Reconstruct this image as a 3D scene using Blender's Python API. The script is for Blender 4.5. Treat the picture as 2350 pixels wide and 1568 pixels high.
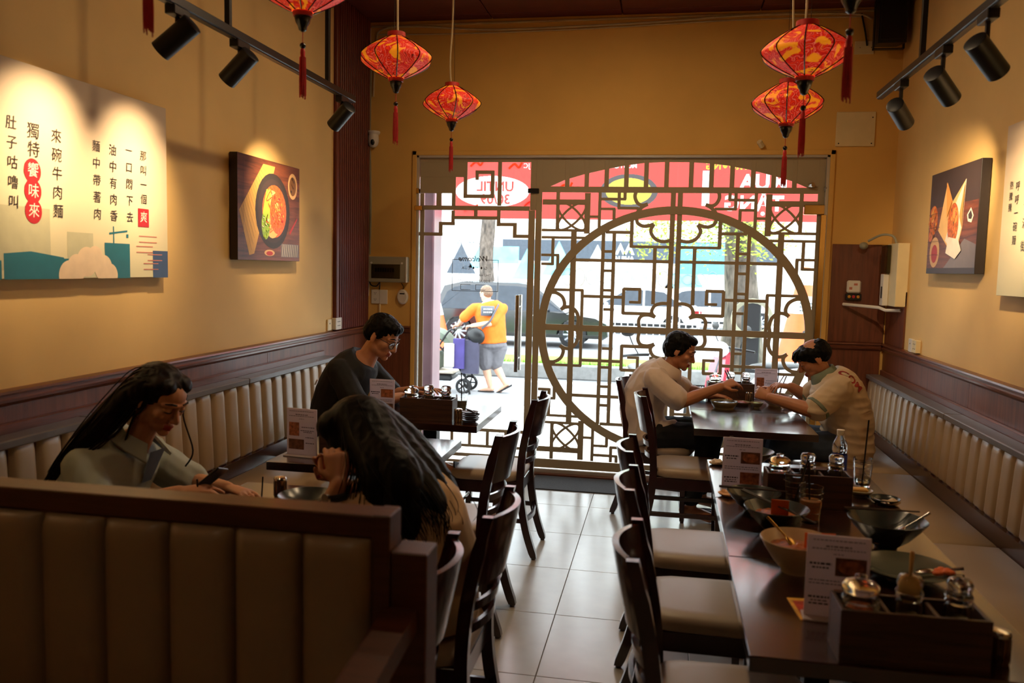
import bpy, math, random
from math import sin, cos, pi, radians as RAD, sqrt
import numpy as np
from mathutils import Vector as V, Matrix, noise as MN
random.seed(7)
SC = bpy.context.scene
COL = SC.collection
for o in list(bpy.data.objects): bpy.data.objects.remove(o)

# ------------------------------------------------------------------ camera
cd = bpy.data.cameras.new('camera'); cam = bpy.data.objects.new('camera', cd); COL.objects.link(cam)
def cam_matrix(yaw, pitch, roll, loc):
    cy, sy = cos(yaw), sin(yaw)
    f0 = V((-sy, cy, 0)); r0 = V((cy, sy, 0)); u0 = V((0, 0, 1))
    fw = f0*cos(pitch)-u0*sin(pitch); up = u0*cos(pitch)+f0*sin(pitch)
    rt = r0*cos(roll)+up*sin(roll); up = up*cos(roll)-r0*sin(roll)
    m = Matrix((rt, up, -fw)).transposed().to_4x4(); m.translation = loc
    return m
cam.matrix_world = cam_matrix(.178618, .088267, .022878, V((0, 0, 1.6)))
cd.sensor_width = 36; cd.lens = 29.2924; cd.clip_end = 300
cd.dof.use_dof = True; cd.dof.focus_distance = 5.4; cd.dof.aperture_fstop = 3.2
SC.camera = cam
# ------------------------------------------------------------------ world, exposure
wd = bpy.data.worlds.new('sky'); SC.world = wd; wd.use_nodes = True
bg = wd.node_tree.nodes['Background']; bg.inputs[0].default_value = (.86, .94, 1, 1); bg.inputs[1].default_value = 3.6
SC.view_settings.view_transform = 'Standard'; SC.view_settings.look = 'None'
SC.view_settings.exposure = 1.1; SC.view_settings.gamma = 1; SC.view_settings.use_curve_mapping = False
SC.cycles.use_denoising = True
SC.cycles.max_bounces = 9; SC.cycles.diffuse_bounces = 5; SC.cycles.transparent_max_bounces = 14
SC.cycles.sample_clamp_indirect = 4; SC.cycles.caustics_refractive = True; SC.cycles.caustics_reflective = False
# daylight enters through the shop front: a portal guides the sky samples to that opening (it gives off nothing itself)
pl = bpy.data.lights.new('shopfront_portal', 'AREA'); pl.shape = 'RECTANGLE'; pl.size = 3.1; pl.size_y = 2.45
pl.cycles.is_portal = True
po = bpy.data.objects.new('shopfront_portal', pl); COL.objects.link(po); po.location = (-.4, 6.42, 1.24); po.rotation_euler = (RAD(-90), 0, 0)

# ------------------------------------------------------------------ colours and materials
def lin(c): c /= 255.; return c/12.92 if c <= .04045 else ((c+.055)/1.055)**2.4
def C(r, g, b): return (lin(r), lin(g), lin(b), 1)
MATS = {}
def base(name):
    m = bpy.data.materials.new(name); m.use_nodes = True; MATS[name] = m
    nt = m.node_tree; return m, nt, nt.nodes['Principled BSDF']
def link(nt, a, b): nt.links.new(a, b)
def coords(nt, scale=(1, 1, 1), kind='Object'):
    tc = nt.nodes.new('ShaderNodeTexCoord'); mp = nt.nodes.new('ShaderNodeMapping')
    mp.inputs['Scale'].default_value = scale; link(nt, tc.outputs[kind], mp.inputs[0]); return mp.outputs[0]
def ramp(nt, fac, stops, interp='LINEAR'):
    r = nt.nodes.new('ShaderNodeValToRGB'); e = r.color_ramp; e.interpolation = interp
    while len(e.elements) < len(stops): e.elements.new(.5)
    for el, (p, c) in zip(e.elements, stops): el.position = p; el.color = c
    link(nt, fac, r.inputs[0]); return r.outputs[0]
def noise(nt, vec, scale, detail=4, dist=0, rough=.5):
    n = nt.nodes.new('ShaderNodeTexNoise'); n.inputs['Scale'].default_value = scale; n.inputs['Detail'].default_value = detail
    n.inputs['Distortion'].default_value = dist; n.inputs['Roughness'].default_value = rough; link(nt, vec, n.inputs['Vector']); return n.outputs[0]
def bump(nt, bs, h, strength, dist=.01):
    b = nt.nodes.new('ShaderNodeBump'); b.inputs['Strength'].default_value = strength; b.inputs['Distance'].default_value = dist
    link(nt, h, b.inputs['Height']); link(nt, b.outputs[0], bs.inputs['Normal'])
def M(name, col, rough=.5, metal=0., var=.12, vs=8, bmp=0, bs_=60, spec=.5, coat=0, stretch=(1, 1, 1), sub=0):
    """plain procedural material: colour with soft noise variation, optional fine relief"""
    m, nt, b = base(name); vec = coords(nt, stretch)
    n = noise(nt, vec, vs, 3)
    d = tuple(c*(1-var) for c in col[:3])+(1,); e = tuple(min(1, c*(1+var)) for c in col[:3])+(1,)
    link(nt, ramp(nt, n, [(.3, d), (.7, e)]), b.inputs['Base Color'])
    b.inputs['Roughness'].default_value = rough; b.inputs['Metallic'].default_value = metal
    b.inputs['Specular IOR Level'].default_value = spec; b.inputs['Coat Weight'].default_value = coat; b.inputs['Coat Roughness'].default_value = .12
    if sub: b.inputs['Subsurface Weight'].default_value = sub; b.inputs['Subsurface Radius'].default_value = (.012, .005, .003)
    if bmp: bump(nt, b, noise(nt, vec, bs_, 3), bmp, .004)
    return m
def WOOD(name, c1, c2, rough=.3, scale=(30, 30, 2.5), coat=.25, spec=.5):
    m, nt, b = base(name); vec = coords(nt, scale)
    n = noise(nt, vec, 1.6, 6, .6, .6)
    link(nt, ramp(nt, n, [(.32, c1), (.5, tuple((a+d)/2 for a, d in zip(c1, c2))), (.72, c2)]), b.inputs['Base Color'])
    b.inputs['Roughness'].default_value = rough; b.inputs['Coat Weight'].default_value = coat; b.inputs['Coat Roughness'].default_value = .13
    b.inputs['Specular IOR Level'].default_value = spec
    bump(nt, b, n, .12, .002); return m
def EMIT(name, col, strength, rough=.5):
    m, nt, b = base(name); b.inputs['Base Color'].default_value = col; b.inputs['Emission Color'].default_value = col
    b.inputs['Emission Strength'].default_value = strength; b.inputs['Roughness'].default_value = rough; return m
def PANE(name, tint=(1, 1, 1, 1), refl=.5, rough=0.0, base_refl=0.0, frost=0.0):
    """thin pane: lets light straight through, mirrors a little more at grazing angles"""
    m = bpy.data.materials.new(name); m.use_nodes = True; nt = m.node_tree; nt.nodes.clear(); MATS[name] = m
    o = nt.nodes.new('ShaderNodeOutputMaterial'); mx = nt.nodes.new('ShaderNodeMixShader'); t = nt.nodes.new('ShaderNodeBsdfTransparent')
    g = nt.nodes.new('ShaderNodeBsdfGlossy'); fr = nt.nodes.new('ShaderNodeFresnel'); mu = nt.nodes.new('ShaderNodeMath'); mu.operation = 'MULTIPLY_ADD'; mu.inputs[2].default_value = base_refl; mu.use_clamp = True
    fr.inputs[0].default_value = 1.45; mu.inputs[1].default_value = refl; g.inputs['Roughness'].default_value = rough; t.inputs[0].default_value = tint
    link(nt, fr.outputs[0], mu.inputs[0]); link(nt, mu.outputs[0], mx.inputs[0]); link(nt, t.outputs[0], mx.inputs[1]); link(nt, g.outputs[0], mx.inputs[2]); link(nt, mx.outputs[0], o.inputs[0])
    if frost:
        tl = nt.nodes.new('ShaderNodeBsdfTranslucent'); m3 = nt.nodes.new('ShaderNodeMixShader'); m3.inputs[0].default_value = frost; tl.inputs[0].default_value = (.95, .93, .9, 1); link(nt, t.outputs[0], m3.inputs[1]); link(nt, tl.outputs[0], m3.inputs[2]); link(nt, m3.outputs[0], mx.inputs[1])
    return m
def TRANSLU(name, col, trans=.5, rough=.6):
    m, nt, b = base(name); b.inputs['Base Color'].default_value = col; b.inputs['Roughness'].default_value = rough
    t = nt.nodes.new('ShaderNodeBsdfTranslucent'); t.inputs[0].default_value = col; mx = nt.nodes.new('ShaderNodeMixShader'); mx.inputs[0].default_value = trans
    link(nt, b.outputs[0], mx.inputs[1]); link(nt, t.outputs[0], mx.inputs[2]); link(nt, mx.outputs[0], nt.nodes['Material Output'].inputs[0]); return m
m_ = MATS
M('wall_paint', C(224, 186, 118), .75, var=.05, vs=2.5, bmp=.05, bs_=220)
M('front_paint', C(226, 180, 96), .75, var=.06, vs=2.5, bmp=.06, bs_=220)
M('ceiling_red', C(92, 34, 26), .6, var=.1)
M('tile', C(176, 172, 166), .22, var=.07, vs=5, bmp=.02, bs_=40)
M('grout', C(105, 98, 92), .8)
WOOD('wainscot', C(88, 46, 28), C(126, 70, 44), .42, (26, 26, 1.6), .1)
WOOD('trim_wood', C(84, 44, 27), C(116, 62, 40), .32, (8, 2, 30), .3)
WOOD('slat_wood', C(88, 34, 26), C(116, 48, 36), .45, (20, 20, 2), .1)
WOOD('table_wood', C(34, 15, 12), C(54, 25, 19), .22, (40, 3, 40), 1.0)
MATS['table_wood'].node_tree.nodes['Principled BSDF'].inputs['Coat IOR'].default_value = 1.75
WOOD('chair_wood', C(38, 12, 12), C(58, 20, 18), .22, (30, 30, 3), .6)
WOOD('booth_wood', C(72, 38, 23), C(98, 54, 33), .4, (3, 30, 30), .12)
WOOD('box_wood', C(50, 30, 22), C(84, 54, 40), .5, (3, 40, 40), .05)
M('ledge', C(104, 98, 98), .35, var=.06)
M('leather', C(168, 146, 118), .38, var=.06, vs=3, bmp=.06, bs_=240, coat=.1)
M('chair_vinyl', C(172, 152, 130), .4, var=.05, vs=3, bmp=.06, bs_=260)
TRANSLU('lattice', C(176, 162, 134), .1, .55)
M('alu', C(196, 190, 182), .35, .3, var=.04)
M('black_metal', C(16, 16, 17), .4, .2, var=.1)
M('chrome', C(205, 203, 200), .16, 1, var=.03)
M('brass', C(190, 150, 80), .25, 1, var=.06)
M('white_plastic', C(222, 216, 204), .4, var=.04)
M('cream_plastic', C(224, 206, 160), .45, var=.05)
M('grey_plastic', C(150, 145, 122), .45, var=.05)
M('black_plastic', C(18, 18, 19), .35, var=.1)
M('rubber', C(24, 24, 24), .8)
TRANSLU('paper', C(228, 218, 224), .4, .6)
M('print_grey', C(120, 108, 112), .7, var=.05)
M('print_dark', C(50, 40, 42), .7, var=.05)
PANE('window_glass', (.97, .985, .98, 1), .55)
PANE('lens_glass', (.93, .95, .94, 1), 1.8, .06, .06)
m, nt, b = base('clear_glass'); b.inputs['Base Color'].default_value = (.96, .97, .96, 1); b.inputs['Transmission Weight'].default_value = 1; b.inputs['Roughness'].default_value = .02; b.inputs['IOR'].default_value = 1.45
M('mat_grey', C(58, 58, 60), .95, bmp=.5, bs_=300, var=.25, vs=90)

# ------------------------------------------------------------------ mesh builder and object helpers
class MB:
    def __init__(s): s.v = []; s.f = []; s.m = []; s.k = 0
    def add(s, vs, fs, k=None):
        n = len(s.v); s.v += [tuple(p) for p in vs]; s.f += [tuple(i+n for i in f) for f in fs]; s.m += [s.k if k is None else k]*len(fs); return s
    def bx(s, x0, x1, y0, y1, z0, z1, b=0, k=None, R=None, c=None):
        if b <= 0:
            vs = [(x, y, z) for x in (x0, x1) for y in (y0, y1) for z in (z0, z1)]
            fs = [(0, 1, 3, 2), (4, 6, 7, 5), (0, 4, 5, 1), (2, 3, 7, 6), (0, 2, 6, 4), (1, 5, 7, 3)]
        else:
            vs = []; ix = {}
            X = (x0, x1); Y = (y0, y1); Z = (z0, z1); sg = (1, -1)
            for i in (0, 1):
                for j in (0, 1):
                    for l in (0, 1):
                        for a in range(3):
                            p = [X[i]+(0 if a == 0 else sg[i]*b), Y[j]+(0 if a == 1 else sg[j]*b), Z[l]+(0 if a == 2 else sg[l]*b)]
                            ix[i, j, l, a] = len(vs); vs.append(tuple(p))
            fs = []
            for i in (0, 1): fs.append([ix[i, j, l, 0] for j, l in ((0, 0), (0, 1), (1, 1), (1, 0))][::(1 if i == 0 else -1)])
            for j in (0, 1): fs.append([ix[i, j, l, 1] for i, l in ((0, 0), (1, 0), (1, 1), (0, 1))][::(1 if j == 0 else -1)])
            for l in (0, 1): fs.append([ix[i, j, l, 2] for i, j in ((0, 0), (0, 1), (1, 1), (1, 0))][::(1 if l == 0 else -1)])
            for i in (0, 1):
                for j in (0, 1): fs.append((ix[i, j, 0, 0], ix[i, j, 1, 0], ix[i, j, 1, 1], ix[i, j, 0, 1]))
                for l in (0, 1): fs.append((ix[i, 0, l, 0], ix[i, 1, l, 0], ix[i, 1, l, 2], ix[i, 0, l, 2]))
                for j in (0, 1):
                    for l in (0, 1): fs.append((ix[i, j, l, 0], ix[i, j, l, 1], ix[i, j, l, 2]))
            for j in (0, 1):
                for l in (0, 1): fs.append((ix[0, j, l, 1], ix[1, j, l, 1], ix[1, j, l, 2], ix[0, j, l, 2]))
        if R is not None:
            c = V(c); vs = [tuple(R @ (V(p)-c)+c) for p in vs]
        return s.add(vs, fs, k)
    def tube(s, pts, r, n=8, cap=True, closed=False, k=None, flat=None, up=None):
        """round (or flattened) tube along pts; r float or list; flat=(a,b) scales the cross section"""
        P = [V(p) for p in pts]; N = len(P); rr = r if isinstance(r, (list, tuple)) else [r]*N
        T = []
        for i in range(N):
            if closed: t = P[(i+1) % N]-P[i-1]
            else: t = P[min(i+1, N-1)]-P[max(i-1, 0)]
            T.append(t.normalized() if t.length > 1e-9 else V((0, 0, 1)))
        a = V(up) if up is not None else (V((0, 0, 1)) if abs(T[0].z) < .9 else V((1, 0, 0)))
        rings = []
        for i in range(N):
            t = T[i]; a = (a-t*a.dot(t)); a = a.normalized() if a.length > 1e-6 else t.orthogonal().normalized(); b = t.cross(a)
            fa, fb = flat if flat else (1, 1)
            rings.append([P[i]+a*(cos(2*pi*j/n)*rr[i]*fa)+b*(sin(2*pi*j/n)*rr[i]*fb) for j in range(n)])
        return s.loft(rings, cap and not closed, closed, k)
    def loft(s, rings, cap=True, closed=False, k=None):
        n = len(rings[0]); N = len(rings); vs = [p for r in rings for p in r]; fs = []
        for i in range(N if closed else N-1):
            for j in range(n):
                a = i*n+j; b = i*n+(j+1) % n; c = ((i+1) % N)*n+(j+1) % n; d = ((i+1) % N)*n+j
                fs.append((a, b, c, d))
        if cap: fs.append(tuple(range(n))[::-1]); fs.append(tuple((N-1)*n+j for j in range(n)))
        return s.add(vs, fs, k)
    def lathe(s, prof, n=24, c=(0, 0, 0), cap=True, k=None, sx=1, sy=1):
        rings = [[V((c[0]+cos(2*pi*j/n)*r*sx, c[1]+sin(2*pi*j/n)*r*sy, c[2]+z)) for j in range(n)] for r, z in prof]
        return s.loft(rings, cap, False, k)
    def ell(s, c, r, R=None, n=14, k=None):
        c = V(c); vs = []; fs = []; m = max(6, n//2+2)
        for i in range(1, m):
            th = pi*i/m
            for j in range(n):
                ph = 2*pi*j/n; p = V((r[0]*sin(th)*cos(ph), r[1]*sin(th)*sin(ph), r[2]*cos(th)))
                vs.append(c+(R @ p if R is not None else p))
        for i in range(m-2):
            for j in range(n): fs.append((i*n+j, (i+1)*n+j, (i+1)*n+(j+1) % n, i*n+(j+1) % n))
        t = len(vs); p = V((0, 0, r[2])); vs += [c+(R @ p if R is not None else p), c-(R @ p if R is not None else p)]
        for j in range(n): fs.append((t, j, (j+1) % n)); fs.append((t+1, (m-2)*n+(j+1) % n, (m-2)*n+j))
        return s.add(vs, fs, k)
    def prism(s, poly, fn, d0, d1, k=None):
        """extrude a 2-D outline; fn(u, v, d) gives the 3-D point"""
        n = len(poly); vs = [fn(u, w, d0) for u, w in poly]+[fn(u, w, d1) for u, w in poly]
        fs = [tuple(range(n))[::-1], tuple(range(n, 2*n))]+[(i, (i+1) % n, n+(i+1) % n, n+i) for i in range(n)]
        return s.add(vs, fs, k)
    def mesh(s, name, mats, smooth=35):
        me = bpy.data.meshes.new(name); me.from_pydata([tuple(p) for p in s.v], [], s.f)
        for mt in (mats if isinstance(mats, (list, tuple)) else [mats]): me.materials.append(MATS[mt] if isinstance(mt, str) else mt)
        me.polygons.foreach_set('material_index', s.m); me.update()
        if smooth: finish(me, smooth)
        return me
def finish(me, ang=35):
    import bmesh
    b = bmesh.new(); b.from_mesh(me); bmesh.ops.recalc_face_normals(b, faces=b.faces); b.to_mesh(me); b.free()
    me.polygons.foreach_set('use_smooth', [True]*len(me.polygons))
    if ang < 180: me.set_sharp_from_angle(angle=RAD(ang))
    me.update()
def tag(o, label=None, cat=None, group=None, kind=None):
    if label: o['label'] = label
    if cat: o['category'] = cat
    if group: o['group'] = group
    if kind: o['kind'] = kind
    return o
def put(name, me, parent=None, loc=None, rot=None, scale=None):
    o = bpy.data.objects.new(name, me); COL.objects.link(o)
    if parent is not None: o.parent = parent
    if loc is not None: o.location = loc
    if rot is not None: o.rotation_euler = rot
    if scale is not None: o.scale = scale
    return o
def part(name, mb, mats, parent=None, smooth=35, label=None, kind=None, loc=None, rot=None):
    o = put(name, mb.mesh(name, mats, smooth), parent, loc, rot)
    return tag(o, label, None, None, kind)
def thing(name, label, cat, loc=(0, 0, 0), rotz=0, group=None):
    o = bpy.data.objects.new(name, None); COL.objects.link(o); o.location = loc; o.rotation_euler = (0, 0, rotz); o.empty_display_size = .1
    return tag(o, label, cat, group)
def clone(root, loc=None, rotz=None, label=None, group=None):
    def cp(o, par):
        c = o.copy(); COL.objects.link(c)
        if par is not None: c.parent = par
        for ch in list(o.children): cp(ch, c)
        return c
    r = cp(root, None)
    if loc is not None: r.location = loc
    if rotz is not None: r.rotation_euler = (0, 0, rotz)
    if label: r['label'] = label
    if group: r['group'] = group
    return r
def struct(name, mb, mats, parent=None, smooth=35, label=None):
    o = part(name, mb, mats, parent, smooth)
    if parent is None: tag(o, label, None, None, 'structure')
    return o
def text_mesh(body, size, mat, ext=0.0, align='CENTER', bold=0, shear=0, spacing=1, res=3):
    c = bpy.data.curves.new('lettering', 'FONT'); c.body = body; c.size = size; c.align_x = align; c.align_y = 'CENTER'; c.extrude = ext
    c.offset = bold; c.shear = shear; c.space_character = spacing; c.resolution_u = res
    o = bpy.data.objects.new('tmp_text', c); COL.objects.link(o); bpy.context.view_layer.update()
    me = bpy.data.meshes.new_from_object(o.evaluated_get(bpy.context.evaluated_depsgraph_get()))
    bpy.data.objects.remove(o); bpy.data.curves.remove(c); me.name = 'lettering'
    me.materials.clear(); me.materials.append(MATS[mat]); return me
def lettering(body, size, mat, M4, parent=None, **kw):
    """flat lettering laid on a surface; M4 maps the text plane to the parent's space"""
    me = text_mesh(body, size, mat, **kw); me.transform(M4); return put('lettering', me, parent)
def frame(o, x, y):
    """4x4 with text right = x, text up = y"""
    x = V(x).normalized(); y = V(y).normalized(); z = x.cross(y); m = Matrix((x, y, z)).transposed().to_4x4(); m.translation = V(o); return m
def smooth_path(pts, n=6):
    P = [V(p) for p in pts]; out = []
    for i in range(len(P)-1):
        p0 = P[max(i-1, 0)]; p1 = P[i]; p2 = P[i+1]; p3 = P[min(i+2, len(P)-1)]
        for j in range(n):
            t = j/n; out.append(.5*((2*p1)+(p2-p0)*t+(2*p0-5*p1+4*p2-p3)*t*t+(3*p1-p0-3*p2+p3)*t**3))
    out.append(P[-1]); return out
XL, XR, D, ZR, ZC = -2.324, 1.575, 6.332, 1.123, 3.465
YB = -7.0
# ================================================================== THE ROOM
GX0, GX1, GZ1 = -1.925, 1.13, 2.452       # shop-front opening
# floor of square tiles
mb = MB(); mb.bx(XL-.1, XR+.1, YB, D+.25, -.2, -.006)
floor = struct('floor', mb, 'grout', smooth=0)
S = .5985; tm = MB(); g = .0015; tm.bx(g, S-g, g, S-g, -.006, 0, .0012); tme = tm.mesh('tile', 'tile')
x0 = -.4396-S*4; y0 = 3.1261-S*17
for i in range(8):
    for j in range(24):
        X = x0+i*S; Y = y0+j*S
        if Y+S > D+.04 or Y < YB-.3:
            if Y < D: 
                h = D+.02-Y; t2 = MB(); t2.bx(max(g, XL-X), min(S-g, XR-X), g, h, -.006, 0, .0012); put('tile', t2.mesh('tile', 'tile'), floor, (X, Y, 0))
            continue
        if X < XL-.001 or X+S > XR+.001:
            a = max(g, XL-X); b_ = min(S-g, XR-X)
            if b_-a < .02: continue
            t2 = MB(); t2.bx(a, b_, g, S-g, -.006, 0, .0012); put('tile', t2.mesh('tile', 'tile'), floor, (X, Y, 0))
        else: put('tile', tme, floor, (X, Y, 0))
# ceiling with panels
mb = MB(); mb.bx(XL-.1, XR+.1, YB, D+.1, ZC+.02, ZC+.12); ceil = struct('ceiling', mb, 'ceiling_red', smooth=0)
for i in range(4):
    for j in range(12):
        a = XL+i*.975; b_ = YB+j*1.2
        mb = MB(); mb.bx(a+.004, a+.971, b_+.004, min(b_+1.196, D), ZC, ZC+.02, .003); part('panel', mb, 'ceiling_red', ceil)
# walls
mb = MB(); mb.bx(XL-.15, XL, YB, D+.2, -.2, ZC+.12); wall_left = struct('wall_left', mb, 'wall_paint', smooth=0)
mb = MB(); mb.bx(XR, XR+.15, YB, D+.2, -.2, ZC+.12); wall_right = struct('wall_right', mb, 'wall_paint', smooth=0)
mb = MB(); mb.bx(XL-.15, XR+.15, YB-.15, YB, -.2, ZC+.12); struct('wall_back', mb, 'wainscot', smooth=0)
T = .2
mb = MB(); mb.bx(XL-3, GX0, D, D+T, -.3, ZC+1.5); mb.bx(GX1, XR+3, D, D+T, -.3, ZC+1.5); mb.bx(GX0, GX1, D, D+T, GZ1, ZC+1.5)
wall_front = struct('wall_front', mb, 'front_paint', smooth=0)
M('facade_grey', C(150, 146, 148), .6)
mb = MB(); mb.bx(XL-3, GX0, D+T, D+T+.02, -.3, ZC+1.5); mb.bx(GX1, XR+3, D+T, D+T+.02, -.3, ZC+1.5); mb.bx(GX0, GX1, D+T, D+T+.02, GZ1, ZC+1.5); part('added_cladding', mb, 'facade_grey', wall_front, 0)  # unseen grey skin, added to keep the wall's orange bounce off the column
# wainscot boards with joints, cap moulding: left, right, front
def wains(name, n, fn, L, z0=0, gap=.0015, w=1.2):
    """fn(along, out, z) -> point; boards stand 12 mm proud of the wall"""
    mb = MB(); mb.add([fn(a, o_, z) for a in (0, L) for o_ in (0, .006) for z in (z0, ZR-.05)], [(0, 1, 3, 2), (4, 6, 7, 5), (0, 4, 5, 1), (2, 3, 7, 6), (0, 2, 6, 4), (1, 5, 7, 3)])
    t = struct(name, mb, 'wainscot', smooth=0)
    a = 0
    while a < L-.02:
        b_ = min(a+w, L); mb = MB()
        mb.add([fn(q, o_, z) for q in (a+gap, b_-gap) for o_ in (.006, .014) for z in (z0, ZR-.055)], [(0, 1, 3, 2), (4, 6, 7, 5), (0, 4, 5, 1), (2, 3, 7, 6), (0, 2, 6, 4), (1, 5, 7, 3)])
        part('panel', mb, 'wainscot', t, 0); a = b_
    prof = [(0, ZR), (.012, ZR), (.03, ZR-.006), (.034, ZR-.014), (.026, ZR-.022), (.026, ZR-.03), (.032, ZR-.036), (.03, ZR-.046), (.018, ZR-.054), (.014, ZR-.06), (0, ZR-.06)]
    mb = MB(); n_ = len(prof)
    vs = [fn(0, o_, z) for o_, z in prof]+[fn(L, o_, z) for o_, z in prof]
    mb.add(vs, [tuple(range(n_)), tuple(range(n_, 2*n_))[::-1]]+[(i, (i+1) % n_, n_+(i+1) % n_, n_+i) for i in range(n_)])
    part('cap_moulding', mb, 'trim_wood', t)
    return t
wains('trim_1', 0, lambda a, o_, z: (XL+o_, 1.0+a, z), D-1.0)
wains('trim_2', 0, lambda a, o_, z: (XR-o_, 1.0+a, z), D-1.0)
wains('trim_3', 0, lambda a, o_, z: (XL+.034+a, D-o_, z), GX0-.035-XL-.034)
wains('trim_4', 0, lambda a, o_, z: (GX1+.04+a, D-o_, z), XR-.034-GX1-.04)
# ribbed timber cladding on the left wall beside the front corner, every batten its own piece
mb = MB(); mb.bx(XL, XL+.008, 5.63, D-.03, ZR, ZC); t5 = struct('trim_5', mb, 'slat_wood', smooth=0)
mb = MB(); mb.bx(0, .02, 0, .05, ZR+.001, ZC-.001, .003); part('edge_batten', mb, 'slat_wood', t5, loc=(XL+.008, 5.63, 0))
mb = MB(); mb.bx(0, .024, 0, .022, ZR+.001, ZC-.001, .004); sme = mb.mesh('batten', 'slat_wood')
for i in range(15): put('batten', sme, t5, (XL+.008, 5.69+i*.0405, 0))
# timber sheet on the front wall at the right and its return on the right wall
mb = MB(); mb.bx(1.178, XR-.02, D-.012, D, ZR, 1.822, .002); t6 = struct('trim_6', mb, 'wainscot', smooth=0)
mb = MB(); mb.bx(XR-.012, XR, 5.86, D-.013, ZR, 1.50, .002); part('side_panel', mb, 'wainscot', t6, 0)

# ------------------------------------------------------------------ shop front: frame, panes, lattice
mb = MB()
for a, b_, c_, d_ in [(GX0, GX1, GZ1-.018, GZ1), (GX0, GX0+.02, 0, GZ1), (GX1-.022, GX1, 0, GZ1), (GX0, GX1, 0, .045)]: mb.bx(a, b_, D-.01, D+.06, c_, d_, .002)
win = struct('window_1', mb, 'alu')
mb = MB(); mb.bx(GX0-.035, GX0, D-.014, D, 0, GZ1+.035, .004); mb.bx(GX1, GX1+.035, D-.014, D, 0, GZ1+.035, .004); mb.bx(GX0-.035, GX1+.035, D-.014, D, GZ1, GZ1+.035, .004)
part('architrave', mb, 'front_paint', win)
XM = -1.003; Ym = D+.03
for n_, (a, b_, c_, d_) in enumerate([(GX0+.02, XM, 2.075, GZ1-.018), (GX0+.02, XM-.004, .05, 2.066), (XM+.004, .064, .05, GZ1-.018), (.072, GX1-.022, .05, 2.19), (.072, GX1-.022, 2.2, GZ1-.018)]):
    mb = MB(); mb.bx(a, b_, Ym-.004, Ym+.004, c_, d_); part('pane', mb, 'window_glass', win, 0)
NB = [0]
def plate(mb, a, b_, c_, d_): NB[0] += 1; e = .00002*(NB[0] % 160); mb.bx(min(a, b_), max(a, b_), Ym-.014-e, Ym-.005+e*.3, c_, d_, .0015)
def bar(a, b_, c_, d_, name='lattice_bar'):
    mb = MB(); plate(mb, a, b_, c_, d_); return part(name, mb, 'lattice', win)
DOOR = [(-1.905, -0.985, 2.403, 2.447), (-1.904, -1.526, 2.289, 2.403), (-1.902, -1.618, 2.165, 2.289), (-1.901, -1.869, 2.039, 2.164), (-1.77, -1.731, 2.04, 2.165), (-1.647, -1.617, 2.07, 2.289), (-1.555, -1.526, 2.129, 2.29), (-1.554, -1.315, 2.13, 2.158), (-1.341, -1.312, 2.131, 2.339), (-1.463, -1.314, 2.313, 2.341), (-1.462, -1.436, 2.269, 2.341), (-1.286, -1.255, 2.073, 2.403), (-1.03, -0.981, 2.041, 2.447), (-1.9, -1.032, 2.036, 2.071), (-1.648, -1.621, 1.919, 2.034), (-1.469, -1.44, 1.992, 2.036), (-1.621, -1.287, 1.966, 1.992), (-1.287, -1.259, 1.917, 2.038), (-1.745, -1.62, 1.919, 1.945), (-1.747, -1.718, 1.838, 1.944), (-1.915, -1.717, 1.836, 1.862), (-1.286, -1.131, 1.918, 1.944), (-1.159, -1.13, 1.831, 1.944), (-1.158, -1.032, 1.829, 1.855),
 (-1.9, -1.865, .05, 2.04), (-1.04, -.99, .05, 2.04), (-1.866, -1.04, .306, .331), (-1.866, -1.04, .178, .2), (-1.866, -1.04, .1, .127), (-1.866, -1.04, .05, .07)]+[(x-.012, x+.012, .2, .306) for x in (-1.76, -1.616, -1.471, -1.327, -1.18)]
for r in DOOR: bar(*r)
c0, zb = .068, 1.152
LAT = [(0.659, 0.718, 0.659, 1.023, 0.033), (0.756, 0.009, 0.756, 0.739, 0.033), (0.884, 0.744, 0.884, 1.029, 0.021), (0.669, 0.953, 1.002, 0.953, 0.031), (0.674, 0.741, 1.004, 0.741, 0.015), (0.672, 0.686, 1.003, 0.686, 0.015), (0.914, 0.475, 0.914, 0.678, 0.018), (0.864, 0.552, 1.003, 0.552, 0.015), (0.874, 0.443, 0.874, 0.554, 0.018), (0.909, 0.484, 1.001, 0.484, 0.016), (0.567, 0.763, 0.567, 1.027, 0.018), (0.571, 0.846, 0.644, 0.846, 0.015), (0.449, 0.905, 0.555, 0.905, 0.015), (0.458, 0.826, 0.458, 0.906, 0.018), (0.434, 0.978, 0.557, 0.978, 0.016), (0.424, 0.906, 0.424, 1.028, 0.018), (0.277, 0.912, 0.432, 0.912, 0.016), (0.373, 0.979, 0.412, 0.979, 0.015), (0.381, 0.975, 0.381, 1.029, 0.018), (0.532, 0.016, 0.532, 0.735, 0.021), (0.451, 0.012, 0.451, 0.729, 0.021), (0.45, 0.587, 0.53, 0.587, 0.016), (0.445, 0.442, 0.525, 0.442, 0.016), (0.44, 0.294, 0.52, 0.294, 0.016), (0.435, 0.149, 0.516, 0.149, 0.016), (0.31, 0.732, 0.516, 0.732, 0.018), (0.027, 0.519, 0.737, 0.519, 0.018), (0.322, 0.619, 0.322, 0.828, 0.021), (0.024, 0.627, 0.328, 0.627, 0.016), (0.145, 0.198, 0.145, 0.622, 0.021), (0.237, 0.308, 0.371, 0.308, 0.018), (0.245, 0.202, 0.245, 0.31, 0.018), (0.234, 0.21, 0.324, 0.21, 0.016), (0.367, 0.118, 0.367, 0.312, 0.019), (0.14, 0.125, 0.372, 0.125, 0.019), (0.373, 0.245, 0.67, 0.245, 0.018), (0.671, 0.289, 0.917, 0.289, 0.016), (0.679, 0.011, 0.679, 0.293, 0.018)]
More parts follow.
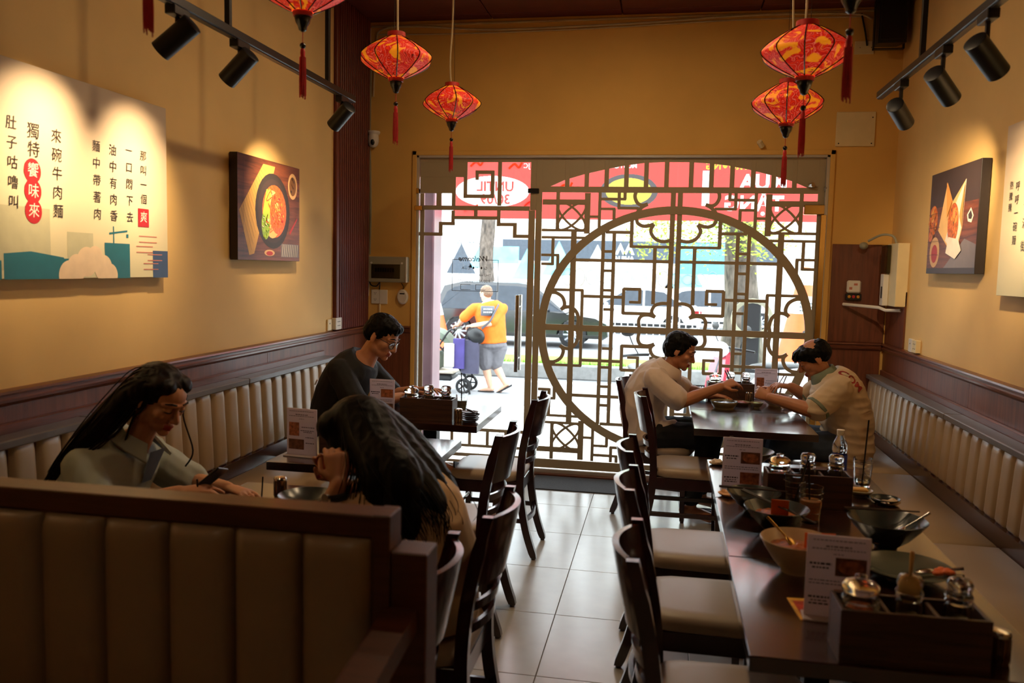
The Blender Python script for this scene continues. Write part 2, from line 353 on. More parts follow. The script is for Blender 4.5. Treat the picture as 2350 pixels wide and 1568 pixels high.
CUR = [[(0.299, 1.036), (0.307, 0.997), (0.289, 0.954), (0.256, 0.934), (0.21, 0.942)], [(0.21, 0.942), (0.242, 0.926), (0.268, 0.904), (0.286, 0.882)], [(0.292, 0.846), (0.28, 0.803), (0.243, 0.781), (0.201, 0.783), (0.16, 0.796)], [(0.16, 0.796), (0.18, 0.754), (0.173, 0.719), (0.14, 0.683), (0.089, 0.668), (0.022, 0.678)], [(0.924, 0.267), (0.879, 0.265), (0.833, 0.237), (0.813, 0.193), (0.816, 0.163), (0.838, 0.138)], [(0.838, 0.138), (0.801, 0.158), (0.756, 0.156), (0.718, 0.121), (0.702, 0.07), (0.708, 0.018)], [(0.025, 0.205), (0.079, 0.207), (0.128, 0.191), (0.151, 0.154), (0.148, 0.125), (0.125, 0.102)], [(0.125, 0.102), (0.176, 0.117), (0.226, 0.108), (0.247, 0.07), (0.239, 0.012)]]
def ribbon(pts, w, name='lattice_curve', closed=False):
    P = smooth_path([V((x, 0, z)) for x, z in pts], 6) if not closed else [V((x, 0, z)) for x, z in pts]
    n = len(P); rings = []; NB[0] += 1; e = .004+.00003*(NB[0] % 80)
    for i in range(n):
        t = (P[(i+1) % n]-P[i-1]) if closed else (P[min(i+1, n-1)]-P[max(i-1, 0)])
        t.normalize(); nn = V((-t.z, 0, t.x))*(w/2)
        a = P[i]+nn; b_ = P[i]-nn
        rings.append([(a.x, Ym-.014-e, a.z), (b_.x, Ym-.014-e, b_.z), (b_.x, Ym-.005, b_.z), (a.x, Ym-.005, a.z)])
    mb = MB(); mb.loft(rings, not closed, closed); return part(name, mb, 'lattice', win)
for sx in (-1, 1):
    for sz in (1, -1):
        for u0, v0, u1, v1, w in LAT:
            w *= 1.32
            if abs(u0-u1) < 1e-6: bar(c0+sx*u0-w/2, c0+sx*u0+w/2, zb+min(sz*v0, sz*v1), zb+max(sz*v0, sz*v1))
            else: bar(c0+sx*u0, c0+sx*u1, zb+sz*v0-w/2, zb+sz*v0+w/2)
        for pts in CUR: ribbon([(c0+sx*u, zb+sz*v) for u, v in pts], .026)
        # four-petal knot in the corner box
        cu, cv, R_ = .7765, .847, .141
        for ang in (45, -45):
            pts = []
            for k in range(32):
                a = 2*pi*k/32; e1 = R_*cos(a); e2 = R_*.39*sin(a)
                pts.append((c0+sx*(cu+e1*cos(RAD(ang))-e2*sin(RAD(ang))), zb+sz*(cv+e1*sin(RAD(ang))*.97+e2*cos(RAD(ang))*.97)))
            ribbon(pts, .017, 'lattice_knot', True)
ribbon([(c0+.985*cos(2*pi*k/96), zb-.006+.905*sin(2*pi*k/96)) for k in range(96)], .06, 'moon_ring', True)
for r in [(-.98, .99+.125, 2.178, 2.222), (-.98, 1.115, zb-.024, zb+.024), (-.985, -.938, .05, 2.44), (1.062, 1.108, .05, 2.44), (c0-.044, c0-.007, .05, 2.19), (c0+.007, c0+.044, .05, 2.19), (-.94, 1.07, .05, .12)]: bar(*r)
ARC = [(-0.876, 2.222), (-0.776, 2.268), (-0.626, 2.313), (-0.477, 2.347), (-0.33, 2.377), (-0.183, 2.397), (-0.038, 2.404), (0.141, 2.403), (0.284, 2.395), (0.432, 2.378), (0.579, 2.349), (0.73, 2.311), (0.875, 2.269), (1.02, 2.208)]
mb = MB(); A2 = [(-.94, 2.222)]+ARC+[(1.07, 2.208)]
rings = [[(x, Ym-.014, z), (x, Ym-.005, z), (x, Ym-.005, 2.438), (x, Ym-.014, 2.438)] for x, z in A2]; mb.loft(rings); part('lattice_arch', mb, 'lattice', win)
for x, t_ in zip((-0.75, -0.603, -0.454, -0.307, -0.161, -0.012, 0.166, 0.312, 0.459, 0.607, 0.751, 0.896), [.03]*12): bar(x-.017, x+.017, 2.22, 2.42)
# fittings
mb = MB(); mb.bx(XM-.045, XM+.04, Ym-.03, Ym+.02, 2.17, 2.205, .003); part('patch_fitting', mb, 'black_metal', win)
mb = MB(); mb.bx(GX0-.012, GX0+.05, D-.02, Ym+.02, 2.03, 2.065, .003); mb.bx(GX0+.0, GX0+.02, D-.02, Ym, 2.16, 2.2, .003); part('pivot_fitting', mb, 'brass', win)
mb = MB(); mb.bx(.97, GX1-.01, Ym-.036, Ym+.02, 2.03, 2.10, .004); part('pivot_fitting', mb, 'brass', win)
mb = MB(); mb.bx(1.085, GX1-.004, D-.012, D+.01, .05, 2.03, .004); part('brass_stile', mb, 'brass', win)
mb = MB(); mb.tube([(1.0, Ym-.02, 2.235), (1.02, Ym-.05, 2.24)], .018, 14); mb.tube([(1.11, Ym-.02, 2.2), (1.11, Ym-.03, 2.225)], .014, 10); part('glass_stud', mb, 'chrome', win)
# pull handle of the door
mb = MB(); mb.tube([(-1.102, Ym-.07, .80), (-1.102, Ym-.07, 1.392)], .016, 14); mb.tube([(-1.102, Ym+.07, .80), (-1.102, Ym+.07, 1.392)], .016, 14)
for z in (.9, 1.3): mb.tube([(-1.102, Ym-.07, z), (-1.102, Ym+.07, z)], .008, 8)
part('pull_handle', mb, 'chrome', win)
M('glass_print', C(70, 62, 62), .7)
TX = frame((0, 0, 0), (-1, 0, 0), (0, 0, 1))
def gtext(s_, x, z, size, **k): lettering(s_, size, 'glass_print', frame((x, Ym+.0055, z), (-1, 0, 0), (0, 0, 1)), win, **k)
gtext('Welcome', -1.465, 1.662, .06, shear=.35, bold=.0008)
gtext('GIỜ MỞ CỬA', -1.46, 1.59, .032, spacing=1.1); gtext('THỨ HAI - CHỦ NHẬT', -1.46, 1.535, .026); gtext('9:00 AM - 23:00 PM', -1.46, 1.49, .032)
mb = MB()
for a, b_, c_, d_ in [(-1.64, -1.56, 1.653, 1.657), (-1.36, -1.27, 1.653, 1.657), (-1.64, -1.27, 1.41, 1.414), (-1.64, -1.636, 1.41, 1.655), (-1.274, -1.27, 1.41, 1.655), (-1.57, -1.49, 1.42, 1.4235), (-1.57, -1.49, 1.46, 1.4635), (-1.45, -1.37, 1.42, 1.4235), (-1.45, -1.37, 1.46, 1.4635), (-1.57, -1.5665, 1.42, 1.4635), (-1.45, -1.4465, 1.42, 1.4635)]: mb.bx(a, b_, Ym+.005, Ym+.006, c_, d_)
part('glass_lines', mb, 'glass_print', win, 0)
M('facade_pink', C(150, 116, 124), .35, .1, var=.25, vs=2)
mb = MB(); mb.bx(GX0-.002, GX0+.006, D+.062, D+T+.01, -.02, GZ1); mb.bx(GX1-.006, GX1+.002, D+.062, D+T+.01, -.02, GZ1); mb.bx(GX0, GX1, D+.062, D+T+.01, GZ1-.006, GZ1+.002); part('outer_reveal', mb, 'facade_pink', win, 0)
# threshold and door mat
mb = MB(); mb.bx(GX0-.03, GX1+.03, D-.05, D+.25, -.01, .018, .003); struct('trim_7', mb, 'trim_wood')
mb = MB(); mb.bx(-.92, -.02, 5.88, 6.27, .0005, .008, .003); tag(part('door_mat', mb, 'mat_grey'), 'flat grey doormat on the tiles inside the moon gate screen', 'doormat')
# ================================================================== SEATING AND TABLES
def channel(w, h, depth, n=6, lean=0.0):
    """upright padded roll: width along local x, bulging to -y, from z=0 to h, rounded at the top"""
    mb = MB(); zs = [0, .015, .5*h, h-.04, h-.016, h-.004, h]; dz = [.7, .97, 1, 1, .9, .65, .2]
    rings = []
    for z, q in zip(zs, dz):
        ring = []
        for i in range(n+1):
            t = -1+2*i/n; ring.append((t*w/2*.995, -(depth*q)*(max(0, 1-abs(t)**4))**.5-.004+lean*z/h, z))
        ring += [(w/2*.995, .02+lean*z/h, z), (-w/2*.995, .02+lean*z/h, z)]
        rings.append(ring)
    mb.loft(rings); return mb
def banquette(name, label, side, Y0, Y1, zt, pitch, zs=.475, ledge_z=.968, ledge_out=.128, seat_to=.62):
    """wall bench: side -1 = left wall, +1 = right wall"""
    wx = XL if side < 0 else XR; d = -side
    t = thing(name, label, 'bench', (wx, (Y0+Y1)/2, 0))
    L = Y1-Y0; y0 = -L/2; bk = .115
    def X(a, b_): return (a, b_) if d > 0 else (-b_, -a)
    mb = MB(); mb.bx(*X(.016, bk-.02), y0, -y0, .02, zt-.02); part('back_board', mb, 'booth_wood', t)
    cm = channel(pitch, zt-.55, .036, 8, .02).mesh('channel', 'leather', 60); n = int(round(L/pitch))
    for i in range(n):
        put('channel', cm, t, (d*(bk-.02), y0+(i+.5)*L/n, .55), (0, 0, RAD(90) if d > 0 else RAD(-90)), (L/n/pitch, 1, 1))
    # ledge boards
    k = 3; 
    for i in range(k):
        mb = MB(); mb.bx(*X(.036, ledge_out), y0+i*L/k+.002, y0+(i+1)*L/k-.002, ledge_z-.03, ledge_z, .004); part('ledge_board', mb, 'ledge', t)
    mb = MB(); mb.bx(*X(.016, .036), y0, -y0, ledge_z-.03, ledge_z+.035, .004); part('ledge_batten', mb, 'trim_wood', t)
    mb = MB(); mb.bx(*X(.05, bk+.03), y0, -y0, zs-.02, .552); part('plinth_strip', mb, 'chair_wood', t)
    m_ = 4
    for i in range(m_):
        a = y0+i*L/m_; mb = MB(); mb.bx(*X(bk+.02, seat_to), a+.002, a+L/m_-.002, zs-.09, zs, .018); part('seat_cushion', mb, 'leather', t, 60)
    mb = MB(); mb.bx(*X(.03, seat_to-.05), y0+.01, -y0-.01, .06, zs-.09); part('base', mb, 'chair_wood', t)
    return t
banquette('banquette', 'long beige channel-tufted wall bench below the noodle bowl picture', -1, 1.70, 5.40, .948, .132)
banquette('banquette', 'long beige channel-tufted wall bench below the fried food picture', 1, 1.2, 6.29, .875, .128, ledge_z=.9, seat_to=.655)
# booth bench whose tufted back faces the camera
bo = thing('booth_bench', 'dark wood booth bench with beige tufted back nearest the camera', 'bench', ((XL-.535)/2, 1.5, 0))
ox = (XL-.535)/2
def ob(mb): mb.v = [(x-ox, y-1.5, z) for x, y, z in mb.v]; return mb
mb = MB(); mb.bx(XL+.036, -.535, 1.605, 1.665, .0, 1.04); part('back_panel', ob(mb), 'booth_wood', bo)
mb = MB(); mb.bx(XL+.036, -.54, 1.596, 1.67, 1.038, 1.086, .003); part('top_rail', ob(mb), 'booth_wood', bo)
mb = MB(); mb.bx(-.572, -.533, 1.594, 1.672, 0, 1.088, .003); part('end_post', ob(mb), 'booth_wood', bo)
mb = MB(); mb.bx(-.533, -.455, 1.6, 1.682, 0, 1.012, .003); part('end_post', ob(mb), 'booth_wood', bo)
cm = channel(.153, .575, .04, 8).mesh('channel', 'leather', 60)
for i in range(11): put('channel', cm, bo, (-.573-.0765-i*.153-ox, .106, .46))
mb = MB(); mb.loft([[(-.545, y, z), (-.474, y, z), (-.474, y, z-.045), (-.545, y, z-.045)] for y, z in ((1.6, .895), (1.3, .86), (1.0, .84), (.97, .8))]); part('arm_rest', ob(mb), 'booth_wood', bo)
mb = MB(); mb.bx(-.535, -.484, 1.0, 1.05, 0, .81, .003); part('arm_post', ob(mb), 'booth_wood', bo)
mb = MB(); mb.bx(XL+.04, -.56, 1.02, 1.56, .36, .46, .02); part('seat_cushion', ob(mb), 'leather', bo, 60)
mb = MB(); mb.bx(XL+.04, -.57, 1.05, 1.58, .03, .36); part('base', ob(mb), 'booth_wood', bo)

# ---- tables
def make_table(label, x0, x1, y0, y1):
    t = thing('dining_table', label, 'table', ((x0+x1)/2, (y0+y1)/2, 0)); a = (x1-x0)/2; b_ = (y1-y0)/2
    mb = MB(); mb.bx(-a, a, -b_, b_, .712, .75, .002); part('table_top', mb, 'table_wood', t)
    mb = MB(); mb.bx(-.04, .04, -.04, .04, .03, .69, .004); mb.bx(-.2, .2, -.06, .06, .69, .712); mb.bx(-.06, .06, -.2, .2, .69, .712); part('column', mb, 'black_metal', t)
    mb = MB(); mb.bx(-.24, .24, -.035, .035, .005, .03, .006); mb.bx(-.035, .035, -.24, .24, .005, .03, .006)
    for sx, sy in ((.22, 0), (-.22, 0), (0, .22), (0, -.22)): mb.tube([(sx, sy, 0), (sx, sy, .008)], .02, 10)
    part('base', mb, 'black_metal', t); return t
make_table('dark wood table of the two women behind the booth back', -1.56, -.90, 2.30, 2.94)
make_table('dark wood table hidden mostly behind the booth back beside the nearest left chair', -1.56, -.90, 1.69, 2.295)
make_table('dark wood table with a drinks card, behind the back-view woman', -1.65, -.95, 3.27, 3.93)
make_table('dark wood table of the man in black by the glass door', -1.65, -.957, 4.30, 4.99)
make_table('dark wood table with the empty near half, in front of the two men', .19, .84, 4.59, 5.238)
make_table('dark wood table the two men eat from, close to the lattice screen', .19, .84, 5.243, 5.89)
make_table('dark wood table with used bowls, furthest of the messy row', .222, .888, 3.195, 3.84)
make_table('dark wood table with the beige bowl, middle of the messy row', .222, .883, 2.527, 3.19)
make_table('dark wood table in the bottom right corner, nearest of the messy row', .219, .875, 1.86, 2.522)

# ---- bentwood chairs (local +x is the direction the sitter faces)
def make_chair():
    t = thing('dining_chair', '', 'chair')
    w = .19
    # cushion
    mb = MB(); rings = []
    for z, q in ((.43, .97), (.437, 1.0), (.458, 1.01), (.474, .97), (.483, .88), (.486, .7)):
        ring = []
        for i in range(32):
            a = 2*pi*i/32; c_, s_ = cos(a), sin(a); e = 7
            r = 1/((abs(c_)**e+abs(s_)**e)**(1/e)); ring.append((.015+.205*q*r*c_, (.205-.012*(1-c_)/2)*q*r*s_, z))
        rings.append(ring)
    mb.loft(rings); part('seat', mb, 'chair_vinyl', t, 60)
    mb = MB(); mb.bx(-.18, .2, -.19, -.168, .36, .43, .003); mb.bx(-.18, .2, .168, .19, .36, .43, .003); mb.bx(.18, .2, -.17, .17, .36, .43, .003); mb.bx(-.19, -.165, -.17, .17, .36, .43, .003)
    part('apron', mb, 'chair_wood', t)
    for s in (-1, 1):
        mb = MB(); mb.loft([[(x-h, s*.178-h2, z), (x+h, s*.178-h2, z), (x+h, s*.178+h2, z), (x-h, s*.178+h2, z)] for x, h, h2, z in ((.187, .013, .013, .012), (.183, .019, .019, .38), (.183, .019, .019, .43))])
        mb.tube([(.187, s*.178, 0), (.187, s*.178, .013)], .012, 8); part('leg', mb, 'chair_wood', t)
        # rear leg and back post in one sweep
        pth = smooth_path([(-.27, 0, .012), (-.225, 0, .15), (-.195, 0, .3), (-.185, 0, .44), (-.195, 0, .6), (-.222, 0, .75), (-.252, 0, .875), (-.256, 0, .888)], 4)
        mb = MB(); rings = []
        for i, p in enumerate(pth):
            h = .02 if .02 < p.z < .8 else .016; h2 = .017; rings.append([(p.x-h, s*.175-h2, p.z), (p.x+h, s*.175-h2, p.z), (p.x+h, s*.175+h2, p.z), (p.x-h, s*.175+h2, p.z)])
        mb.loft(rings); mb.tube([(-.268, s*.175, 0), (-.268, s*.175, .014)], .012, 8); part('leg', mb, 'chair_wood', t)
    def bent(zz, th, bulge, x_of, name, crown=0):
        mb = MB(); rings = []
        for i in range(15):
            y = -.165+.33*i/14; q = 1-(y/.165)**2; row = []
            for z in zz: row.append((z, x_of(z)-bulge*q))
            top = crown*q
            ring = [(x+th/2, y, z+(top if j == len(row)-1 else 0)) for j, (z, x) in enumerate(row)]+[(x-th/2, y, z+(top if j == len(row)-1 else 0)) for j, (z, x) in list(enumerate(row))[::-1]]
            rings.append(ring)
        mb.loft(rings); part(name, mb, 'chair_wood', t, 40)
    xo = lambda z: -.195-.057*max(0, (z-.6)/.275)
    bent((.672, .72, .78, .84, .878), .018, .055, xo, 'backrest', .004)
    bent((.592, .622), .014, .05, xo, 'slat'); bent((.525, .552), .014, .045, lambda z: -.19, 'slat')
    for s in (-1, 1):
        mb = MB(); mb.bx(-.2, .185, s*.178-.009, s*.178+.009, .2, .226, .003); part('stretcher', mb, 'chair_wood', t)
    bent((.2, .226), .016, .03, lambda z: -.205, 'stretcher')
    mb = MB(); mb.bx(.172, .188, -.17, .17, .25, .276, .003); part('stretcher', mb, 'chair_wood', t)
    return t
ch0 = make_chair()
G = 'bentwood dining chairs'
CH = [(-.92, 4.60, pi, 'empty dark chair left of the aisle, nearest the glass door'),
      (-.92, 3.60, pi, 'empty dark chair left of the aisle, at the table with the drinks card'),
      (-.725, 2.46, pi, 'dark chair the woman with long black hair sits on'),
      (-.785, 1.95, pi, 'dark chair beside the booth post, mostly hidden, left of the aisle'),
      (.02, 5.53, -.2, 'dark chair the man in the white shirt sits on'),
      (.165, 4.93, 0, 'empty dark chair at the empty near half of the table of the two men'),
      (.145, 3.45, 0, 'empty dark chair right of the aisle, furthest of the messy table row'),
      (.17, 2.87, 0, 'empty dark chair right of the aisle, middle of the messy table row'),
      (.205, 2.2, 0, 'empty dark chair right of the aisle, nearest the camera')]
for i, (x, y, rz, lb) in enumerate(CH):
    if i == 0: ch0.location = (x, y, 0); ch0.rotation_euler = (0, 0, rz); tag(ch0, lb, 'chair', G)
    else: clone(ch0, (x, y, 0), rz, lb, G)
# ================================================================== LAMPS, PICTURES AND THINGS ON THE WALLS
# ---- silk lanterns
m, nt, b = base('lantern_silk'); vec = coords(nt, (1, 1, 1))
w1 = noise(nt, vec, 9, 2, 2.2); n2 = nt.nodes.new('ShaderNodeTexWave'); n2.wave_type = 'RINGS'; n2.inputs['Scale'].default_value = 9; n2.inputs['Distortion'].default_value = 14; n2.inputs['Detail'].default_value = 2; n2.inputs['Detail Scale'].default_value = 1.6; link(nt, vec, n2.inputs[0])
c1 = ramp(nt, n2.outputs[0], [(0, C(226, 92, 70)), (.06, C(190, 18, 12)), (.45, C(224, 48, 14)), (.7, C(176, 12, 12)), (.93, C(206, 30, 18)), (.97, C(236, 120, 90)), (1, C(206, 30, 20))])
yl = ramp(nt, w1, [(.53, (0, 0, 0, 1)), (.58, (1, 1, 1, 1))])
bl = ramp(nt, noise(nt, vec, 26, 5, 2.5, .7), [(.57, (0, 0, 0, 1)), (.61, (1, 1, 1, 1))])
msk = nt.nodes.new('ShaderNodeMath'); msk.operation = 'MULTIPLY'; link(nt, bl, msk.inputs[0]); link(nt, ramp(nt, noise(nt, vec, 6, 1), [(.5, (0, 0, 0, 1)), (.58, (1, 1, 1, 1))]), msk.inputs[1])
mx = nt.nodes.new('ShaderNodeMix'); mx.data_type = 'RGBA'; link(nt, yl, mx.inputs['Factor']); link(nt, c1, mx.inputs['A']); mx.inputs['B'].default_value = C(240, 140, 22)
mx2 = nt.nodes.new('ShaderNodeMix'); mx2.data_type = 'RGBA'; link(nt, msk.outputs[0], mx2.inputs['Factor']); link(nt, mx.outputs['Result'], mx2.inputs['A']); mx2.inputs['B'].default_value = C(40, 16, 10)
link(nt, mx2.outputs['Result'], b.inputs['Base Color']); link(nt, mx2.outputs['Result'], b.inputs['Emission Color']); b.inputs['Emission Strength'].default_value = .22; b.inputs['Roughness'].default_value = .6
M('red_silk', C(176, 18, 22), .6, var=.2, vs=60); M('red_ring', C(170, 34, 28), .5); M('cord_cream', C(190, 170, 130), .6)
M('lacquer', C(14, 11, 10), .25)
WARM = (1, .72, .42)
def lamp(name, kind, loc, power, parent=None, col=WARM, radius=.03, **k):
    l = bpy.data.lights.new(name, kind); l.energy = power; l.color = col; l.shadow_soft_size = radius
    for a, v in k.items(): setattr(l, a, v)
    o = bpy.data.objects.new(name, l); COL.objects.link(o); o.location = loc
    if parent is not None: o.parent = parent
    return o
def make_lantern():
    t = thing('silk_lantern', '', 'lantern')
    prof = [(.036, .09), (.055, .082), (.1, .056), (.145, .026), (.172, .0), (.177, -.012), (.17, -.028), (.135, -.056), (.09, -.082), (.055, -.099), (.04, -.106)]
    mb = MB(); P = smooth_path([V((r, 0, z)) for r, z in prof], 2); n = 40
    rings = [[V((p.x*(1-.05*abs(sin(5*2*pi*j/n)))*cos(2*pi*j/n), p.x*(1-.05*abs(sin(5*2*pi*j/n)))*sin(2*pi*j/n), p.z)) for j in range(n)] for p in P]
    mb.loft(rings, False); part('shade', mb, 'lantern_silk', t, 60)
    for k in range(10):
        a = 2*pi*k/10; mb = MB(); mb.tube([(p.x*1.004*cos(a), p.x*1.004*sin(a), p.z) for p in P], .0028, 5); part('rib', mb, 'lacquer', t)
    mb = MB(); mb.lathe([(.04, .086), (.044, .088), (.044, .11), (.038, .112), (.036, .09)], 20); part('top_ring', mb, 'red_ring', t)
    mb = MB(); mb.lathe([(.038, -.102), (.036, -.122), (.028, -.124), (.02, -.108)], 20); part('bottom_ring', mb, 'red_ring', t)
    mb = MB(); mb.lathe([(.03, -.12), (.031, -.126), (.026, -.145), (.018, -.158), (.014, -.172), (.006, -.178), (.001, -.178)], 14); f = part('finial', mb, 'lacquer', t)
    mb = MB(); mb.tube([(0, 0, -.178), (0, 0, -.218)], .0016, 5); part('string', mb, 'red_silk', t)
    mb = MB(); mb.ell((0, 0, -.228), (.0115, .0115, .0115), n=12); part('bead', mb, 'lacquer', t)
    mb = MB(); mb.lathe([(.003, -.236), (.008, -.242), (.0095, -.256), (.0085, -.262), (.0105, -.3), (.012, -.4), (.0105, -.405), (.001, -.398)], 12)
    for k in range(14):
        a = 2*pi*k/14+.1; mb.tube([(.010*cos(a), .010*sin(a), -.27), (.012*cos(a+.1), .012*sin(a+.1), -.36), (.011*cos(a), .011*sin(a), -.405-random.random()*.025)], .0022, 4)
    part('tassel', mb, 'red_silk', t, 50)
    mb = MB(); mb.tube(smooth_path([(.01, 0, .1), (.015, .005, .25), (.004, 0, .5), (.0, 0, .9)]), .0055, 7); part('power_cord', mb, 'cord_cream', t)
    mb = MB(); mb.tube([(-.02, 0, .1), (-.012, 0, .5), (-.002, 0, .9)], .0012, 5); part('hanging_wire', mb, 'black_metal', t)
    return t
ln0 = make_lantern()
LN = [(-1.361, 3.0, 2.636, 'red silk lantern cut by the top edge above the left track lamps'), (-1.322, 3.98, 2.612, 'red silk lantern above the man in black, higher one of the left pair'), (-1.314, 5.03, 2.6, 'red silk lantern hanging before the glass door, lower one of the left pair'),
      (.521, 3.56, 2.492, 'red silk lantern with its tassel across another, upper one of the right pair'), (.571, 4.43, 2.458, 'red silk lantern above the two men, lower one of the right pair'),
      (.486, 2.54, 2.51, 'red silk lantern out of sight but for its long tassel at right'), (-1.31, 1.97, 2.59, 'red silk lantern out of sight but for its tassel tip at left')]
for i, (x, y, z, lb) in enumerate(LN):
    o = ln0 if i == 0 else clone(ln0); o.location = (x, y, z); tag(o, lb, 'lantern', 'red silk lanterns hanging from the ceiling'); o.rotation_euler.z = i*1.3
    for ch in o.children:
        if ch.name.startswith(('power_cord', 'hanging_wire')): ch.scale.z = 1; ch.scale = (1, 1, (ZC-z)/.9)
for i, (x, y, z, lb) in enumerate(LN): lamp('lantern_bulb', 'POINT', (x, y, z-.02), 0, radius=.06).data.energy = 2.6
# ---- track lights
SPOT_W = 32
def track(name, lb, x, y0, y1, heads, rods, side):
    t = thing(name, lb, 'track light', (x, (y0+y1)/2, 2.5)); yc = (y0+y1)/2
    mb = MB(); mb.bx(-.018, .018, y0-yc, y1-yc, 0, .034, .003); mb.bx(-.012, .012, y0-yc, y1-yc, -.004, 0); part('rail', mb, 'black_metal', t)
    for y in rods: mb = MB(); mb.bx(-.011, .011, y-yc-.011, y-yc+.011, .034, ZC-2.5, .001); part('hanger_rod', mb, 'black_metal', t)
    for y, ty, tz in heads:
        o = V((0, y-yc, -.1 if side < 0 else -.145)); tgt = V(((XL if side < 0 else XR)-x, ty-yc, tz-2.5)); d = (tgt-o).normalized()
        a = o-d*.07; b_ = o+d*.085
        mb = MB(); mb.bx(-.02, .02, y-yc-.05, y-yc+.05, -.034, 0, .003); mb.tube([(0, y-yc, -.03), (0, y-yc, o.z+.01)], .009, 8); ad = part('adapter', mb, 'black_metal', t)
        mb = MB(); mb.tube([a-d*.002, a, b_, b_-d*.004, b_-d*.02], [.034, .039, .039, .034, .03], 20); hd = part('lamp_head', mb, 'black_metal', t)
        s = lamp('track_lamp', 'SPOT', V((x, yc, 2.5))+b_+d*.004, SPOT_W, spot_size=RAD(72), spot_blend=.95, radius=.028)
        s.rotation_euler = d.to_track_quat('-Z', 'Y').to_euler()
track('track_light', 'black track of spot lamps aimed at the left wall pictures', -1.75, 0.6, 4.52, [(1.9, 1.95, 1.9), (2.805, 2.76, 1.95), (3.251, 3.32, 1.9), (4.358, 4.62, 1.93)], (1.3, 3.16, 4.16), -1)
track('track_light', 'black track of spot lamps aimed at the right wall pictures', 1.045, 0.9, 4.6, [(2.2, 2.4, 1.9), (3.145, 3.5, 1.9), (3.605, 4.08, 1.9), (4.2, 4.95, 1.93)], (1.6, 3.9), 1)
# ---- pictures (canvas blocks with printed fronts)
def print_layers(parent, layers, fn, z0=.0006, step=.0004, scale=1.0):
    """layers: (material, outline in u,v); each is a flat printed patch on the canvas face"""
    by = []
    mats = []; mb = MB()
    lv = 0
    for i, ly in enumerate(layers):
        mt, poly = ly[:2]; lv += ly[2] if len(ly) > 2 else 1
        poly = [(u*scale, w*scale) for u, w in poly]
        if mt not in mats: mats.append(mt)
        n = len(mb.v); mb.add([fn(u, w, z0+step*lv) for u, w in poly], [tuple(range(len(poly)))], mats.index(mt))
    return part('print', mb, mats, parent, 0)
def circ(u, w, r, n=28, ry=None, a0=0, a1=2*pi): return [(u+r*cos(a0+(a1-a0)*k/n), w+(ry or r)*sin(a0+(a1-a0)*k/n)) for k in range(n)]
def speck(lay, mats, u, w, ru, rw, n, r, seed):
    rn = random.Random(seed)
    for k in range(n):
        a = rn.random()*2*pi; q = sqrt(rn.random()); lay.append((rn.choice(mats), circ(u+ru*q*cos(a), w+rw*q*sin(a), r*rn.uniform(.5, 1.3), 7, r*rn.uniform(.35, .9), rn.random()*6, 6.28+rn.random()*0)))
def strand(lay, mat, pts, wd):
    P = smooth_path([V((x, y, 0)) for x, y in pts], 4); L = []; R_ = []
    for i, p in enumerate(P):
        t_ = (P[min(i+1, len(P)-1)]-P[max(i-1, 0)]).normalized(); L.append((p.x-t_.y*wd, p.y+t_.x*wd)); R_.append((p.x+t_.y*wd, p.y-t_.x*wd))
    for i in range(len(P)-1): lay.append((mat, [L[i], L[i+1], R_[i+1], R_[i]], 1 if i == 0 else 0))
def rect(a, b_, c_, d_): return [(a, c_), (b_, c_), (b_, d_), (a, d_)]
for n_, c_ in [('art_cream', (226, 208, 168)), ('art_teal', (20, 104, 118)), ('art_navy', (52, 78, 118)), ('art_cloud', (230, 204, 168)), ('art_black', (44, 34, 28)), ('art_red', (176, 28, 34)), ('art_pale', (190, 186, 150)), ('art_line', (196, 120, 100)), ('art_white', (232, 224, 206)), ('art_green', (150, 178, 60)), ('art_orange', (224, 108, 52)), ('art_noodle', (232, 176, 110)), ('art_bowl', (46, 40, 40)), ('art_bamboo', (196, 150, 76)), ('art_dip', (172, 42, 42)), ('art_dip2', (120, 80, 44)), ('art_dish', (208, 164, 112)), ('art_cloth', (120, 112, 116)), ('art_fry', (206, 116, 44)), ('art_fry2', (226, 158, 74)), ('art_paper', (236, 190, 120)), ('art_slate', (58, 46, 44)), ('art_side', (112, 84, 60))]: M(n_, C(*c_), .55, var=.05, vs=20)
M('art_food', C(214, 92, 44), .5, var=.5, vs=60); M('art_herb', C(128, 160, 48), .5, var=.45, vs=50); M('art_crust', C(200, 104, 36), .5, var=.45, vs=45)
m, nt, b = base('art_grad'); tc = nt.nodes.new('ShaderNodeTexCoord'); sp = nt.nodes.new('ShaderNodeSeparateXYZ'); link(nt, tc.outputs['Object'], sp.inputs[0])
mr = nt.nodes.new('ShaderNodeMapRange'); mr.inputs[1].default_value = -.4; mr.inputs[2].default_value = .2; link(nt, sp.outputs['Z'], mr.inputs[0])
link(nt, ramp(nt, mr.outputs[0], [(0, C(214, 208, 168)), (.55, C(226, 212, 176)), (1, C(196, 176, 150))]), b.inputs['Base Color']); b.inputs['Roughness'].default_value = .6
WOOD('art_plank', C(70, 34, 22), C(130, 70, 44), .5, (30, 2, 30), 0)
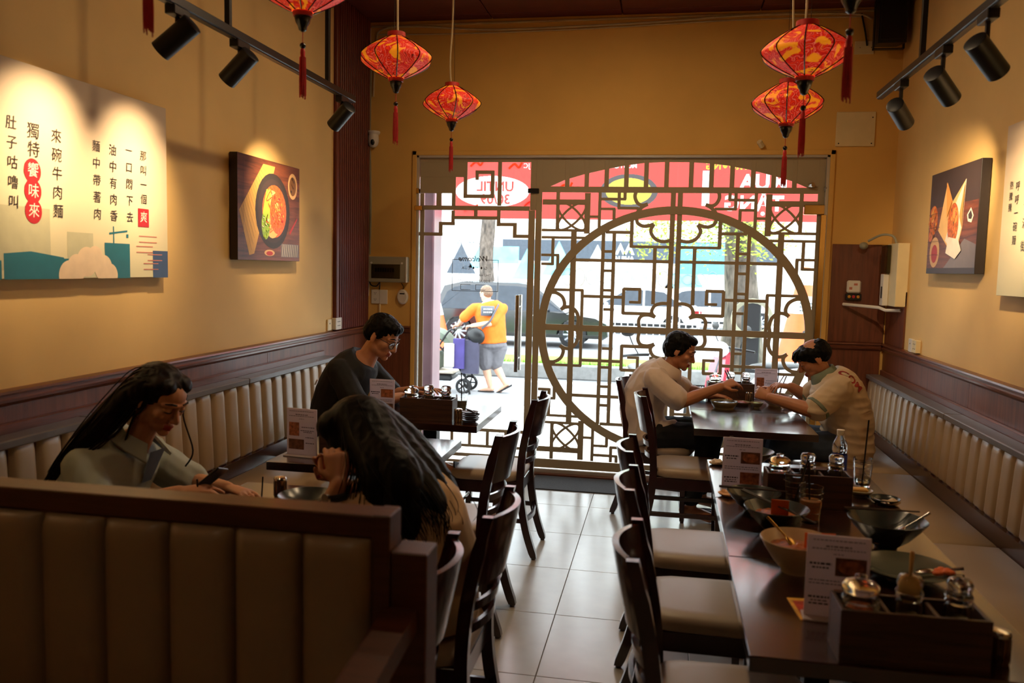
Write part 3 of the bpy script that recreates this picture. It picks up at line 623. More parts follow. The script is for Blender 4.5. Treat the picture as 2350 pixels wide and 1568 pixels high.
def canvas(lb, side, y0, y1, z0, z1, front, depth=.04, edge='art_side'):
    wx = XL if side < 0 else XR; d = -side; yc = (y0+y1)/2; zc = (z0+z1)/2
    t = thing('wall_picture', lb, 'picture', (wx, yc, zc))
    mb = MB(); a = (.004, depth); xs = a if d > 0 else (-a[1], -a[0])
    mb.bx(xs[0], xs[1], y0-yc, y1-yc, z0-zc, z1-zc, .002); part('canvas', mb, edge, t)
    # u runs to the viewer's right, v up, measured from the picture's centre
    fn = lambda u, w, e: (d*(depth+e), (u if side < 0 else -u), w)
    W, H = y1-y0, z1-z0
    print_layers(t, [(front, rect(-W/2+.001, W/2-.001, -H/2+.001, H/2-.001))], fn, .0002, .0001)
    def txt(s_, u, w, size, mat, e=.0024, **k):
        o = fn(u, w, e); return lettering(s_, size, mat, frame(o, (0, 1 if side < 0 else -1, 0), (0, 0, 1)), t, **k)
    return t, fn, W, H, txt
# calligraphy panel, left: its right edge is at y 3.62; columns of brush characters
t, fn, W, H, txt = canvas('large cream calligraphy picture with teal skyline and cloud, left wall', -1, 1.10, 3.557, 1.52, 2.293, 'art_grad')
Y = lambda y: y-.06-(1.10+3.557)/2
Z = lambda z: z-(1.52+2.293)/2
lay = [('art_pale', rect(Y(2.60), Y(2.86), Z(1.55), Z(1.78))), ('art_pale', rect(Y(2.95), Y(3.1), Z(1.55), Z(1.7))),
 ('art_teal', rect(Y(2.2), Y(2.62), Z(1.518), Z(1.585))), ('art_teal', [(Y(2.63), Z(1.518)), (Y(2.93), Z(1.518)), (Y(2.93), Z(1.6)), (Y(2.76), Z(1.62)), (Y(2.63), Z(1.61))]), ('art_teal', rect(Y(2.92), Y(3.01), Z(1.518), Z(1.596))),
 ('art_teal', rect(Y(3.17), Y(3.335), Z(1.518), Z(1.665))), ('art_teal', rect(Y(3.225), Y(3.232), Z(1.66), Z(1.735))), ('art_teal', [(Y(3.2), Z(1.7)), (Y(3.32), Z(1.715)), (Y(3.32), Z(1.723)), (Y(3.2), Z(1.708))]), ('art_teal', rect(Y(3.312), Y(3.327), Z(1.69), Z(1.706))),
 ('art_navy', rect(Y(3.5), Y(3.615), Z(1.518), Z(1.64)))]
for u, w, r in [(2.96, 1.53, .06), (3.0, 1.56, .055), (3.06, 1.585, .06), (3.11, 1.6, .05), (3.16, 1.56, .055), (3.2, 1.53, .05)]:
    r_ = r; lay.append(('art_cloud', [(p, max(q, Z(1.518))) for p, q in circ(Y(u), Z(w), r_)]))
for a, b_, z_ in [(3.4, 3.53, 1.7), (3.38, 3.5, 1.655), (3.46, 3.57, 1.62), (3.43, 3.54, 1.58)]: lay.append(('art_line', rect(Y(a), Y(b_), Z(z_), Z(z_+.004)))); lay.append(('art_line', rect(Y(a), Y(b_), Z(z_-.026), Z(z_-.022))))
for w in (.0, .046, .092): lay.append(('art_red', circ(Y(2.777), Z(1.766+w*1.59), .042, 28, .045)))
lay.append(('art_red', rect(Y(3.396), Y(3.473), Z(1.743), Z(1.823))))
print_layers(t, lay, fn, .0008, .00005)
def column(s_, y, zs, size, mat='art_black'):
    for c_, z_ in zip(s_, zs): txt(c_, Y(y), Z(z_), size, mat, shear=.08, res=2)
def lsp(a, b_, n): return [a+(b_-a)*k/(n-1) for k in range(n)]
for s_, y, zs, sz in [('肚子咕嚕叫', 2.681, lsp(2.067, 1.79, 5), .052), ('獨特', 2.784, [2.053, 1.987], .062), ('來碗牛肉麵', 2.902, lsp(2.053, 1.772, 5), .056), ('麵中帶著肉', 3.127, lsp(2.049, 1.777, 5), .05), ('油中有肉香', 3.23, lsp(2.047, 1.776, 5), .05), ('一口悶下去', 3.337, lsp(2.06, 1.777, 5), .048), ('那叫一個', 3.437, lsp(2.051, 1.862, 4), .047)]: column(s_, y, zs, sz)
column('饗味來', 2.778, [1.912, 1.837, 1.766], .056, 'art_white'); column('爽', 3.434, [1.783], .052, 'art_white')
# noodle bowl picture, left
t, fn, W, H, txt = canvas('square picture of a black noodle bowl on wood, left wall', -1, 4.19, 4.965, 1.61, 2.186, 'art_plank', .05, 'art_slate')
lay = [('art_bamboo', [(-.40, -.02), (-.1, .28), (.06, .28), (-.22, -.27), (-.28, -.28)]), ('art_cloth', rect(.14, .4, -.285, -.2)), ('art_bowl', circ(.03, .0, .235)), ('art_slate', circ(.03, .0, .2)), ('art_food', circ(.05, .0, .165)), ('art_noodle', circ(.02, -.02, .12, 24, .15)),
 ('art_food', circ(.085, -.01, .1, 24, .13)), ('art_herb', circ(-.07, -.09, .055, 20, .09)), ('art_green', [(-.11, -.02), (-.06, .13), (-.03, .13), (-.045, -.06)]), ('art_green', [(-.07, -.04), (-.02, .14), (.0, .13), (-.02, -.06)]), ('art_orange', circ(.11, .05, .05)), ('art_noodle', circ(.08, .03, .028)),
 ('art_dish', circ(.31, .18, .07, 20, .085)), ('art_dip2', circ(.31, .18, .05, 20, .062)), ('art_dish', circ(-.02, -.262, .07, 16, .02)), ('art_dip', circ(-.02, -.265, .045, 16, .014)), ('art_dip', [(.26, -.12), (.38, -.02), (.385, -.03), (.27, -.14)])]
for k in range(14): lay.append(('art_slate', [(-.38+.02*k, -.0+.02*k-.0), (-.378+.02*k, -.0+.02*k), (-.25+.017*k, -.25+.036*k), (-.252+.017*k, -.25+.036*k)]))
for k in range(9): lay.append(('art_white', [(.15+.027*k, -.283), (.155+.027*k, -.283), (.17+.027*k, -.203), (.165+.027*k, -.203)]))
rn = random.Random(4)
for k in range(16):
    a = rn.random()*6.28; q = rn.uniform(.3, 1); c_ = (.06+.1*q*cos(a), .0+.13*q*sin(a)); strand(lay, rn.choice(['art_noodle', 'art_orange', 'art_food']), [(c_[0]+rn.uniform(-.05, .05), c_[1]+rn.uniform(-.05, .05)) for _ in range(4)], .0035)
speck(lay, ['art_food', 'art_orange', 'art_fry2', 'art_dip'], .09, .0, .085, .12, 44, .013, 1); speck(lay, ['art_herb', 'art_green', 'art_pale'], -.065, -.09, .05, .085, 34, .01, 2); speck(lay, ['art_white', 'art_noodle'], .06, .09, .07, .03, 10, .006, 3); speck(lay, ['art_slate', 'art_dip2'], .31, .18, .042, .055, 14, .01, 5)
for k in range(5): strand(lay, 'art_slate', [(-.36+.16*k, .29), (-.355+.16*k, .0), (-.36+.16*k, -.29)] if abs(-.36+.16*k-.03) > .25 else [(.37, .1), (.372, -.1)], .0012)
print_layers(t, lay, fn, .0006, .00003, .93)
# fried food picture, right
t, fn, W, H, txt = canvas('picture of fried chicken in paper on a dark board, right wall', 1, 4.535, 5.32, 1.622, 2.196, 'art_slate', .05, 'art_bowl')
lay = [('art_plank', rect(-.449, .449, -.294, .1)), ('art_paper', [(-.25, -.05), (-.12, .25), (.0, .12), (.22, .24), (.2, -.05), (.12, -.2), (-.05, -.16)]), ('art_white', [(.05, .1), (.22, .24), (.2, -.02), (.1, -.22), (-.1, -.12)]), ('art_crust', circ(.03, -.02, .1, 24, .13)), ('art_fry2', circ(.06, .03, .05, 18, .05)),
 ('art_crust', circ(-.36, .02, .085, 22, .1)), ('art_fry2', circ(-.38, .05, .04)), ('art_crust', circ(-.4, -.08, .04)), ('art_dish', circ(-.3, -.19, .1, 22, .1)), ('art_dip', circ(-.3, -.2, .062, 20, .06)), ('art_cloth', [(-.1, -.294), (.449, -.294), (.449, -.16), (.25, -.12)]), ('art_fry', circ(.05, -.16, .05, 18, .03)), ('art_white', [(.27, .02), (.33, .06), (.38, .01), (.35, -.03), (.29, -.02)]), ('art_slate', [(.29, .02), (.33, .045), (.36, .01), (.345, -.01), (.3, -.005)])]
speck(lay, ['art_crust', 'art_fry', 'art_fry2', 'art_food', 'art_dip2'], .03, -.02, .09, .12, 70, .016, 6); speck(lay, ['art_crust', 'art_fry', 'art_fry2', 'art_dip2'], -.36, .01, .075, .1, 50, .016, 7); speck(lay, ['art_fry', 'art_crust', 'art_fry2'], .06, -.16, .07, .03, 22, .012, 8)
lay += [('art_fry2', [(-.12, .25), (-.08, .02), (.0, .12)]), ('art_bamboo', [(.22, .24), (.15, .02), (.2, -.05)]), ('art_white', [(-.02, -.1), (.16, -.12), (.22, -.19), (.12, -.24), (-.06, -.2)])]
for k in range(4): strand(lay, 'art_slate', [(-.44, .06-.09*k), (-.3, .064-.09*k), (-.2, .06-.09*k)], .0012)
print_layers(t, lay, fn, .0006, .00003, .87)
# second calligraphy panel, right (its left edge shows)
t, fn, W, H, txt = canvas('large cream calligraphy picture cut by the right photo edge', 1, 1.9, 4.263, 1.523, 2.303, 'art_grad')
Y = lambda y: (1.9+4.263)/2-y+.1
for s_, y, zs, sz in [('熱騰騰', 4.27, [2.03, 1.98, 1.93], .04), ('呼呼一碗麵', 4.2, lsp(2.02, 1.78, 5), .045), ('香氣滿街', 4.1, lsp(2.05, 1.75, 4), .05)]:
    for c_, z_ in zip(s_, zs): txt(c_, Y(y), z_-(1.521+2.322)/2, sz, 'art_black')
print_layers(t, [('art_navy', rect(Y(4.0), Y(3.5), -.39, -.25)), ('art_teal', rect(Y(3.5), Y(3.2), -.39, -.2))], fn, .0012)
# ---- electrical things on the front wall, left
t = thing('breaker_box', 'grey breaker box with a clear cover on the front wall, left', 'breaker box', (-2.14, D, 1.565))
mb = MB(); mb.bx(-.165, .165, -.055, 0, -.1, .1, .006); part('case', mb, 'grey_plastic', t)
mb = MB(); mb.bx(-.13, .105, -.06, -.055, -.07, .04, .002); part('cover', mb, PANE('smoked', (.6, .55, .4, 1), .8), t)
mb = MB(); [mb.bx(-.1+.02*k, -.086+.02*k, -.058, -.055, -.02, .01) for k in range(8)]; part('breakers', mb, 'black_plastic', t)
mb = MB(); [mb.tube([(x, -.055, .05), (x, -.062, .05)], .008, 10) for x in (-.13, .12)]; part('screw', mb, 'white_plastic', t)
mb = MB(); mb.bx(.15, .16, -.062, -.05, -.1, .1, .001); part('edge_strip', mb, 'white_plastic', t)
def plate_thing(name, lb, cat, loc, w, h, dp, mat, holes, ax='y', hm='black_plastic'):
    t = thing(name, lb, cat, loc); mb = MB()
    if ax == 'y': mb.bx(-w/2, w/2, -dp, 0, -h/2, h/2, .003)
    elif ax == 'x+': mb.bx(0, dp, -w/2, w/2, -h/2, h/2, .003)
    else: mb.bx(-dp, 0, -w/2, w/2, -h/2, h/2, .003)
    part('plate', mb, mat, t)
    for u, w_, r in holes:
        mb = MB()
        if ax == 'y': mb.tube([(u, -dp+.001, w_), (u, -dp-.001, w_)], r, 8)
        elif ax == 'x+': mb.tube([(dp-.001, u, w_), (dp+.001, u, w_)], r, 8)
        else: mb.tube([(-dp+.001, u, w_), (-dp-.001, u, w_)], r, 8)
        part('socket_hole', mb, hm, t)
    return t
H6 = [(u, w_, .0035) for u in (-.012, .012) for w_ in (-.03, -.018, .02, .032)]
plate_thing('power_socket', 'white socket plate under the breaker box, left half of the pair', 'socket', (-2.254, D, 1.348), .066, .112, .012, 'white_plastic', [(-.006, .03, .003), (.008, .03, .003), (0, .02, .003), (-.006, -.02, .003), (.008, -.02, .003), (0, -.03, .003)])
plate_thing('light_switch', 'blank white plate under the breaker box, right half of the pair', 'switch', (-2.186, D, 1.347), .066, .112, .012, 'white_plastic', [(0, .0, .012)], hm='white_plastic')
t = thing('alarm_disc', 'oval white wall device with a cable under the breaker box', 'alarm', (-2.026, D, 1.352)); mb = MB(); mb.tube([(0, 0, 0), (0, -.02, 0), (0, -.028, 0)], [.045, .045, .036], 24, flat=(1.3, 1), up=(0, 0, 1)); part('case', mb, 'white_plastic', t, 30)
mb = MB(); mb.bx(-.02, .02, -.029, -.027, .02, .03); part('stripe', mb, 'black_plastic', t); mb = MB(); mb.tube(smooth_path([(.0, -.006, .058), (.005, -.01, .08), (-.012, -.01, .108)]), .003, 5); part('cable', mb, 'black_plastic', t)
plate_thing('power_socket', 'white socket box with six holes on the left wall rail', 'socket', (XL+.0, 5.66, 1.172), .11, .085, .035, 'white_plastic', [(u, w_, .004) for u in (-.02, .0, .02) for w_ in (-.014, .014)], 'x+')
plate_thing('power_socket', 'thin cream socket plate behind the six-hole socket box, left wall', 'socket', (XL, 5.55, 1.168), .07, .08, .012, 'cream_plastic', [(0, .01, .006)], 'x+')
plate_thing('power_socket', 'yellowish socket plate on the right wall rail, nearer of two', 'socket', (XR, 5.535, 1.168), .075, .08, .03, 'cream_plastic', [(u, w_, .004) for u in (-.015, .015) for w_ in (-.015, .015)], 'x-')
plate_thing('power_socket', 'white socket plate on the right wall rail, further of two', 'socket', (XR, 5.66, 1.165), .075, .085, .02, 'white_plastic', [(0, .012, .005)], 'x-')
# cctv camera on the front wall
t = thing('security_camera', 'white dome security camera on the front wall, left corner', 'camera', (-2.262, D, 2.58))
mb = MB(); mb.lathe([(.05, .05), (.052, .04), (.046, .03), (.04, .025)], 18, (0, -.055, 0)); mb.bx(-.03, .03, -.05, 0, .025, .05, .004); part('bracket', mb, 'white_plastic', t)
mb = MB(); mb.lathe([(.036, .03), (.042, .01), (.043, -.03), (.036, -.055), (.02, -.07), (.002, -.075)], 18, (0, -.06, 0)); part('head', mb, 'white_plastic', t)
mb = MB(); mb.ell((.006, -.09, -.035), (.018, .017, .026)); part('lens', mb, 'black_plastic', t)
# surface cables along the top of the front wall and down the corner
def cable(lb, pts, r, mat='cream_plastic', name='wall_cable'): mb = MB(); mb.tube(smooth_path(pts, 5), r, 6); return tag(part(name, mb, mat), lb, 'cable')
cable('grey cable sagging along the top of the front wall', [(-2.28, D-.015, 2.9), (-2.26, D-.015, 3.3), (-2.2, D-.02, 3.41), (-1.9, D-.02, 3.42), (-1.3, D-.02, 3.38), (-.2, D-.02, 3.4), (.5, D-.02, 3.43), (1.2, D-.02, 3.42), (1.35, D-.02, 3.38)], .008, 'cord_cream')
cable('thin grey cable lowest of those along the top of the front wall', [(-2.25, D-.015, 3.37), (-1.6, D-.015, 3.36), (-.6, D-.015, 3.37), (.4, D-.015, 3.4), (1.28, D-.015, 3.4)], .006, 'cord_cream')
cable('straight white conduit along the ceiling edge of the front wall', [(-2.3, D-.012, 3.43), (-.8, D-.012, 3.435), (1.5, D-.012, 3.44)], .009, 'cord_cream')
cable('dark cables running down the left front corner to the breaker box', [(-2.3, D-.015, 3.3), (-2.305, D-.018, 2.6), (-2.295, D-.015, 2.1), (-2.3, D-.015, 1.68)], .009, 'grey_plastic')
cable('white conduit down the left front corner below the camera', [(-2.312, D-.008, 3.42), (-2.312, D-.008, 2.4), (-2.312, D-.008, 1.35)], .007, 'white_plastic')
cable('dark loop of wires between the breaker box and the sockets', [(-2.3, D-.02, 1.55), (-2.29, D-.03, 1.45), (-2.24, D-.03, 1.43), (-2.21, D-.03, 1.46), (-2.215, D-.02, 1.405)], .005, 'black_plastic')
cable('white conduit from the socket pair down to the rail', [(-2.215, D-.01, 1.29), (-2.215, D-.01, 1.13)], .008, 'cream_plastic')
cable('black cable at the top right above the cover plate', [(1.28, D-.02, 3.42), (1.31, D-.02, 3.3), (1.33, D-.015, 3.2)], .006, 'black_plastic')
# ---- front wall, right
t = plate_thing('cover_plate', 'square wall-coloured cover plate with screws above the timber sheet', 'cover plate', (1.287, D, 2.63), .262, .24, .012, 'cream_plastic', [(-.11, -.1, .005), (.11, -.1, .005), (.11, .08, .005)])
plate_thing('cover_plate', 'small blank double plate beside the loudspeaker', 'cover plate', (1.315, D, 3.19), .13, .09, .01, 'cream_plastic', [(.045, .0, .003), (-.03, .0, .003)])
t = thing('loudspeaker', 'black loudspeaker high in the right front corner', 'speaker', (1.44, D-.14, 3.33))
mb = MB(); mb.loft([[(-.09, -.1, z*.17), (.09, -.1, z*.17), (.075, .09, z*.15), (-.075, .09, z*.15)] for z in (-1, -.92, .92, 1)]); part('cabinet', mb, 'black_plastic', t)
mb = MB(); mb.bx(-.08, .08, -.108, -.1, -.15, .15, .004); part('grille', mb, 'black_metal', t); mb = MB(); mb.bx(-.02, .02, .08, .14, -.02, .02); mb.bx(-.1, -.094, -.02, .02, -.19, .19); mb.bx(.094, .1, -.02, .02, -.19, .19); mb.bx(-.1, .1, -.02, .02, -.19, -.184); part('bracket', mb, 'black_metal', t)
t = thing('control_meter', 'small white control unit on the timber sheet beside the screen', 'meter', (1.33, D-.012, 1.5))
mb = MB(); mb.bx(-.045, .05, -.03, 0, -.025, .065, .01); part('case', mb, 'white_plastic', t)
mb = MB(); mb.bx(-.05, .055, -.035, 0, -.075, -.03, .004); part('terminal', mb, 'black_plastic', t)
for k, mt in enumerate(('brass', 'art_red', 'brass')): mb = MB(); mb.tube([(-.03+.03*k, -.035, -.05), (-.03+.03*k, -.042, -.05)], .011, 10); part('button', mb, mt, t)
mb = MB(); mb.bx(-.03, -.01, -.031, -.029, .0, .018); mb.bx(.0, .025, -.031, -.029, .03, .045); part('marking', mb, 'art_line', t)
t = thing('wall_cabinet', 'cream metal cabinet with clear side on the right wall corner', 'wall cabinet', (XR, 6.02, 1.62))  # cream electrical box on the right wall
mb = MB(); mb.bx(-.075, 0, -.16, .1, -.22, .2, .004); part('case', mb, 'cream_plastic', t)
mb = MB(); mb.bx(-.115, -.075, .0, .1, -.0, .19, .003); part('clear_box', mb, 'smoked', t)
mb = MB(); mb.bx(-.11, -.075, .02, .1, -.22, -.005, .003); part('lower_box', mb, 'white_plastic', t); mb = MB(); mb.bx(-.112, -.11, .04, .07, -.17, -.09); part('slot', mb, 'black_plastic', t)
mb = MB(); mb.tube(smooth_path([(-.05, -.02, .2), (-.07, .0, .25), (-.13, .05, .26), (-.2, .12, .22)]), .008, 7); part('hose', mb, 'grey_plastic', t)
mb = MB(); mb.ell((-.21, .2, .19), (.03, .03, .025)); part('junction', mb, 'grey_plastic', t)
mb = MB(); mb.tube([(-.02, -.1, -.245), (-.09, .0, -.25), (-.12, .06, -.235), (-.31, .27, -.225)], .011, 8); part('wall_tube', mb, 'white_plastic', t)
mb = MB(); mb.tube([(1.035, 6.22, 2.56), (1.06, 6.25, 2.53)], .02, 8); tag(part('sensor', mb, 'cream_plastic', loc=(-.405, .06, -.02)), 'tiny cream sensor above the shop front frame', 'sensor')
# unseen ceiling downlights, added to warm and brighten the room
DL = [(-1.2, -1.6, .4, 'added round ceiling downlight behind the viewer, left'), (.5, -1.6, .4, 'added round ceiling downlight behind the viewer, right'), (-1.0, .9, .8, 'added round ceiling downlight above the booth bench, out of the frame'), (-.4, 3.4, 6, 'added round ceiling downlight above the aisle, out of the frame'), (-.4, 4.7, 7, 'added round ceiling downlight nearest the shop front, out of the frame')]
for i, (x, y, pw_, lb) in enumerate(DL):
    t = thing('added_downlight', lb, 'added ceiling light', (x, y, ZC), 0, 'added ceiling downlights')
    mb = MB(); mb.lathe([(.07, 0), (.075, -.006), (.06, -.012), (.05, -.004)], 24); part('rim', mb, 'white_plastic', t); mb = MB(); mb.lathe([(.05, -.005), (.001, -.0052)], 24); part('diffuser', mb, EMIT('fill_glow', (1, .75, .45, 1), 6) if i == 0 else 'fill_glow', t)
    lamp('fill_lamp', 'AREA', (x, y, ZC-.02), pw_, radius=.05, size=.12)
# ================================================================== ON THE TABLES
TZ = .75
M('sauce_dark', C(14, 8, 6), .2); M('chili', C(150, 62, 22), .35, var=.5, vs=120); M('glass_lid', C(214, 200, 180), .12, .0, var=.05)
M('bowl_dark', C(42, 50, 50), .25, var=.12); M('bowl_beige', C(196, 170, 134), .3, var=.1, vs=20); M('food', C(150, 76, 14), .45, var=.6, vs=70); M('broth', C(150, 96, 48), .15, var=.3, vs=30)
M('orange_card', C(236, 104, 24), .5, var=.05); M('bill_paper', C(214, 190, 160), .6); M('napkin', C(224, 170, 120), .7); M('steel', C(180, 175, 168), .22, 1); TRANSLU('milk_tea', C(222, 160, 100), .6, .3); M('tan_cake', C(216, 170, 96), .5, var=.15, vs=30)
M('straw', C(12, 10, 10), .3); M('blue_label', C(30, 60, 190), .4); M('menu_photo', C(170, 104, 76), .5, var=.55, vs=70); M('menu_photo2', C(120, 78, 60), .5, var=.5, vs=60); M('plate_olive', C(92, 96, 84), .22, var=.1); M('soy_dish', C(150, 140, 110), .25, var=.1)
M('leaflet_red', C(176, 48, 26), .5, var=.4, vs=40); M('leaflet_yellow', C(226, 168, 50), .5, var=.3, vs=30); M('pick_stripe', C(120, 92, 70), .25, .8); M('chop_dark', C(36, 20, 18), .35)
def menu(lb, x, y, rz, pics, drinks=False, z=TZ):
    t = thing('menu_stand', lb, 'menu card', (x, y, z), rz, 'table menu cards')
    mb = MB(); mb.bx(-.078, .078, -.03, .03, .0, .006, .002); part('foot', mb, 'paper', t)
    mb = MB(); mb.bx(-.074, .074, -.003, .003, .006, .212, .0008); part('card', mb, 'paper', t)
    def lines(rows, mat):
        mb = MB()
        for u0, u1, zz, h in rows:
            u = u0
            while u < u1: l = random.uniform(.004, .011); mb.bx(u, min(u+l, u1), -.0036, -.003, zz-h/2, zz+h/2); u += l+.0025
        part('print_lines', mb, mat, t, 0, kind='stuff')
    lines([(-.06, .06, .2, .0025), (-.03, .03, .185, .004), (-.062, .062, .178, .0025), (-.012, .012, .166, .002)], 'print_grey')
    if not drinks:
        for zz in (.135, .055):
            mb = MB(); mb.bx(-.006, .066, -.0037, -.003, zz-.023, zz+.023); part('photo', mb, pics[0] if zz > .1 else pics[1], t, 0)
            mb = MB(); mb.add([(.03+.03*cos(a)*1, -.0039, zz+.018*sin(a)) for a in [2*pi*k/16 for k in range(16)]], [tuple(range(16))]); part('photo', mb, 'menu_photo', t, 0)
        lines([(-.066, -.014, .14, .005), (-.06, -.02, .13, .004), (-.066, .06, .098, .0022), (-.066, .06, .09, .0022), (-.066, -.014, .055, .005), (-.06, -.02, .046, .003), (-.064, -.018, .038, .004)], 'print_dark')
    else:
        mb = MB(); mb.bx(-.062, -.012, -.0037, -.003, .09, .15); part('photo', mb, 'menu_photo', t, 0); mb = MB(); mb.bx(-.064, .012, -.0037, -.003, .03, .075); part('photo', mb, 'menu_photo2', t, 0)
        lines([(.0, .064, .13, .003), (-.005, .062, .115, .003), (.01, .05, .108, .003), (.02, .062, .085, .003), (.02, .062, .06, .003)], 'print_dark')
    return t
menu('menu card on the messy row, behind the bowl with the orange slip', .325, 3.30, -.04, ('menu_photo2', 'menu_photo'))
menu('menu card nearest the camera, on the corner table', .447, 2.11, -.05, ('menu_photo2', 'menu_photo'))
menu('drinks card on the table behind the back-view woman', -1.545, 3.40, -.12, None, True)
menu('menu card in front of the man in black', -1.53, 4.42, -.06, ('menu_photo', 'menu_photo2'))
menu('menu card on the table between the two men', .70, 5.80, .05, None, True)
# glass ware
def jar(kind, lb, x, y, z, grp, fill):
    t = thing('spice_jar' if kind == 'wide' else 'sauce_shaker', lb, 'jar', (x, y, z), random.random()*3, grp)
    if kind == 'wide':
        mb = MB(); mb.lathe([(.001, .002), (.036, .002), (.04, .008), (.041, .05), (.037, .058), (.041, .064), (.037, .072), (.041, .078), (.036, .086), (.036, .092), (.033, .092), (.033, .084), (.037, .05), (.036, .01), (.001, .006)], 20); part('glass_body', mb, 'clear_glass', t, 50)
        mb = MB(); mb.lathe([(.001, .007), (.034, .008), (.035, .045), (.03, .05), (.001, .052)], 18); part('contents', mb, fill, t, 50)
        mb = MB(); mb.lathe([(.037, .093), (.041, .098), (.04, .108), (.028, .118), (.012, .122), (.014, .13), (.001, .134)], 20); part('lid', mb, 'clear_glass', t, 50)
    else:
        mb = MB(); mb.lathe([(.001, .002), (.024, .002), (.028, .008), (.028, .055), (.03, .075), (.025, .084), (.029, .09), (.024, .096), (.021, .096), (.025, .07), (.025, .01), (.001, .006)], 18); part('glass_body', mb, 'clear_glass', t, 50)
        mb = MB(); mb.lathe([(.001, .007), (.024, .008), (.025, .05), (.001, .05)], 16); part('contents', mb, fill, t, 50)
        mb = MB(); mb.lathe([(.027, .096), (.029, .102), (.024, .11), (.026, .118), (.028, .128), (.022, .138), (.001, .142)], 18); part('lid', mb, 'clear_glass', t, 50)
        mb = MB(); mb.lathe([(.0275, .0965), (.0295, .1), (.0275, .1035)], 18, cap=False); part('collar_ring', mb, 'chrome', t, 50)
        mb = MB(); mb.tube([(.03, 0, .02), (.036, 0, .05), (.03, 0, .08)], .003, 6); part('spout', mb, 'clear_glass', t)
    return t
def caddy(lb, x, y, rz, where, n=3, w=.30, d=.115, h=.12, z=TZ):
    t = thing('condiment_box', lb, 'box', (x, y, z), rz, 'wooden condiment boxes'); th = .009
    mb = MB(); mb.bx(-w/2, w/2, -d/2, d/2, 0, th); part('bottom', mb, 'box_wood', t)
    for a in (-1, 1):
        mb = MB(); mb.bx(-w/2, w/2, a*(d/2)-(th if a > 0 else 0), a*(d/2)+(0 if a > 0 else th), th, h, .001); part('side_board', mb, 'box_wood', t)
        mb = MB(); mb.bx(a*w/2-(th if a > 0 else 0), a*w/2+(0 if a > 0 else th), -d/2+th, d/2-th, th, h, .001); part('end_board', mb, 'box_wood', t)
    for k in range(1, n): u = -w/2+w*k/n; mb = MB(); mb.bx(u-.004, u+.004, -d/2+th, d/2-th, th, h-.006); part('divider', mb, 'box_wood', t)
    g_ = 'jars in the condiment boxes'
    mb = MB(); mb.bx(-w/2+th, w/2-th, -d/2+th, d/2-th, .04, .05); part('inner_shelf', mb, 'box_wood', t)
    R = Matrix.Rotation(rz, 3, 'Z')
    for k in range(n):
        u = -w/2+w*(k+.5)/n; p = R @ V((u, 0, 0)); kind = 'wide' if k == 0 else 'slim'
        jar(kind, ['round glass jar of chilli in the box %s', 'middle sauce shaker in the box %s', 'right-hand sauce shaker in the box %s'][k] % where, x+p.x, y+p.y, z+.051, g_, 'chili' if k == 0 else 'sauce_dark')
    return t
caddy('wooden condiment box on the messy row, beside the tall glasses', .55, 3.19, .02, 'on the messy row')
caddy('wooden condiment box nearest the camera, in the bottom right corner', .563, 1.93, .02, 'nearest the camera', w=.31)
caddy('wooden condiment box on the table behind the back-view woman', -1.30, 3.42, -.04, 'behind the back-view woman')
caddy('wooden condiment box on the table of the man in black', -1.265, 4.44, .0, 'of the man in black')
caddy('wooden condiment box on the table of the two men', .46, 5.70, .05, 'of the two men')
def pick(lb, x, y, z=TZ, s=1):
    t = thing('toothpick_holder', lb, 'toothpick holder', (x, y, z)); mb = MB(); mb.lathe([(.001, 0), (.021, 0), (.022, .004), (.022, .062), (.02, .066)], 24); part('body', mb, 'pick_stripe', t)
    for k in range(12): a = 2*pi*k/12; mb = MB(); mb.tube([(.0222*cos(a), .0222*sin(a), .006), (.0222*cos(a), .0222*sin(a), .06)], .0014, 4); part('flute', mb, 'chrome', t)
    mb = MB(); mb.lathe([(.023, .064), (.0235, .07), (.02, .075), (.008, .077), (.001, .077)], 24); part('cap', mb, 'chrome', t); return t
pick('metal toothpick holder beside the near condiment box at the right edge', .762, 1.95); pick('metal toothpick holder beside the condiment box of the man in black', -1.083, 4.39); pick('metal toothpick holder on the table of the women', -1.345, 2.775); pick('metal toothpick holder on the table of the two men', .575, 5.60)
# bowls and plates
def bowl(lb, x, y, r, h, mat, foot=.4, fill=None, fz=.55, name='bowl', z=TZ, lobes=0, fmat='food', sx=1):
    t = thing(name, lb, 'bowl' if name == 'bowl' else 'plate', (x, y, z), 0)
    mb = MB(); f = foot*r
    mb.lathe([(.001, .004), (f*.85, .004), (f*.85, 0), (f, 0), (f*1.02, .008), (f+(r-f)*.4, h*.36), (f+(r-f)*.78, h*.74), (r, h), (r*.985, h+.002), (r*.95, h*.985), (f+(r-f)*.66, h*.7), (f*.9, h*.28), (.001, .012)], 32, sx=sx); part('body', mb, mat, t, 60)
    if fill:
        mb = MB(); R_ = (f+(r-f)*fz)*.94; rr = []
        for k in range(5):
            q = 1-k/4.5; rr.append((R_*q, h*(fz*.86)+.012*(1-q*q)))
        mb.lathe(rr+[(.001, h*fz*.86+.014)], 24)
        mb.v = [(px*sx, py, pz+.007*MN.noise(V((px*60, py*60, x*9)))) for px, py, pz in mb.v]; part('contents', mb, fmat, t, 60)
    return t
bowl('dark bowl behind the far menu card on the messy row', .40, 3.755, .105, .07, 'bowl_dark', .3, True, .5, fmat='broth')
bowl('dark bowl with chopsticks across its rim, beside the condiment box', .345, 3.04, .095, .07, 'bowl_dark', .35)
bowl('dark bowl holding an orange slip and leftovers', .392, 2.80, .105, .085, 'bowl_dark', .32, True, .75)
bowl('beige bowl with a golden spoon and an orange slip', .405, 2.44, .105, .095, 'bowl_beige', .42, True, .8)
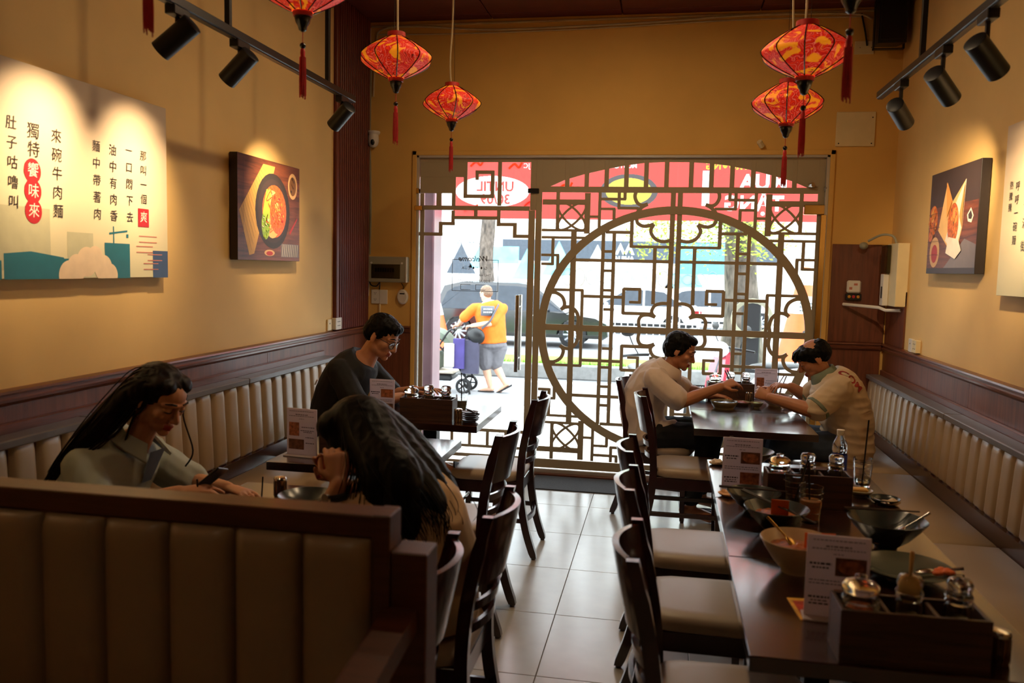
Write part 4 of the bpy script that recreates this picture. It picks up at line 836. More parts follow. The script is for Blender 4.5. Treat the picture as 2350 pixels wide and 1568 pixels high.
bowl('dark bowl with a steel spoon near the right bench', .715, 2.72, .118, .095, 'bowl_dark', .28, True, .35, fmat='broth')
bowl('large flat olive plate with a spoon of orange leftovers', .705, 2.46, .125, .035, 'plate_olive', .4, name='plate')
bowl('small tan dish with a yellow cake, beside the straw glass', .775, 3.36, .05, .022, 'soy_dish', .6, name='plate')
bowl('small dark dish with napkin near the right bench', .845, 3.27, .055, .02, 'bowl_dark', .6, name='plate')
bowl('yellow leftovers dish behind the condiment box and water bottle', .70, 3.48, .07, .035, 'plate_olive', .5, True, .9, name='plate', fmat='tan_cake')
bowl('dark bowl at the edge of the women\'s table', -1.19, 2.66, .1, .05, 'bowl_dark', .4)
bowl('noodle bowl the older man eats from', .735, 5.56, .1, .07, 'bowl_beige', .42, True, .85, fmat='broth')
bowl('small flared dish of greens between the two men', .605, 5.42, .042, .034, 'soy_dish', .45, True, .8, fmat='art_herb')
bowl('heart shaped dish of dark sauces before the man in white', .40, 5.36, .085, .042, 'soy_dish', .75, True, .8, sx=1, fmat='sauce_dark')
bowl('flat brown dish beside the toothpick holder of the two men', .515, 5.50, .06, .022, 'soy_dish', .7, True, .8, name='plate', fmat='chili')
def stacked(lb, x, y, n, r=.05):
    for k in range(n):
        t = tag(put('saucer', saucer_me), ('lowest', 'second lowest', 'middle', 'second highest', 'topmost')[k]+' '+lb, 'plate', 'stacked saucers'); t.location = (x+random.uniform(-.003, .003), y, TZ+.001+k*.011)
mb = MB(); mb.lathe([(.001, .002), (.026, .002), (.03, 0), (.032, .002), (.045, .01), (.046, .012), (.04, .009), (.001, .005)], 24); saucer_me = mb.mesh('saucer', 'box_wood')
stacked('small saucer in the stack beside the man in black', -1.02, 4.42, 5)
def tool(name, lb, cat, pts, r, mat, n=6): mb = MB(); mb.tube(pts, r, n); return tag(part(name, mb, mat, smooth=60), lb, cat)
def spoon(lb, a, b_, mat='steel'):
    """handle tip a, bowl end b"""
    a, b_ = V(a), V(b_); t = thing('spoon', lb, 'spoon', a); d = (b_-a); mb = MB(); mb.tube([V((0, 0, 0)), d*.5, d*.8], [.005, .0035, .003], 6); part('handle', mb, mat, t, 60)
    mb = MB(); q = d.normalized().to_track_quat('X', 'Z').to_matrix(); mb.ell(d*.9, (.026, .017, .006), q); part('scoop', mb, mat, t, 60); return t
spoon('golden spoon leaning out of the beige bowl', (.325, 2.50, .885), (.40, 2.45, .82), 'brass'); spoon('steel spoon in the dark bowl near the right bench', (.84, 2.73, .87), (.74, 2.72, .80)); spoon('steel spoon of orange leftovers on the olive plate', (.845, 2.43, .80), (.74, 2.45, .775)); spoon('steel spoon beside the small dark dish', (.80, 3.33, .757), (.84, 3.22, .765)); spoon('black spoon by the saucer stack of the man in black', (-.975, 4.44, .79), (-1.03, 4.42, .815), 'lacquer')
spoon('wooden spoon sticking out of the near middle shaker', (.568, 1.945, .99), (.562, 1.93, .90), 'tan_cake')
mb = MB(); [mb.ell((.79+random.uniform(-.02, .02), 2.43+random.uniform(-.015, .015), .783+random.uniform(0, .008)), (.012, .01, .007), n=8) for _ in range(14)]; tag(part('leftovers', mb, 'art_orange', smooth=60), 'orange leftovers heaped at the rim of the olive plate', 'food', kind='stuff')
def chops(lb, a, b_, gap=.012, mat='chop_dark'):
    a, b_ = V(a), V(b_); s = (b_-a).cross(V((0, 0, 1))).normalized()*gap
    for k in (0, 1): tool('chopstick', lb+(', further of the pair', ', nearer of the pair')[k], 'chopstick', [a+s*k, b_+s*k*.4], [.0032, .002], mat)['group'] = 'chopsticks left on the tables'
chops('dark chopstick laid across the bowl beside the box', (.225, 3.07, .826), (.46, 3.05, .826)); chops('dark chopstick leaning in the bowl with the orange slip', (.29, 2.87, .87), (.5, 2.7, .82)); chops('dark chopstick lying on the table near the right bench', (.68, 3.13, .756), (.88, 3.16, .756), .01); chops('dark chopstick across the dark bowl near the right bench', (.60, 2.79, .853), (.83, 2.80, .853), .01)
chops('chopstick resting on the bowl behind the far menu card', (.33, 3.86, .86), (.41, 3.76, .82))
def slip(lb, x, y, z, rz, w=.055, h=.07, tilt=.25, mat='orange_card'):
    mb = MB(); mb.bx(-w/2, w/2, -.0006, .0006, 0, h); o = part('paper_slip', mb, mat, None, 0, loc=(x, y, z), rot=(tilt, 0, rz)); return tag(o, lb, 'paper slip')
slip('orange paper slip standing in the dark bowl with leftovers', .40, 2.785, .80, -.1); slip('orange paper slip in the beige bowl, left of two', .445, 2.42, .825, -.2, .05, .05); slip('small orange paper slip in the beige bowl, right of two', .475, 2.40, .83, .1, .04, .055)
mb = MB(); mb.bx(-.05, .05, -.07, .07, 0, .0012); t = tag(part('leaflet', mb, 'leaflet_yellow', None, 0, loc=(.405, 2.16, TZ+.0005), rot=(0, 0, .1)), 'red and yellow leaflet under the near menu card', 'leaflet')
mb = MB(); mb.bx(-.04, .05, -.066, .05, .0012, .0016); part('print', mb, 'leaflet_red', t, 0)
def crumple(lb, x, y, r, mat='napkin'):
    mb = MB(); mb.ell((0, 0, r*.3), (r, r*.8, r*.35), n=16); mb.v = [tuple(V(p)*(1+.5*MN.noise(V(p)*60+V((x*7, y*3, 0))))) for p in mb.v]; mb.v = [(p[0], p[1], max(p[2], 0)) for p in mb.v]
    return tag(part('napkin', mb, mat, None, 25, loc=(x, y, TZ+.0005)), lb, 'napkin')
crumple('crumpled orange-brown napkin by the far menu card', .27, 3.215, .035); crumple('crumpled pale napkin on the small dark dish', .86, 3.25, .03, 'bill_paper'); crumple('crumpled napkin at the far left table corner of the messy row', .26, 3.74, .035, 'bill_paper'); crumple('crumpled white tissue beside the older man\'s bowl', .79, 5.42, .03, 'paper')
mb = MB(); mb.bx(-.03, .03, -.018, .018, 0, .012, .004); tag(part('sponge_cake', mb, 'tan_cake', loc=(.775, 3.36, TZ+.019)), 'yellow cake piece on the small tan dish', 'cake')
# glasses, bottle
def glass(lb, x, y, r=.036, h=.12, fill=None, fm='milk_tea', straw=None, name='drinking_glass'):
    t = thing(name, lb, 'glass', (x, y, TZ)); mb = MB(); mb.lathe([(.001, 0), (r*.78, 0), (r*.8, .006), (r*.86, h*.35), (r, h), (r*.94, h), (r*.8, h*.35), (r*.7, .012), (.001, .012)], 20)
    part('glass_body', mb, 'clear_glass', t, 50)
    mb = MB()
    for z in (.3, .5, .7, .85): mb.tube([(r*(.8+.2*z)*1.01*cos(a), r*(.8+.2*z)*1.01*sin(a), h*z) for a in [2*pi*k/20 for k in range(20)]], .0012, 4, closed=True)
    part('ring_relief', mb, 'clear_glass', t)
    if fill: mb = MB(); mb.lathe([(.001, .013), (r*.7, .013), (r*.79, h*.35), (r*(.8+.14*fill), h*fill), (.001, h*fill)], 18); part('drink', mb, fm, t, 50)
    if straw:
        tool('straw', straw[0], 'straw', [V((x, y, TZ+.015)), V((x, y, TZ+.015))+V(straw[1])], .0032, 'straw')
    return t
glass('ribbed glass of milky tea, nearest of the glasses', .525, 2.95, .04, .125, .62, straw=('black straw in the milky tea glass', (-.012, .01, .2))); glass('empty ribbed glass just behind the milky tea', .49, 3.085, .038, .13, straw=('black straw leaning out of the empty glass', (.045, 0, .19))); glass('ribbed glass with a tall black straw beside the right bench', .815, 3.50, .038, .12, .2, 'clear_glass', ('tall black straw beside the right bench', (.012, .0, .26)))
glass('pale drink behind the box of the man in black', -1.12, 4.62, .034, .12, .7, 'soy_dish', ('black straw in the pale drink of the man in black', (-.005, .0, .23))); glass('clear glass with a straw between the two men', .755, 5.68, .034, .11, None, straw=('black straw before the men\'s menu card', (.01, 0, .22)))
tool('straw', 'short black straw on the women\'s table, left', 'straw', [(-1.50, 2.50, TZ), (-1.515, 2.51, .87)], .003, 'straw'); tool('straw', 'short black straw tip on the women\'s table, beside the toothpick holder', 'straw', [(-1.40, 2.74, TZ), (-1.395, 2.74, .83)], .003, 'straw')
t = thing('water_bottle', 'clear plastic water bottle with white cap and blue label', 'bottle', (.752, 3.64, TZ)); mb = MB(); mb.lathe([(.001, 0), (.028, 0), (.031, .006), (.031, .1), (.028, .11), (.031, .12), (.03, .145), (.016, .175), (.013, .185), (.001, .185)], 22); part('bottle_body', mb, 'clear_glass', t, 50)
mb = MB(); mb.lathe([(.0316, .03), (.0318, .032), (.0318, .1), (.0316, .102)], 22, cap=False); part('label_band', mb, 'blue_label', t); mb = MB(); mb.lathe([(.015, .184), (.0155, .19), (.0155, .205), (.001, .207)], 18); part('cap', mb, 'white_plastic', t)
# little numbered rack and jar on the men's table
t = thing('number_rack', 'small black rack standing on the men\'s table by the white shirt', 'rack', (.27, 5.80, TZ)); mb = MB(); [mb.bx(-.025+.016*k, -.021+.016*k, -.004, .004, .02, .075) for k in range(4)]; mb.bx(-.03, .03, -.004, .004, .07, .078); mb.bx(-.03, .03, -.004, .004, .018, .026); mb.bx(-.035, .035, -.02, .02, 0, .008); mb.bx(-.004, .004, -.004, .004, .008, .02); part('frame', mb, 'black_plastic', t)
# ================================================================== THE STREET OUTSIDE
RZ = -.45; PZ = -.3
M('paving', C(206, 202, 196), .7, var=.06, vs=3); M('paving_joint', C(150, 146, 140), .9); M('asphalt', C(128, 128, 130), .85, var=.08, vs=20, bmp=.3, bs_=200); M('kerb', C(120, 120, 118), .85, var=.15, vs=12); M('white_line', C(235, 235, 232), .7)
M('grass', C(120, 168, 50), .9, var=.4, vs=30, bmp=.8, bs_=120); M('bark', C(92, 82, 74), .95, var=.65, vs=9, bmp=1, bs_=30, stretch=(1, 1, .45)); M('leaf', C(150, 170, 50), .6, var=.35, vs=5); M('far_white', C(232, 232, 230), .8); M('far_grey', C(70, 78, 88), .7); M('far_cyan', C(128, 200, 220), .7, var=.3, vs=1.2); M('far_tan', C(226, 202, 170), .7); M('graffiti', C(120, 126, 132), .7); M('far_blue', C(90, 176, 210), .7)
mb = MB(); mb.bx(-25, 25, D+.2, 11.2, PZ-.3, PZ-.01); pv = struct('pavement', mb, 'paving_joint', smooth=0)
mb = MB(); mb.bx(0, .592, 0, .592, -.012, 0, .002); pme = mb.mesh('paving_slab', 'paving')
for i in range(-5, 5):
    for j in range(7): put('paving_slab', pme, pv, (i*.6, 6.75+j*.6, PZ))
mb = MB(); mb.bx(-25, -3.0, D+.2, 11.0, PZ-.012, PZ); mb.bx(3.0, 25, D+.2, 11.0, PZ-.012, PZ); part('outer_paving', mb, 'paving', pv, 0)
mb = MB(); mb.bx(GX0-.2, GX1+.2, D+.2, 6.75, PZ, -.02); part('step', mb, 'paving', pv, 0); mb = MB(); mb.bx(-25, 25, 11.0, 11.2, PZ-.2, PZ+.005, .01); part('kerb_stone', mb, 'white_line', pv)
mb = MB(); mb.bx(-45, 45, 11.2, 70, RZ-.3, RZ); rd = struct('road', mb, 'asphalt', smooth=0)
mb = MB(); mb.bx(-40, 40, 14.75, 14.95, RZ, RZ+.004); part('lane_line', mb, 'white_line', rd, 0); mb = MB(); mb.bx(-40, 40, 18.2, 19.3, RZ, RZ+.004); part('lane_line', mb, 'white_line', rd, 0)
mb = MB(); mb.bx(-40, 40, 15.3, 15.5, RZ, RZ+.27, .02); isl = struct('traffic_island', mb, 'kerb'); mb = MB(); mb.bx(-40, 40, 15.5, 17.3, RZ, RZ+.22); part('soil', mb, 'grass', isl, 0)
mb = MB()
for k in range(2600):
    x = random.uniform(-6, 5); y = random.uniform(15.5, 15.75)
    if 1.2 < x < 1.9: continue
    h = random.uniform(.05, .13); a = random.random()*pi; d = .012
    mb.add([(x-d*cos(a), y-d*sin(a), RZ+.215), (x+d*cos(a), y+d*sin(a), RZ+.215), (x+random.uniform(-.03, .03), y, RZ+.22+h)], [(0, 1, 2)])
tag(part('grass', mb, 'grass', None, 0), 'bright green grass along the traffic island kerb', 'grass', kind='stuff')
# trees on the island
def tree(lb, x, y, r, h, leaves, cx, lean=0.0):
    t = thing('street_tree', lb, 'tree', (x, y, RZ+.2)); mb = MB(); rings = []
    for k in range(15):
        z = h*k/14; q = r*(1+.5*math.exp(-z*2.2))*(1-.3*z/h); c = V((lean*z+.04*sin(z*2), .03*sin(z*1.3), z))
        rings.append([c+V((cos(a)*q*(1+.09*MN.noise(V((cos(a)*2, sin(a)*2, z*.8)))), sin(a)*q*(1+.09*MN.noise(V((sin(a)*2, cos(a)*2, z*.8)))), 0)) for a in [2*pi*j/18 for j in range(18)]])
    mb.loft(rings); part('trunk', mb, 'bark', t, 80)
    for k in range(4):
        a = k*1.7+.4; mb = MB(); mb.tube(smooth_path([(lean*h*.9, 0, h*.85), (lean*h+cos(a)*1, sin(a), h*1.05), (lean*h+cos(a)*2.2, sin(a)*2, h*1.2)]), [r*.35*(1-i/14) for i in range(13)], 7); part('branch', mb, 'bark', t, 80)
    mb = MB()
    for k in range(leaves):
        g_ = k % 24; c = V((cx[0]+1.1*sin(g_*2.3), cx[1]+.8*cos(g_*1.7), cx[2]+.55*sin(g_*4.1))); p = c+V((random.gauss(0, .3), random.gauss(0, .3), random.gauss(0, .22)))
        u = V((random.gauss(0, 1), random.gauss(0, 1), random.gauss(0, .5))).normalized()*.045; w = u.orthogonal().normalized()*.022
        mb.add([p-u, p+w, p+u, p-w], [(0, 1, 2, 3)])
    tag(part('foliage', mb, 'leaf', t, 0), kind='stuff'); return t
tree('mottled tree trunk across the road seen through the glass door', -6.75, 31.5, .31, 7.5, 700, (0, 0, 7.5), .005); tree('thick mottled tree trunk on the island seen through the moon gate', 1.46, 16.3, .34, 5.0, 3600, (-.75, -.3, 2.95), -.012)
# utility post with looped cables before the thick tree
t = thing('utility_post', 'black utility post with looped grey cables before the thick tree', 'utility post', (1.56, 15.5, RZ+.2)); mb = MB(); mb.bx(-.16, .16, -.12, .12, 0, 1.36, .02); part('cabinet', mb, 'black_plastic', t)
for k in range(5): mb = MB(); mb.tube([(.3*cos(a)*(1+.05*k), -.14-.01*k, 1.05+.28*sin(a)*(1+.06*k)) for a in [2*pi*j/20 for j in range(20)]], .009, 5, closed=True); part('cable_loop', mb, 'grey_plastic', t)
# traffic: cars side-on
M('car_black', C(26, 27, 32), .2, .3, coat=1); M('car_white', C(232, 234, 236), .25, coat=.6); M('car_glass', C(52, 57, 64), .08, .6); M('tyre', C(22, 22, 23), .8); M('alloy', C(196, 198, 202), .3, .7); M('tail_red', C(130, 14, 24), .2); M('head_light', C(220, 226, 232), .1, .3)
def car(lb, x, y, L, hgt, paint, suv, rev=False):
    t = thing('car', lb, 'car', (x, y, RZ), pi if rev else 0); w = 1.82
    low = .24; b_ = .56*hgt if suv else .6*hgt
    body = [(-.5*L, low+.12), (-.5*L, b_*.95), (-.47*L, b_+.02), (.2*L, b_), (.43*L, b_*.86), (.49*L, b_*.7), (.5*L, low+.1), (.47*L, low), (-.47*L, low)]
    # wheel arches cut into the sill line
    wx = (-.31*L, .31*L); wr = .36 if suv else .31
    low_line = []
    for c in (wx[1], wx[0]):
        for k in range(9): a = pi*k/8; low_line.append((c+(wr+.05)*cos(a), max(low, wr-.02+(wr+.05)*sin(a))))
    out = body[:7]+[(.47*L, low)]+low_line+[(-.47*L, low)]
    mb = MB(); rings = []
    for s, q in ((-1, .9), (-.94, 1), (.94, 1), (1, .9)): rings.append([V((px*(1 if abs(s) < .95 else .99), s*w/2, pz if abs(s) < .95 else (pz-.0))) for px, pz in out])
    mb.loft(rings); part('body', mb, paint, t)
    roof = [(-.45*L, b_-.02), (-.40*L, hgt*.93), (-.3*L, hgt), (.0*L, hgt), (.1*L, hgt*.96), (.27*L, b_-.02)] if suv else [(-.4*L, b_-.02), (-.26*L, hgt*.95), (-.12*L, hgt), (.04*L, hgt*.98), (.24*L, b_-.02)]
    mb = MB(); mb.loft([[V((px, s*w/2*(.98 if pz < b_ else .8), pz)) for px, pz in roof] for s in (-1, 1)]); part('cabin', mb, paint, t)
    for s in (-1, 1):
        ins = [(px*.93-.0*L, (pz-b_)*.86+b_+.02) for px, pz in roof]
        cut = [(-.06*L, .02*L)]; xs = [p[0] for p in ins]; xm = (min(xs)+max(xs))/2-.02*L
        for a0, a1 in ((min(xs), xm-.03), (xm+.03, max(xs))):
            N = 8; top = []
            for k in range(N+1):
                xx = a0+(a1-a0)*k/N
                zz = ins[0][1]
                for (p, q) in zip(ins[:-1], ins[1:]):
                    if p[0] <= xx <= q[0]: zz = p[1]+(q[1]-p[1])*(xx-p[0])/max(1e-6, q[0]-p[0])
                top.append((xx, zz))
            poly = [(a0, b_+.02), (a1, b_+.02)]+top[::-1]
            def yy(z): return s*(w/2*(.98-.18*(z-b_)/(hgt-b_))+.006)
            mb = MB(); mb.add([(px, yy(pz), pz) for px, pz in poly], [tuple(range(len(poly)))]); part('window', mb, 'car_glass', t, 0)
        for c in wx:
            mb = MB(); mb.tube([(c, s*(w/2-.2), wr), (c, s*(w/2-.02), wr), (c, s*(w/2), wr)], [wr, wr, wr*.9], 28); wl = part('wheel', mb, 'tyre', t)
            mb = MB(); mb.tube([(c, s*(w/2+.0), wr), (c, s*(w/2+.012), wr)], [wr*.7, wr*.66], 24); part('rim', mb, 'car_glass', wl)
            for k in range(10): a = 2*pi*k/10; mb = MB(); mb.tube([(c, s*(w/2+.02), wr), (c+cos(a)*wr*.66, s*(w/2+.016), wr+sin(a)*wr*.66)], [.035, .022], 5); part('spoke', mb, 'alloy', wl)
        mb = MB(); mb.bx(.4*L, .49*L, s*w/2*.8-.1, s*w/2*.8+.175*1, b_*.66, b_*.78, .02); part('headlight', mb, 'head_light', t)
        mb = MB(); mb.bx(-.502*L, -.42*L, s*w/2-.12, s*w/2+.008, b_*.72, b_*.93, .03); part('tail_light', mb, 'tail_red', t)
        mb = MB(); mb.ell((.17*L, s*(w/2+.09), b_+.06), (.07, .1, .06)); part('mirror', mb, paint, t); mb = MB(); mb.bx(-.47*L, .46*L, s*w/2-.004, s*w/2+.012, low+.03, low+.12, .01); part('sill', mb, 'black_plastic', t)
        for hx in (-.12*L, .1*L): mb = MB(); mb.bx(hx-.1, hx+.1, s*w/2-.004, s*w/2+.025, b_-.12, b_-.085, .008); part('door_handle', mb, 'alloy', t)
    return t
car('black sport utility car passing behind the man in orange', -3.8, 22.3, 4.9, 1.66, 'car_black', True); car('white saloon car with dark windows beyond the moon gate, left', -1.05, 28, 4.5, 1.5, 'car_white', False, True); car('white hatchback car beyond the moon gate, beside the thick tree', 2.0, 30.5, 4.1, 1.48, 'car_white', True)
# railing on the far side of the road
t = thing('road_railing', 'white painted road railing in front of the white cars', 'railing', (1.5, 25.2, RZ))
for z in (.35, .5, .92): mb = MB(); mb.bx(-3.2, 4.5, -.02, .02, z-.02, z+.02); part('rail', mb, 'far_white', t)
mb = MB(); mb.bx(-.013, .013, -.013, .013, .0, .92); bm_ = mb.mesh('baluster', 'far_white')
for k in range(40): put('baluster', bm_, t, (-3.1+k*.19, 0, 0))
# mural wall far across
mb = MB(); mb.bx(-26, 26, 39, 39.3, RZ, 3.9); mw = struct('wall_street', mb, 'far_white', smooth=0)
def flat(mat, poly, e): mb = MB(); mb.add([(x, 39-e, z) for x, z in poly], [tuple(range(len(poly)))]); part('mural_patch', mb, mat, mw, 0)
flat('far_grey', rect(-7.6, 5, 1.95, 2.95), .01)
for x, z, s, mt in [(-9.6, 2.0, .9, 'far_grey'), (-4.9, 2.1, 1.0, 'far_cyan'), (-6.4, 1.8, .9, 'far_cyan'), (-4.0, 1.4, .9, 'far_tan'), (-.2, 1.3, 1.0, 'far_tan'), (.9, 1.7, 1.1, 'far_cyan'), (-8.6, 2.2, .8, 'far_cyan'), (-3.1, 2.2, .7, 'far_white')]: flat(mt, [(x-s*.8, z-s*.8), (x+s*.8, z-s*.8), (x, z+s*.8)], .02)
flat('far_blue', rect(.6, 3.2, 1.5, 2.9), .03); flat('far_tan', rect(-8.4, -5.5, 3.0, 3.7), .015); flat('far_cyan', rect(-8.6, -6.8, 1.8, 2.6), .03)
lettering('WORKSPACE', .32, 'far_grey', frame((-8.9, 38.95, 2.75), (1, 0, 0), (0, 0, 1)), mw); lettering('ALPHA', .3, 'far_white', frame((-1.87, 38.95, 2.12), (1, 0, 0), (0, 0, 1)), mw, bold=.01)
for dx in (-.18, .22): flat('far_white', [(-1.87+dx-.25, 2.32), (-1.87+dx-.12, 2.32), (-1.87+dx, 2.6), (-1.87+dx+.12, 2.32), (-1.87+dx+.25, 2.32), (-1.87+dx, 2.85)], .03)
for k in range(14):
    x = -5+k*.55; mb = MB(); mb.tube([(x+.24*cos(a), 38.95, 1.25+.32*sin(a)*(1+.3*sin(k))) for a in [2*pi*j/14 for j in range(14)]], .02, 4, closed=True); part('graffiti_curl', mb, 'graffiti', mw)
# house front above the mural wall
mb = MB(); mb.bx(-30, 30, 46, 46.5, RZ, 12); bl = tag(part('street_building', mb, 'far_white', smooth=0), 'pale overexposed building front across the street', 'building')
for k in range(12):
    mb = MB(); mb.bx(-11+k*1.8, -10+k*1.8, 45.9, 46, 3.6, 4.8); part('window', mb, 'far_grey' if k % 3 == 0 else 'far_cyan', bl, 0)
# orange cones across the near lane
M('cone_orange', C(238, 92, 36), .5, var=.06)
def cone(lb, x, y, h, r):
    t = thing('traffic_cone', lb, 'traffic cone', (x, y, RZ)); mb = MB(); mb.lathe([(r*1.25, 0), (r*1.25, .05), (r, .07), (r*.2, h), (r*.12, h+.02), (.001, h+.02)], 28); part('body', mb, 'cone_orange', t)
    a = .52; z0, z1 = .07+(h-.07)*a, .07+(h-.07)*(a+.18); q = lambda z: r-(r*.8)*(z-.07)/(h-.07)+.006
    mb = MB(); mb.lathe([(q(z0), z0), (q(z1), z1)], 28, cap=False); part('label_band', mb, 'far_white', t); zt0 = .07+(h-.07)*.82
    mb = MB(); mb.lathe([(q(zt0), zt0), (q(h*.99), h*.99)], 28, cap=False); part('tip_band', mb, 'far_white', t)
    for k in range(3): mb = MB(); zz = z0+.06+k*.08; [mb.bx(-.13+.05*j, -.095+.05*j, -q(zz)-.01, -q(zz)+.03, zz, zz+.03) for j in range(6)]; part('label_print', mb, 'far_grey', t, 0)
    return t
cone('tall orange cone with a white label, left of the man in orange', -5.55, 19.6, 1.62, .5); cone('tall orange cone partly hidden by the right half of the moon gate', 3.1, 19.6, 2.2, .55)
# banner over the pavement, seen from behind
TRANSLU('banner_red', C(226, 72, 66), .75); TRANSLU('banner_white', C(246, 240, 240), .75); TRANSLU('banner_yellow', C(240, 190, 60), .75); TRANSLU('banner_pan', C(90, 84, 84), .6); TRANSLU('banner_food', C(190, 170, 80), .6); TRANSLU('banner_orange', C(240, 130, 70), .7)
t = thing('street_banner', 'red sale banner hanging outside above the shop front, seen from behind', 'banner', (-.2, 7.4, 2.3))
def bfr(x, z, y=0): return frame((x+.2, y, z-2.3), (-1, 0, 0), (0, 0, 1))
NX, NZ, BX0, BX1, BZ0, BZ1 = 900, 156, -1.70, 1.6, -.262, .31; MSK = np.zeros((NX, NZ), np.int32); sx_, sz_ = (BX1-BX0)/NX, (BZ1-BZ0)/NZ
def paint_tri(p, idx):
    i0, i1 = max(0, int((min(q[0] for q in p)-BX0)/sx_)), min(NX-1, int((max(q[0] for q in p)-BX0)/sx_)+1); k0, k1 = max(0, int((min(q[1] for q in p)-BZ0)/sz_)), min(NZ-1, int((max(q[1] for q in p)-BZ0)/sz_)+1)
    if i1 < i0 or k1 < k0: return
    X_, Z_ = np.meshgrid(BX0+(np.arange(i0, i1+1)+.5)*sx_, BZ0+(np.arange(k0, k1+1)+.5)*sz_, indexing='ij')
    e = [(p[(j+1) % 3][0]-p[j][0])*(Z_-p[j][1])-(p[(j+1) % 3][1]-p[j][1])*(X_-p[j][0]) for j in range(3)]
    ins = ((e[0] >= 0) & (e[1] >= 0) & (e[2] >= 0)) | ((e[0] <= 0) & (e[1] <= 0) & (e[2] <= 0)); MSK[i0:i1+1, k0:k1+1][ins] = idx
def paint_text(s_, x, z, size, idx, **k):
    me = text_mesh(s_, size, 'banner_white', **k); me.transform(bfr(x, z)); me.calc_loop_triangles(); co = [v.co for v in me.vertices]
    for lt_ in me.loop_triangles: paint_tri([(co[i].x, co[i].z) for i in lt_.vertices], idx)
    bpy.data.meshes.remove(me)
def paint_oval(cx, cz, rx, rz, idx):
    X_, Z_ = np.meshgrid(BX0+(np.arange(NX)+.5)*sx_, BZ0+(np.arange(NZ)+.5)*sz_, indexing='ij'); MSK[((X_-cx-.2)/rx)**2+((Z_-cz+2.3)/rz)**2 < 1] = idx
paint_oval(-1.546, 2.277, .335, .138, 1); paint_oval(-.334, 2.285, .25, .15, 3); paint_oval(-.334, 2.285, .2, .115, 4)
for q in [('MUA', .795, 2.365, .175, 1, dict(bold=.006, spacing=1.05)), ('TẶNG', .72, 2.185, .175, 1, dict(bold=.006)), ('1', .32, 2.3, .4, 1, dict(bold=.012)), ('KHAI TRƯƠNG', .60, 2.503, .085, 2, dict(bold=.002)), ('MUSTCC THE', -.45, 2.503, .06, 1, dict(bold=.001)), ('JC', -1.24, 2.503, .06, 1, {}), ('UNTIL', -1.52, 2.318, .12, 0, dict(bold=.003)), ('30/09', -1.52, 2.205, .12, 0, dict(bold=.003))]: paint_text(*q[:5], **q[5])
xs = BX0+np.arange(NX+1)*sx_; zs = BZ0+np.arange(NZ+1)*sz_; X_, Z_ = np.meshgrid(xs, zs, indexing='ij'); Y_ = .014*np.sin(X_*8.5)*(.31-Z_)*2
me = bpy.data.meshes.new('cloth'); n1 = NZ+1; ii, kk = np.meshgrid(np.arange(NX), np.arange(NZ), indexing='ij'); q0 = (ii*n1+kk).ravel(); quads = np.stack([q0, q0+n1, q0+n1+1, q0+1], 1)
me.vertices.add(X_.size); me.vertices.foreach_set('co', np.stack([X_, Y_, Z_], -1).ravel()); me.loops.add(quads.size); me.loops.foreach_set('vertex_index', quads.ravel()); me.polygons.add(len(quads)); me.polygons.foreach_set('loop_start', np.arange(len(quads))*4)
for k in ('banner_red', 'banner_white', 'banner_yellow', 'banner_pan', 'banner_food'): me.materials.append(MATS[k])
me.polygons.foreach_set('material_index', MSK.ravel()); me.update(); me.validate(); put('cloth', me, t)
mb = MB(); mb.tube([(-1.75, 0, .31), (1.65, 0, .31)], .018, 8); part('hanging_pole', mb, 'alu', t)
for x in (-1.6, .2, 1.5): mb = MB(); mb.tube([(x, 0, .31), (x, -.872, .45)], .014, 6); part('support_arm', mb, 'alu', t)
for k, (x, z) in enumerate([(-1.55, .2), (-1.2, .18), (-1.05, -.15), (-.75, .0), (-1.6, -.2)]): mb = MB(); mb.tube(smooth_path([(x, 0, z), (x+.05, 0, z+.04), (x+.09, 0, z+.01), (x+.12, 0, z+.06)]), .01, 5); part('swirl_print', mb, 'banner_orange', t)
# outside: pinkish facade column left of the door
mb = MB(); mb.bx(-2.02, -1.885, 6.7, 6.95, PZ, 3.2, .01); struct('facade_column', mb, 'facade_pink')
mb = MB(); mb.bx(1.2, 1.4, 6.7, 6.95, PZ, 3.2, .01); struct('facade_column', mb, 'facade_pink')
